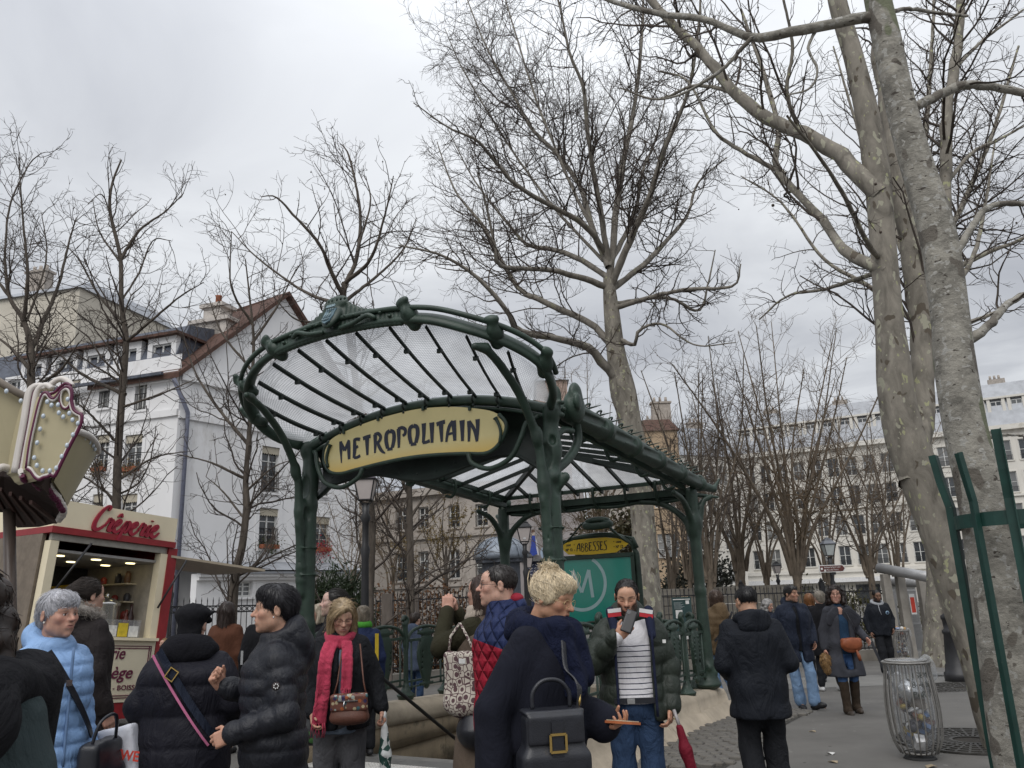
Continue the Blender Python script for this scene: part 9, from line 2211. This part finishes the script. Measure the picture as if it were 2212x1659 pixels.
def _umb(t,sp,tcn,src):
    v=N(t,'ShaderNodeTexVoronoi',ins={'Scale':26.0});t.links.new(tcn.outputs['Object'],v.inputs['Vector']);sx=N(t,'ShaderNodeSeparateColor');t.links.new(v.outputs['Color'],sx.inputs[0]);a=mth(t,'GREATER_THAN',sx.outputs[0],.62);z=mth(t,'LESS_THAN',sp.outputs[2],.78);return mixcol(t,mth(t,'MULTIPLY',a,z),src,(.02,.06,.05))
recolour(UMB,_umb);sdf_obj('canopy',[Cone((.315,-.05,.94),(.325,-.07,.64),.012,.042,.02),Cone((.325,-.07,.64),(.33,-.09,.30),.042,.03,.03),Cone((.33,-.09,.30),(.335,-.1,.12),.022,.008,.02)],.0085,UMB,o,noise=(.006,70,.5))
# ---- 14 someone beyond the railing
person('beyond',897,1323,14.5,R(150),'dark haired person in a blue jacket beyond the left railing',f=dict(tone=LT),hair='tousled',haircol=(.03,.018,.012),strands=300,fine=0,top=dict(mat=cloth('jacket_faded_blue',(.05,.065,.10)),b=.05,hem=.7,collar='hood'),bottom=dict(mat=DENIM_DK))
# ---- 15 woman in the brown coat taking a picture
p=person('browncoat',1046,1238,5.9,R(-122),'long haired woman in a brown coat lifting her hands to take a picture',f=dict(fem=True,away=1,noeyes=True,tone=LT),hair='long',haircol=(.045,.027,.020),strands=2000,slen=.26,head=(.05,-.08,0),
           arms=dict(L=dict(el=(.23,-.22,1.26),wr=(.06,-.26,1.50)),R=dict(el=(-.25,-.20,1.24),wr=(-.07,-.27,1.49))),hands=(dict(d=(-.2,-.1,1),n=(-.6,-.6,0),curl=.9),dict(d=(.2,-.1,1),n=(.6,-.6,0),curl=.9)),
           top=dict(name='coat',mat=WOOL_BRN,b=.05,hem=.42,hemw=.02,nosleeve=True,straight=.8),inner=dict(name='sleeves',mat=OLIVE,b=.035,hem=.9),bottom=dict(mat=COT_BLK))
part_sdf(p,'neck_scarf',[Torus((0,-.01,1.465),.088,.034,.03,rot=rotm(.3)),Torus((0,-.01,1.51),.08,.026,.03,rot=rotm(.1))],cloth('scarf_cream',(.42,.36,.30),rough=.95),.011)
o=carried(p,'floral_tote','cream tote bag with a dark flower pattern hanging by the brown coat','tote bag')
TOT=mat('tote_print',(.46,.42,.36),rough=.9,var=.08)
def _tote(t,sp,tcn,src):
    mp=N(t,'ShaderNodeMapping');mp.inputs['Rotation'].default_value=(0,0,.3);t.links.new(tcn.outputs['Object'],mp.inputs[0])
    ck=N(t,'ShaderNodeTexVoronoi',ins={'Scale':22.0,'Randomness':.55});t.links.new(mp.outputs[0],ck.inputs['Vector']);d=mth(t,'LESS_THAN',ck.outputs['Distance'],.36)
    ck2=N(t,'ShaderNodeTexVoronoi',feature='DISTANCE_TO_EDGE',ins={'Scale':22.0,'Randomness':.55});t.links.new(mp.outputs[0],ck2.inputs['Vector']);e=mth(t,'LESS_THAN',ck2.outputs['Distance'],.05);zz=mth(t,'LESS_THAN',sp.outputs[2],.86)
    return mixcol(t,mth(t,'MAXIMUM',mth(t,'MAXIMUM',d,e),zz),src,(.09,.05,.055))
recolour(TOT,_tote);sdf_obj('bag_body',[RBox((.25,.0,1.07),(.04,.135,.175),.03,.02),Ell((.25,.0,.92),(.07,.145,.08),.05)],.011,TOT,o,noise=(.006,22,.3))
for y_ in (-.16,.06):mb=MB();mb.tube([(.25,y_+.05,1.22),(.24,y_*.6+.0,1.34),(.21,-.04,1.42)],.009,6);mb.build('bag_strap',TOT,o)
mb=MB();mb.box((.292,.03,1.19),(.004,.05,.03));mb.build('bag_label',WHT,o)
o=carried(p,'leather_bag','black leather pouch bag with gold clasp under the tote bag','handbag');sdf_obj('bag_body',[Ell((.24,.07,.76),(.05,.13,.10),.03),Cone((.24,.06,.90),(.24,.07,.78),.03,.09,.05)],.011,LEA_BLK,o,noise=(.005,26,.3))
mb=MB();mb.tube([(.275,.05,.96),(.28,.05,.89)],.009,6);mb.build('clasp',GOLD,o)
# ---- 16 man in the navy and red quilted jacket
RN=cloth('nylon_navy_red',(.27,.014,.03),rough=.6,fold=.4,fscale=12,sheen=0)
def _rn(t,sp,tcn,src):
    ax_=mth(t,'ABSOLUTE',sp.outputs[1]);h=mth(t,'ADD',sp.outputs[2],mth(t,'MULTIPLY',ax_,-.35));return mixcol(t,mth(t,'GREATER_THAN',h,1.265),src,(.020,.030,.085))
recolour(RN,_rn);diag_quilt(RN)
p=person('redman',1078,1216,5.2,R(-86),'man in glasses with a navy and red quilted jacket looking to the left',f=dict(tone=(.50,.30,.225),nose=1.2,brow=.9,mouth=.004),hair='crop',haircol=(.022,.017,.015),strands=1500,slen=.03,head=(0,-.02,0),arms=dict(L=dict(el=(.275,.05,1.12),wr=(.28,-.03,.88))),hands=(dict(curl=1.0),'n'),
           top=dict(mat=RN,b=.048,hem=.80,quilt=(.21,.012),collar='stand',noise=(.004,22,.4),extra=[Ell((0,.115,1.475),(.11,.05,.07),.05)]),bottom=dict(mat=COT_BLK))
glasses(p,(.03,.02,.02));part_sdf(p,'hood_lining',[Ell((0,.10,1.53),(.085,.045,.035),.03)],cloth('lining_red',(.25,.02,.035)),.01)
o=carried(p,'compact_umbrella','folded black compact umbrella in the hand of the man in red and navy','umbrella');sdf_obj('canopy',[Cone((.29,-.12,.84),(.30,-.06,.62),.022,.042,.02),Cone((.30,-.06,.62),(.30,-.04,.56),.042,.03,.02)],.009,COT_BLK,o,noise=(.006,80,.5))
# ---- 17 blonde woman reading her phone
p=person('blonde',1204,1234,4.15,R(56),'platinum blonde woman with a bun and glasses bending over her phone in a navy coat',f=dict(fem=True,old=True,tone=(.43,.235,.15),eyes='down',brow=.3,browcol=(.2,.14,.08),lips=(.32,.12,.10),mouth=.004,nose=1.1),hair='bun',haircol=(.66,.55,.38),strands=2600,slen=.12,head=(.06,.24,.03),lean=.08,bodyw=1.06,sw=.175,
           arms=dict(R=dict(el=(-.33,.10,1.10),wr=(-.34,.06,.83)),L=dict(el=(.26,.0,1.08),wr=(.17,-.25,1.03))),hands=(dict(d=(-.25,-.9,.12),n=(-.25,.1,.95),curl=.55,thumb=.9),dict(curl=.7)),
           top=dict(name='coat',mat=WOOL_NAVY,b=.07,hem=.30,hemw=.05,straight=1,armw=1.08,cuff=.06),bottom=dict(mat=COT_BLK))
glasses(p,(.55,.42,.22),thin=.0013)
part_sdf(p,'scarf',[Torus((0,.02,1.44),.115,.05,.04,el=(1.1,1.0),rot=rotm(.35)),Torus((0,.03,1.485),.10,.036,.04,el=(1.1,1.0),rot=rotm(.3)),Cone((-.06,-.11,1.45),(-.04,-.20,1.20),.075,.06,.05),Cone((.03,-.13,1.45),(.06,-.20,1.24),.06,.045,.05),Ell((0,.13,1.44),(.14,.07,.08),.05)],SCARF_N,.0105,noise=(.012,24,.5))
o=carried(p,'smart_phone','phone in an orange case held by the blonde woman','phone');hp_=p['up']((.11,-.365,1.055));mb=MB();mb.box(hp_,(.072,.15,.011),M=p['TX'][0]@rotm(-.1,.15,-.15));mb.build('case',mat('phone_orange',(.42,.13,.05),rough=.5),o);mb=MB();mb.box(hp_+np.array([0,0,.008]),(.064,.138,.004),M=p['TX'][0]@rotm(-.1,.15,-.15));mb.build('screen',mat('phone_screen',(.5,.42,.3),rough=.2),o)
o=carried(p,'leather_handbag','large black leather handbag with a gold buckle on the blonde woman\'s hip','handbag')
bc=np.array([-.285,-.235,1.0]);br=rotm(0,0,-.75);wb=lambda x,y,z:bc+br@np.array([x,y,z])
sdf_obj('bag_body',[RBox(bc,(.128,.065,.115),.02,.015,rot=br),RBox(wb(0,0,-.085),(.148,.08,.045),.02,.05,rot=br)],.0085,LEA_BLK,o);sdf_obj('bag_flap',[RBox(wb(0,-.070,.055),(.126,.010,.06),.008,.01,rot=br),RBox(wb(0,0,.122),(.132,.066,.011),.008,.01,rot=br)],.0085,LEA_BLK,o)
mb=MB();mb.box(wb(0,-.085,.02),(.05,.006,.14),M=br);mb.build('bag_tab',LEA_BLK,o);mb=MB();fr_=[(-.034,-.034),(.034,-.034),(.034,.034),(-.034,.034),(-.034,-.034)]
for i in range(4):mb.bar(wb(fr_[i][0],-.093,fr_[i][1]+.005),wb(fr_[i+1][0],-.093,fr_[i+1][1]+.005),.010,.006,up=br@np.array([0,1.,0]))
mb.build('buckle',GOLD,o);mb=MB();mb.tube(smooth_path([wb(-.085,0,.13),wb(-.08,0,.20),wb(-.035,0,.245),wb(.035,0,.245),wb(.08,0,.20),wb(.085,0,.13)],5),.0095,7);mb.build('bag_handle',LEA_BLK,o)
ribbon('bag_strap',smooth_path([wb(.125,0,.13),wb(.13,.0,.22),(-.165,-.25,1.28),(-.13,-.22,1.40)],5),.045,np.array([.2,-1,0]),LEA_BLK,o);mb=MB();mb.tube([wb(.12,-.0,.13),wb(.125,-.012,.155),wb(.13,0,.18)],.008,6);mb.build('bag_ring',GOLD,o)
# ---- 18 bearded man in the green puffer
STR=cloth('shirt_striped',(.66,.65,.67),rough=.9,fold=.45,fscale=7,var=.03)
def _str(t,sp,tcn,src):
    nz_=N(t,'ShaderNodeTexNoise',ins={'Scale':5.0});t.links.new(tcn.outputs['Object'],nz_.inputs['Vector']);z=mth(t,'ADD',sp.outputs[2],mth(t,'MULTIPLY',nz_.outputs[0],.012));f=mth(t,'FRACT',mth(t,'MULTIPLY',z,29.0));a=mth(t,'LESS_THAN',f,.18);return mixcol(t,mth(t,'MULTIPLY',a,mth(t,'LESS_THAN',sp.outputs[2],1.29)),src,(.010,.014,.04))
recolour(STR,_str)
p=person('greenman',1352,1249,5.85,R(-4),'bearded man in a dark green puffer and striped shirt reading his phone',f=dict(tone=(.47,.27,.18),beard=.95,eyes='down',brow=1.0,nose=1.1,stubble_scalp=False),hair='recede',haircol=(.018,.014,.013),strands=1700,slen=.03,head=(-.10,.30,.03),bodyw=1.06,
           arms=dict(R=dict(el=(-.31,-.11,1.17),wr=(-.10,-.26,1.345)),L=dict(el=(.30,.02,1.12),wr=(.27,-.07,.865))),hands=(dict(d=(-.25,-.35,-.9),n=(-.7,.2,.1),curl=.55,thumb=-.1),dict(d=(.75,-.15,.65),n=(.3,.9,.25),curls=[.55,.6,.65,.7],thumb=.35)),
           top=dict(mat=NYL_GRN,b=.05,hem=.79,quilt=(.118,.016),open=dict(w=.112,x=.01),collar='hoodup',armw=1.08,noise=(.004,22,.3),straight=.7),inner=dict(name='shirt',mat=STR,b=.016,hem=.90,collar='round',noise=(.004,14,.2)),bottom=dict(mat=DENIM_DK,b=.022,ankle=.062),shoes=(.02,.02,.02))
LNV=cloth('lining_navy',(.014,.018,.04));part_sdf(p,'hood_lining',[Cone((-.125,-.085,1.50),(-.10,-.175,1.34),.035,.028,.02),Cone((.135,-.085,1.50),(.14,-.175,1.34),.035,.028,.02),Ell((0,.085,1.49),(.125,.05,.045),.04)],LNV,.0095)
for nm,dz_,c in (('hood_stripe',.0,(.62,.6,.6)),('hood_stripe',-.028,(.42,.02,.03))):
    for s,x0 in ((-1,-.10),(1,.115)):
        mb=MB();a_=p['up']((x0-.045,-.128,1.505+dz_));b_=p['up']((x0+.045,-.135,1.50+dz_-.012*s));mb.bar(a_,b_,.02,.026,up=(0,0,1));mb.build(nm,mat('stripe_%d'%int(c[1]*99),c),p['root'])
mb=MB();mb.bar(p['up']((-.14,-.148,.925)),p['up']((.14,-.148,.925)),.012,.036);mb.build('belt',LEA_BLK,p['root']);mb=MB();mb.box(p['up']((-.03,-.157,.925)),(.05,.006,.034));mb.box(p['up']((-.03,-.16,.925)),(.034,.006,.02));mb.build('belt_buckle',SILV,p['root'])
for x_ in (-.115,.135):mb=MB();mb.tube([p['up']((x_,-.205,z)) for z in np.linspace(.83,1.36,9)],.009,6);mb.build('zip',LNV,p['root'])
mb=MB();mb.box(p['up']((.215,-.20,1.30)),(.022,.008,.022));mb.build('badge',WHT,p['root'])
mb=MB();a=np.linspace(0,2*pi,13);q0=p['up'](np.array([.252,-.105,.80]));mb.tube(q0+np.c_[.010*np.cos(a),.010*np.sin(a),0*a],.002,5,caps=False);mb.build('ring',GOLD,p['root'])
o=carried(p,'smart_phone','black phone held up by the bearded man in green','phone');pc=p['up']((-.015,-.31,1.44));pM=p['TX'][0]@rotm(-.35,.38,-.15);sdf_obj('case',[RBox(pc,(.038,.006,.078),.005,.004,rot=pM)],.004,mat('phone_black',(.012,.012,.014),rough=.3),o);mb=MB();mb.box(pc+pM@np.array([-.02,-.008,.055]),(.024,.003,.026),M=pM);mb.build('camera_bump',mat('phone_grey',(.04,.04,.045),rough=.2),o)
o=carried(p,'folded_umbrella','folded dark red umbrella in the bearded man\'s hand','umbrella');UR=cloth('umbrella_red',(.15,.010,.022),rough=.7,fold=.5,fscale=14);sdf_obj('canopy',[Cone((.275,-.15,.75),(.30,-.17,.62),.024,.036,.02),Cone((.30,-.17,.62),(.40,-.20,.18),.04,.026,.03),Cone((.40,-.2,.18),(.42,-.2,.06),.012,.008,.01)],.009,UR,o,noise=(.004,60,.5));mb=MB();mb.tube([(.25,-.12,.86),(.275,-.15,.76)],.012,6);mb.build('handle',mat('umbrella_handle',(.3,.28,.28),rough=.3),o)
# ---- 19 woman in tan walking away, 20 man in black seen from behind
p=person('tanpuffer',1543,1273,12.4,R(205),'long haired woman in a tan puffer and pale jeans walking away by the rear post',f=dict(fem=True,tone=LT),hair='long',haircol=(.075,.045,.03),strands=700,fine=1,slen=.2,legs=dict(L=dict(kn=(.09,-.10,.50),an=(.09,.0,.09)),R=dict(kn=(-.09,.04,.48),an=(-.09,.26,.16),toe=(-.05,-.8,-.7))),
           top=dict(mat=NYL_TAN,b=.055,hem=.80,quilt=(.10,.012),collar='hood'),bottom=dict(mat=DENIM_LT,b=.03,ankle=.07),shoes=(.015,.015,.016));torso_strap(p,(-.15,1.40),(.2,1.0),.035,LEA_BLK,r=(.26,.2),front=False)
o=carried(p,'small_backpack','small black sling bag on the back of the tan puffer','bag');sdf_obj('bag_body',[RBox((.06,.235,1.12),(.09,.05,.13),.04,.02)],.014,LEA_BLK,o)
p=person('blackman',1606,1264,6.6,R(176),'man in a black jacket and black trousers seen from behind',f=dict(away=1,noeyes=True,tone=OLV),hair='crop',haircol=(.010,.009,.010),strands=1600,slen=.035,head=(.30,.18,.0),bodyw=1.08,sw=.205,arms=dict(L=dict(el=(.315,.04,1.12),wr=(.20,-.22,1.02)),R=dict(el=(-.315,.04,1.12),wr=(-.20,-.22,1.02))),legs=dict(L=dict(kn=(.10,-.04,.49),an=(.08,.10,.09)),R=dict(kn=(-.10,-.06,.49),an=(-.10,-.02,.085))),
           top=dict(mat=SOFT_BLK,b=.055,hem=.72,collar='stand',straight=1,noise=(.008,13,.9)),bottom=dict(mat=COT_BLK,b=.03,ankle=.065))
part_sdf(p,'hood',[Torus((0,.035,1.465),.10,.04,.04,el=(1.1,1.0),rot=rotm(.4)),Ell((0,.12,1.42),(.125,.055,.075),.05)],SOFT_BLK,.010,noise=(.005,26,.4))
# ---- 21 .. 26 the walkers on the right
person('curlygrey',1660,1294,16.5,R(35),'small curly grey haired person half hidden behind the smiling man',f=dict(fem=True,tone=LT),hair='curly',haircol=(.30,.29,.28),strands=500,fine=0,top=dict(name='coat',mat=COAT_NAVY,b=.05,hem=.6,collar='roll'),bottom=dict(mat=COT_BLK),head=(0,.3,0))
p=person('smiling',1706,1264,12.25,R(8),'smiling dark haired man in a navy parka and pale jeans walking forward',f=dict(tone=(.40,.225,.155),mouth=.009,brow=1,nose=1.15,beard=.3),hair='short',haircol=(.035,.033,.033),strands=900,fine=1,head=(.45,.03,0),bodyw=1.05,sw=.2,legs=dict(L=dict(kn=(.10,-.14,.50),an=(.11,-.14,.10),toe=(.5,-.9,.25)),R=dict(kn=(-.08,-.02,.49),an=(-.02,.02,.085),toe=(-.2,-1,0))),arms=dict(L=dict(el=(.34,.06,1.13),wr=(.26,-.10,.92)),R=dict(el=(-.34,.06,1.13),wr=(-.26,-.10,.92))),
           top=dict(name='parka',mat=COAT_NAVY,b=.065,hem=.66,straight=1,collar='hoodup',open=dict(w=.025),noise=(.008,13,.3)),inner=dict(name='sweater',mat=COT_BLK,b=.014,hem=.8,collar='stand'),bottom=dict(mat=DENIM_LT,b=.016,ankle=.068))
for s in (1,-1):mb=MB();mb.box(p['up']((s*.15,-.205,.92)),(.12,.012,.012));mb.build('pocket_flap',COAT_NAVY,p['root'])
person('greyback',1768,1276,15.2,R(185),'grey haired person in a long black coat walking away behind the curly woman',f=dict(tone=LT),hair='greyshort',haircol=(.26,.23,.19),strands=600,fine=1,top=dict(name='coat',mat=WOOL_BLK,b=.05,hem=.6,straight=1,collar='stand'),bottom=dict(mat=COT_BLK),shoes=(.5,.5,.5),legs=dict(L=dict(kn=(.1,-.1,.5),an=(.14,-.05,.09)),R=dict(kn=(-.1,.03,.49),an=(-.14,.14,.1))))
person('ginger',1746,1281,17.5,R(170),'ginger haired person just showing behind the smiling man\'s shoulder',f=dict(fem=True,tone=LT),hair='bob',haircol=(.20,.085,.03),strands=400,fine=0,top=dict(name='coat',mat=WOOL_BLK,b=.04,hem=.7),bottom=dict(mat=COT_BLK))
p=person('curly',1803,1264,11.5,R(-2),'curly haired woman in a charcoal coat and brown boots walking forward',f=dict(fem=True,tone=(.46,.26,.195),mouth=.007,brow=.7,lips=(.36,.08,.07),w=1.03),hair='curly',haircol=(.024,.014,.011),strands=2200,slen=.07,head=(-.32,.02,.06),bodyw=1.04,hscale=1.04,fine=1,
           legs=dict(L=dict(kn=(.085,-.06,.50),an=(.10,.04,.09)),R=dict(kn=(-.085,-.10,.49),an=(-.07,-.10,.075))),arms=dict(L=dict(el=(.29,.03,1.13),wr=(.32,-.17,1.0)),R=dict(el=(-.27,.05,1.12),wr=(-.28,.0,.87))),
           top=dict(name='coat',mat=WOOL_GREY,b=.045,hem=.50,hemw=.05,open=dict(w=.065,x=.02),noise=(.006,12,.6)),inner=dict(name='blouse',mat=cloth('blouse_blue',(.022,.05,.095)),b=.012,hem=.8),bottom=dict(mat=DENIM_MD,b=.008,ankle=.04),shoes=(.045,.033,.024))
for nm in 'LR':
    hp_,kn,an,toe=p['K'][nm];sdf_obj('boot',[Cone(kn*.86+an*.14,an,.068,.055,.03,quilt=(.12,.006)),Cone(an+np.array([0,.02,-.03]),an+np.array([toe[0]*.1,-.10,-.03]),.055,.045,.04)],.012,cloth('suede_brown',(.045,.033,.024),rough=.95),p['root'])
part_sdf(p,'lapel',[Ell((-.125,-.135,1.32),(.085,.022,.15),.02,rot=rotm(.25,.45,.35)),Ell((.135,-.135,1.30),(.10,.022,.16),.02,rot=rotm(.25,-.5,-.35)),Torus((0,.02,1.47),.095,.026,.03,rot=rotm(.45)),Ell((.21,-.10,1.30),(.06,.02,.09),.03,rot=rotm(.2,-.8,-.5))],WOOL_GREY,.011)
part_sdf(p,'chest',[Ell((0,-.085,1.37),(.055,.035,.075),.03)],SKIN,.011);
ch_=[o_ for o_ in p['root'].children if o_.name.startswith('chest')][0];set_col(ch_.data,np.repeat(np.array([[.46,.26,.195]]),len(ch_.data.vertices),0));ch_.name='neckline'
glasses(p,(.06,.03,.03),thin=.0018)
o=carried(p,'saddle_bag','tan leather saddle bag with tassel worn by the curly haired woman','handbag');sdf_obj('bag_body',[Ell((.06,-.215,.92),(.145,.055,.10),.03),RBox((.06,-.215,.96),(.14,.05,.06),.03,.03)],.010,LEA_ORG,o);sdf_obj('bag_flap',[Ell((.06,-.255,.945),(.14,.03,.085),.03)],.010,LEA_ORG,o);mb=MB();mb.tube([(.10,-.27,.86),(.12,-.28,.78),(.13,-.275,.72)],[.012,.026,.02],7);mb.build('tassel',LEA_ORG,o);mb=MB();mb.tube([(.15,-.2,1.0),(.12,-.2,1.2),(.05,-.14,1.40)],.007,5);mb.build('bag_strap',LEA_BLK,o)
o=carried(p,'fur_pompom','tan fluffy pompom hanging from the curly haired woman\'s right hand','pompom');base=[Ell((-.27,-.06,.70),(.07,.06,.11),.02),Ell((-.25,-.06,.60),(.05,.05,.06),.03)]
v,q,c=hair_np(base,.012,(.30,.18,.075),900,lambda P:P-np.array([-.26,-.06,.72])+np.array([0,0,-.05]),slen=.06,sw=.003,steps=3,lift=.012);me=np_mesh('fur',v,q);set_col(me,c);link('fur',me,HAIRM,o)
o=carried(p,'leash','black dog leash trailing from the curly haired woman\'s left hand','leash');ribbon('strap',smooth_path([(.335,-.23,.96),(.38,-.26,.78),(.47,-.28,.50),(.60,-.30,.22),(.70,-.32,.02)],6),.035,np.array([0,-1,.1]),LEA_BLK,o)
p=person('beardman',1893,1274,18.6,R(4),'bearded man in a black hooded jacket and black trousers beside the overflowing bin',f=dict(tone=(.21,.12,.08),beard=1.0,eyes='down',brow=1),hair='crop',haircol=(.014,.011,.010),strands=500,fine=1,head=(-.05,.22,0),bodyw=1.06,sw=.2,arms=dict(L=dict(el=(.34,.05,1.13),wr=(.24,-.08,.93)),R=dict(el=(-.32,.04,1.12),wr=(-.29,-.05,.88))),legs=dict(L=dict(kn=(.1,-.03,.49),an=(.12,.03,.085),toe=(.5,-1,0)),R=dict(kn=(-.09,-.10,.5),an=(-.08,-.10,.10),toe=(.0,-1,.2))),
           top=dict(mat=SOFT_BLK,b=.05,hem=.80,straight=1),bottom=dict(mat=COT_BLK,b=.03,ankle=.06),shoes=(.42,.42,.43))
part_sdf(p,'hood',[Torus((0,.01,1.47),.092,.036,.03,el=(1.1,1.0),rot=rotm(.45))],cloth('jersey_grey',(.30,.31,.33)),.013);mb=MB();mb.tube([p['up']((-.05,-.13,1.42)),p['up']((-.055,-.17,1.30)),p['up']((-.03,-.175,1.22))],.008,5);mb.build('drawstring',cloth('jersey_grey',(.30,.31,.33)),p['root'])
mb=MB();c=p['up']((.10,-.172,1.26));mb.lathe([(.001,0),(.038,0),(.038,.006),(.001,.006)],c=c,n=18,M=rotm(pi/2));o=mb.build('badge',mat('badge_sky',(.25,.38,.48)),p['root']);mb=MB();mb.lathe([(.001,.0062),(.024,.0062),(.024,.009),(.001,.009)],c=c,n=16,M=rotm(pi/2));mb.build('badge_centre',mat('badge_navy',(.03,.04,.1)),p['root'])
person('farblond',356,1378,13.5,R(-30),'small fair haired person seen between the crêperie post and the black cap',f=dict(fem=True,tone=LT),hair='ponytail',haircol=(.30,.2,.1),strands=300,fine=0,top=dict(mat=NYL_BLK,b=.04,hem=.75),bottom=dict(mat=COT_BLK),hscale=.9)
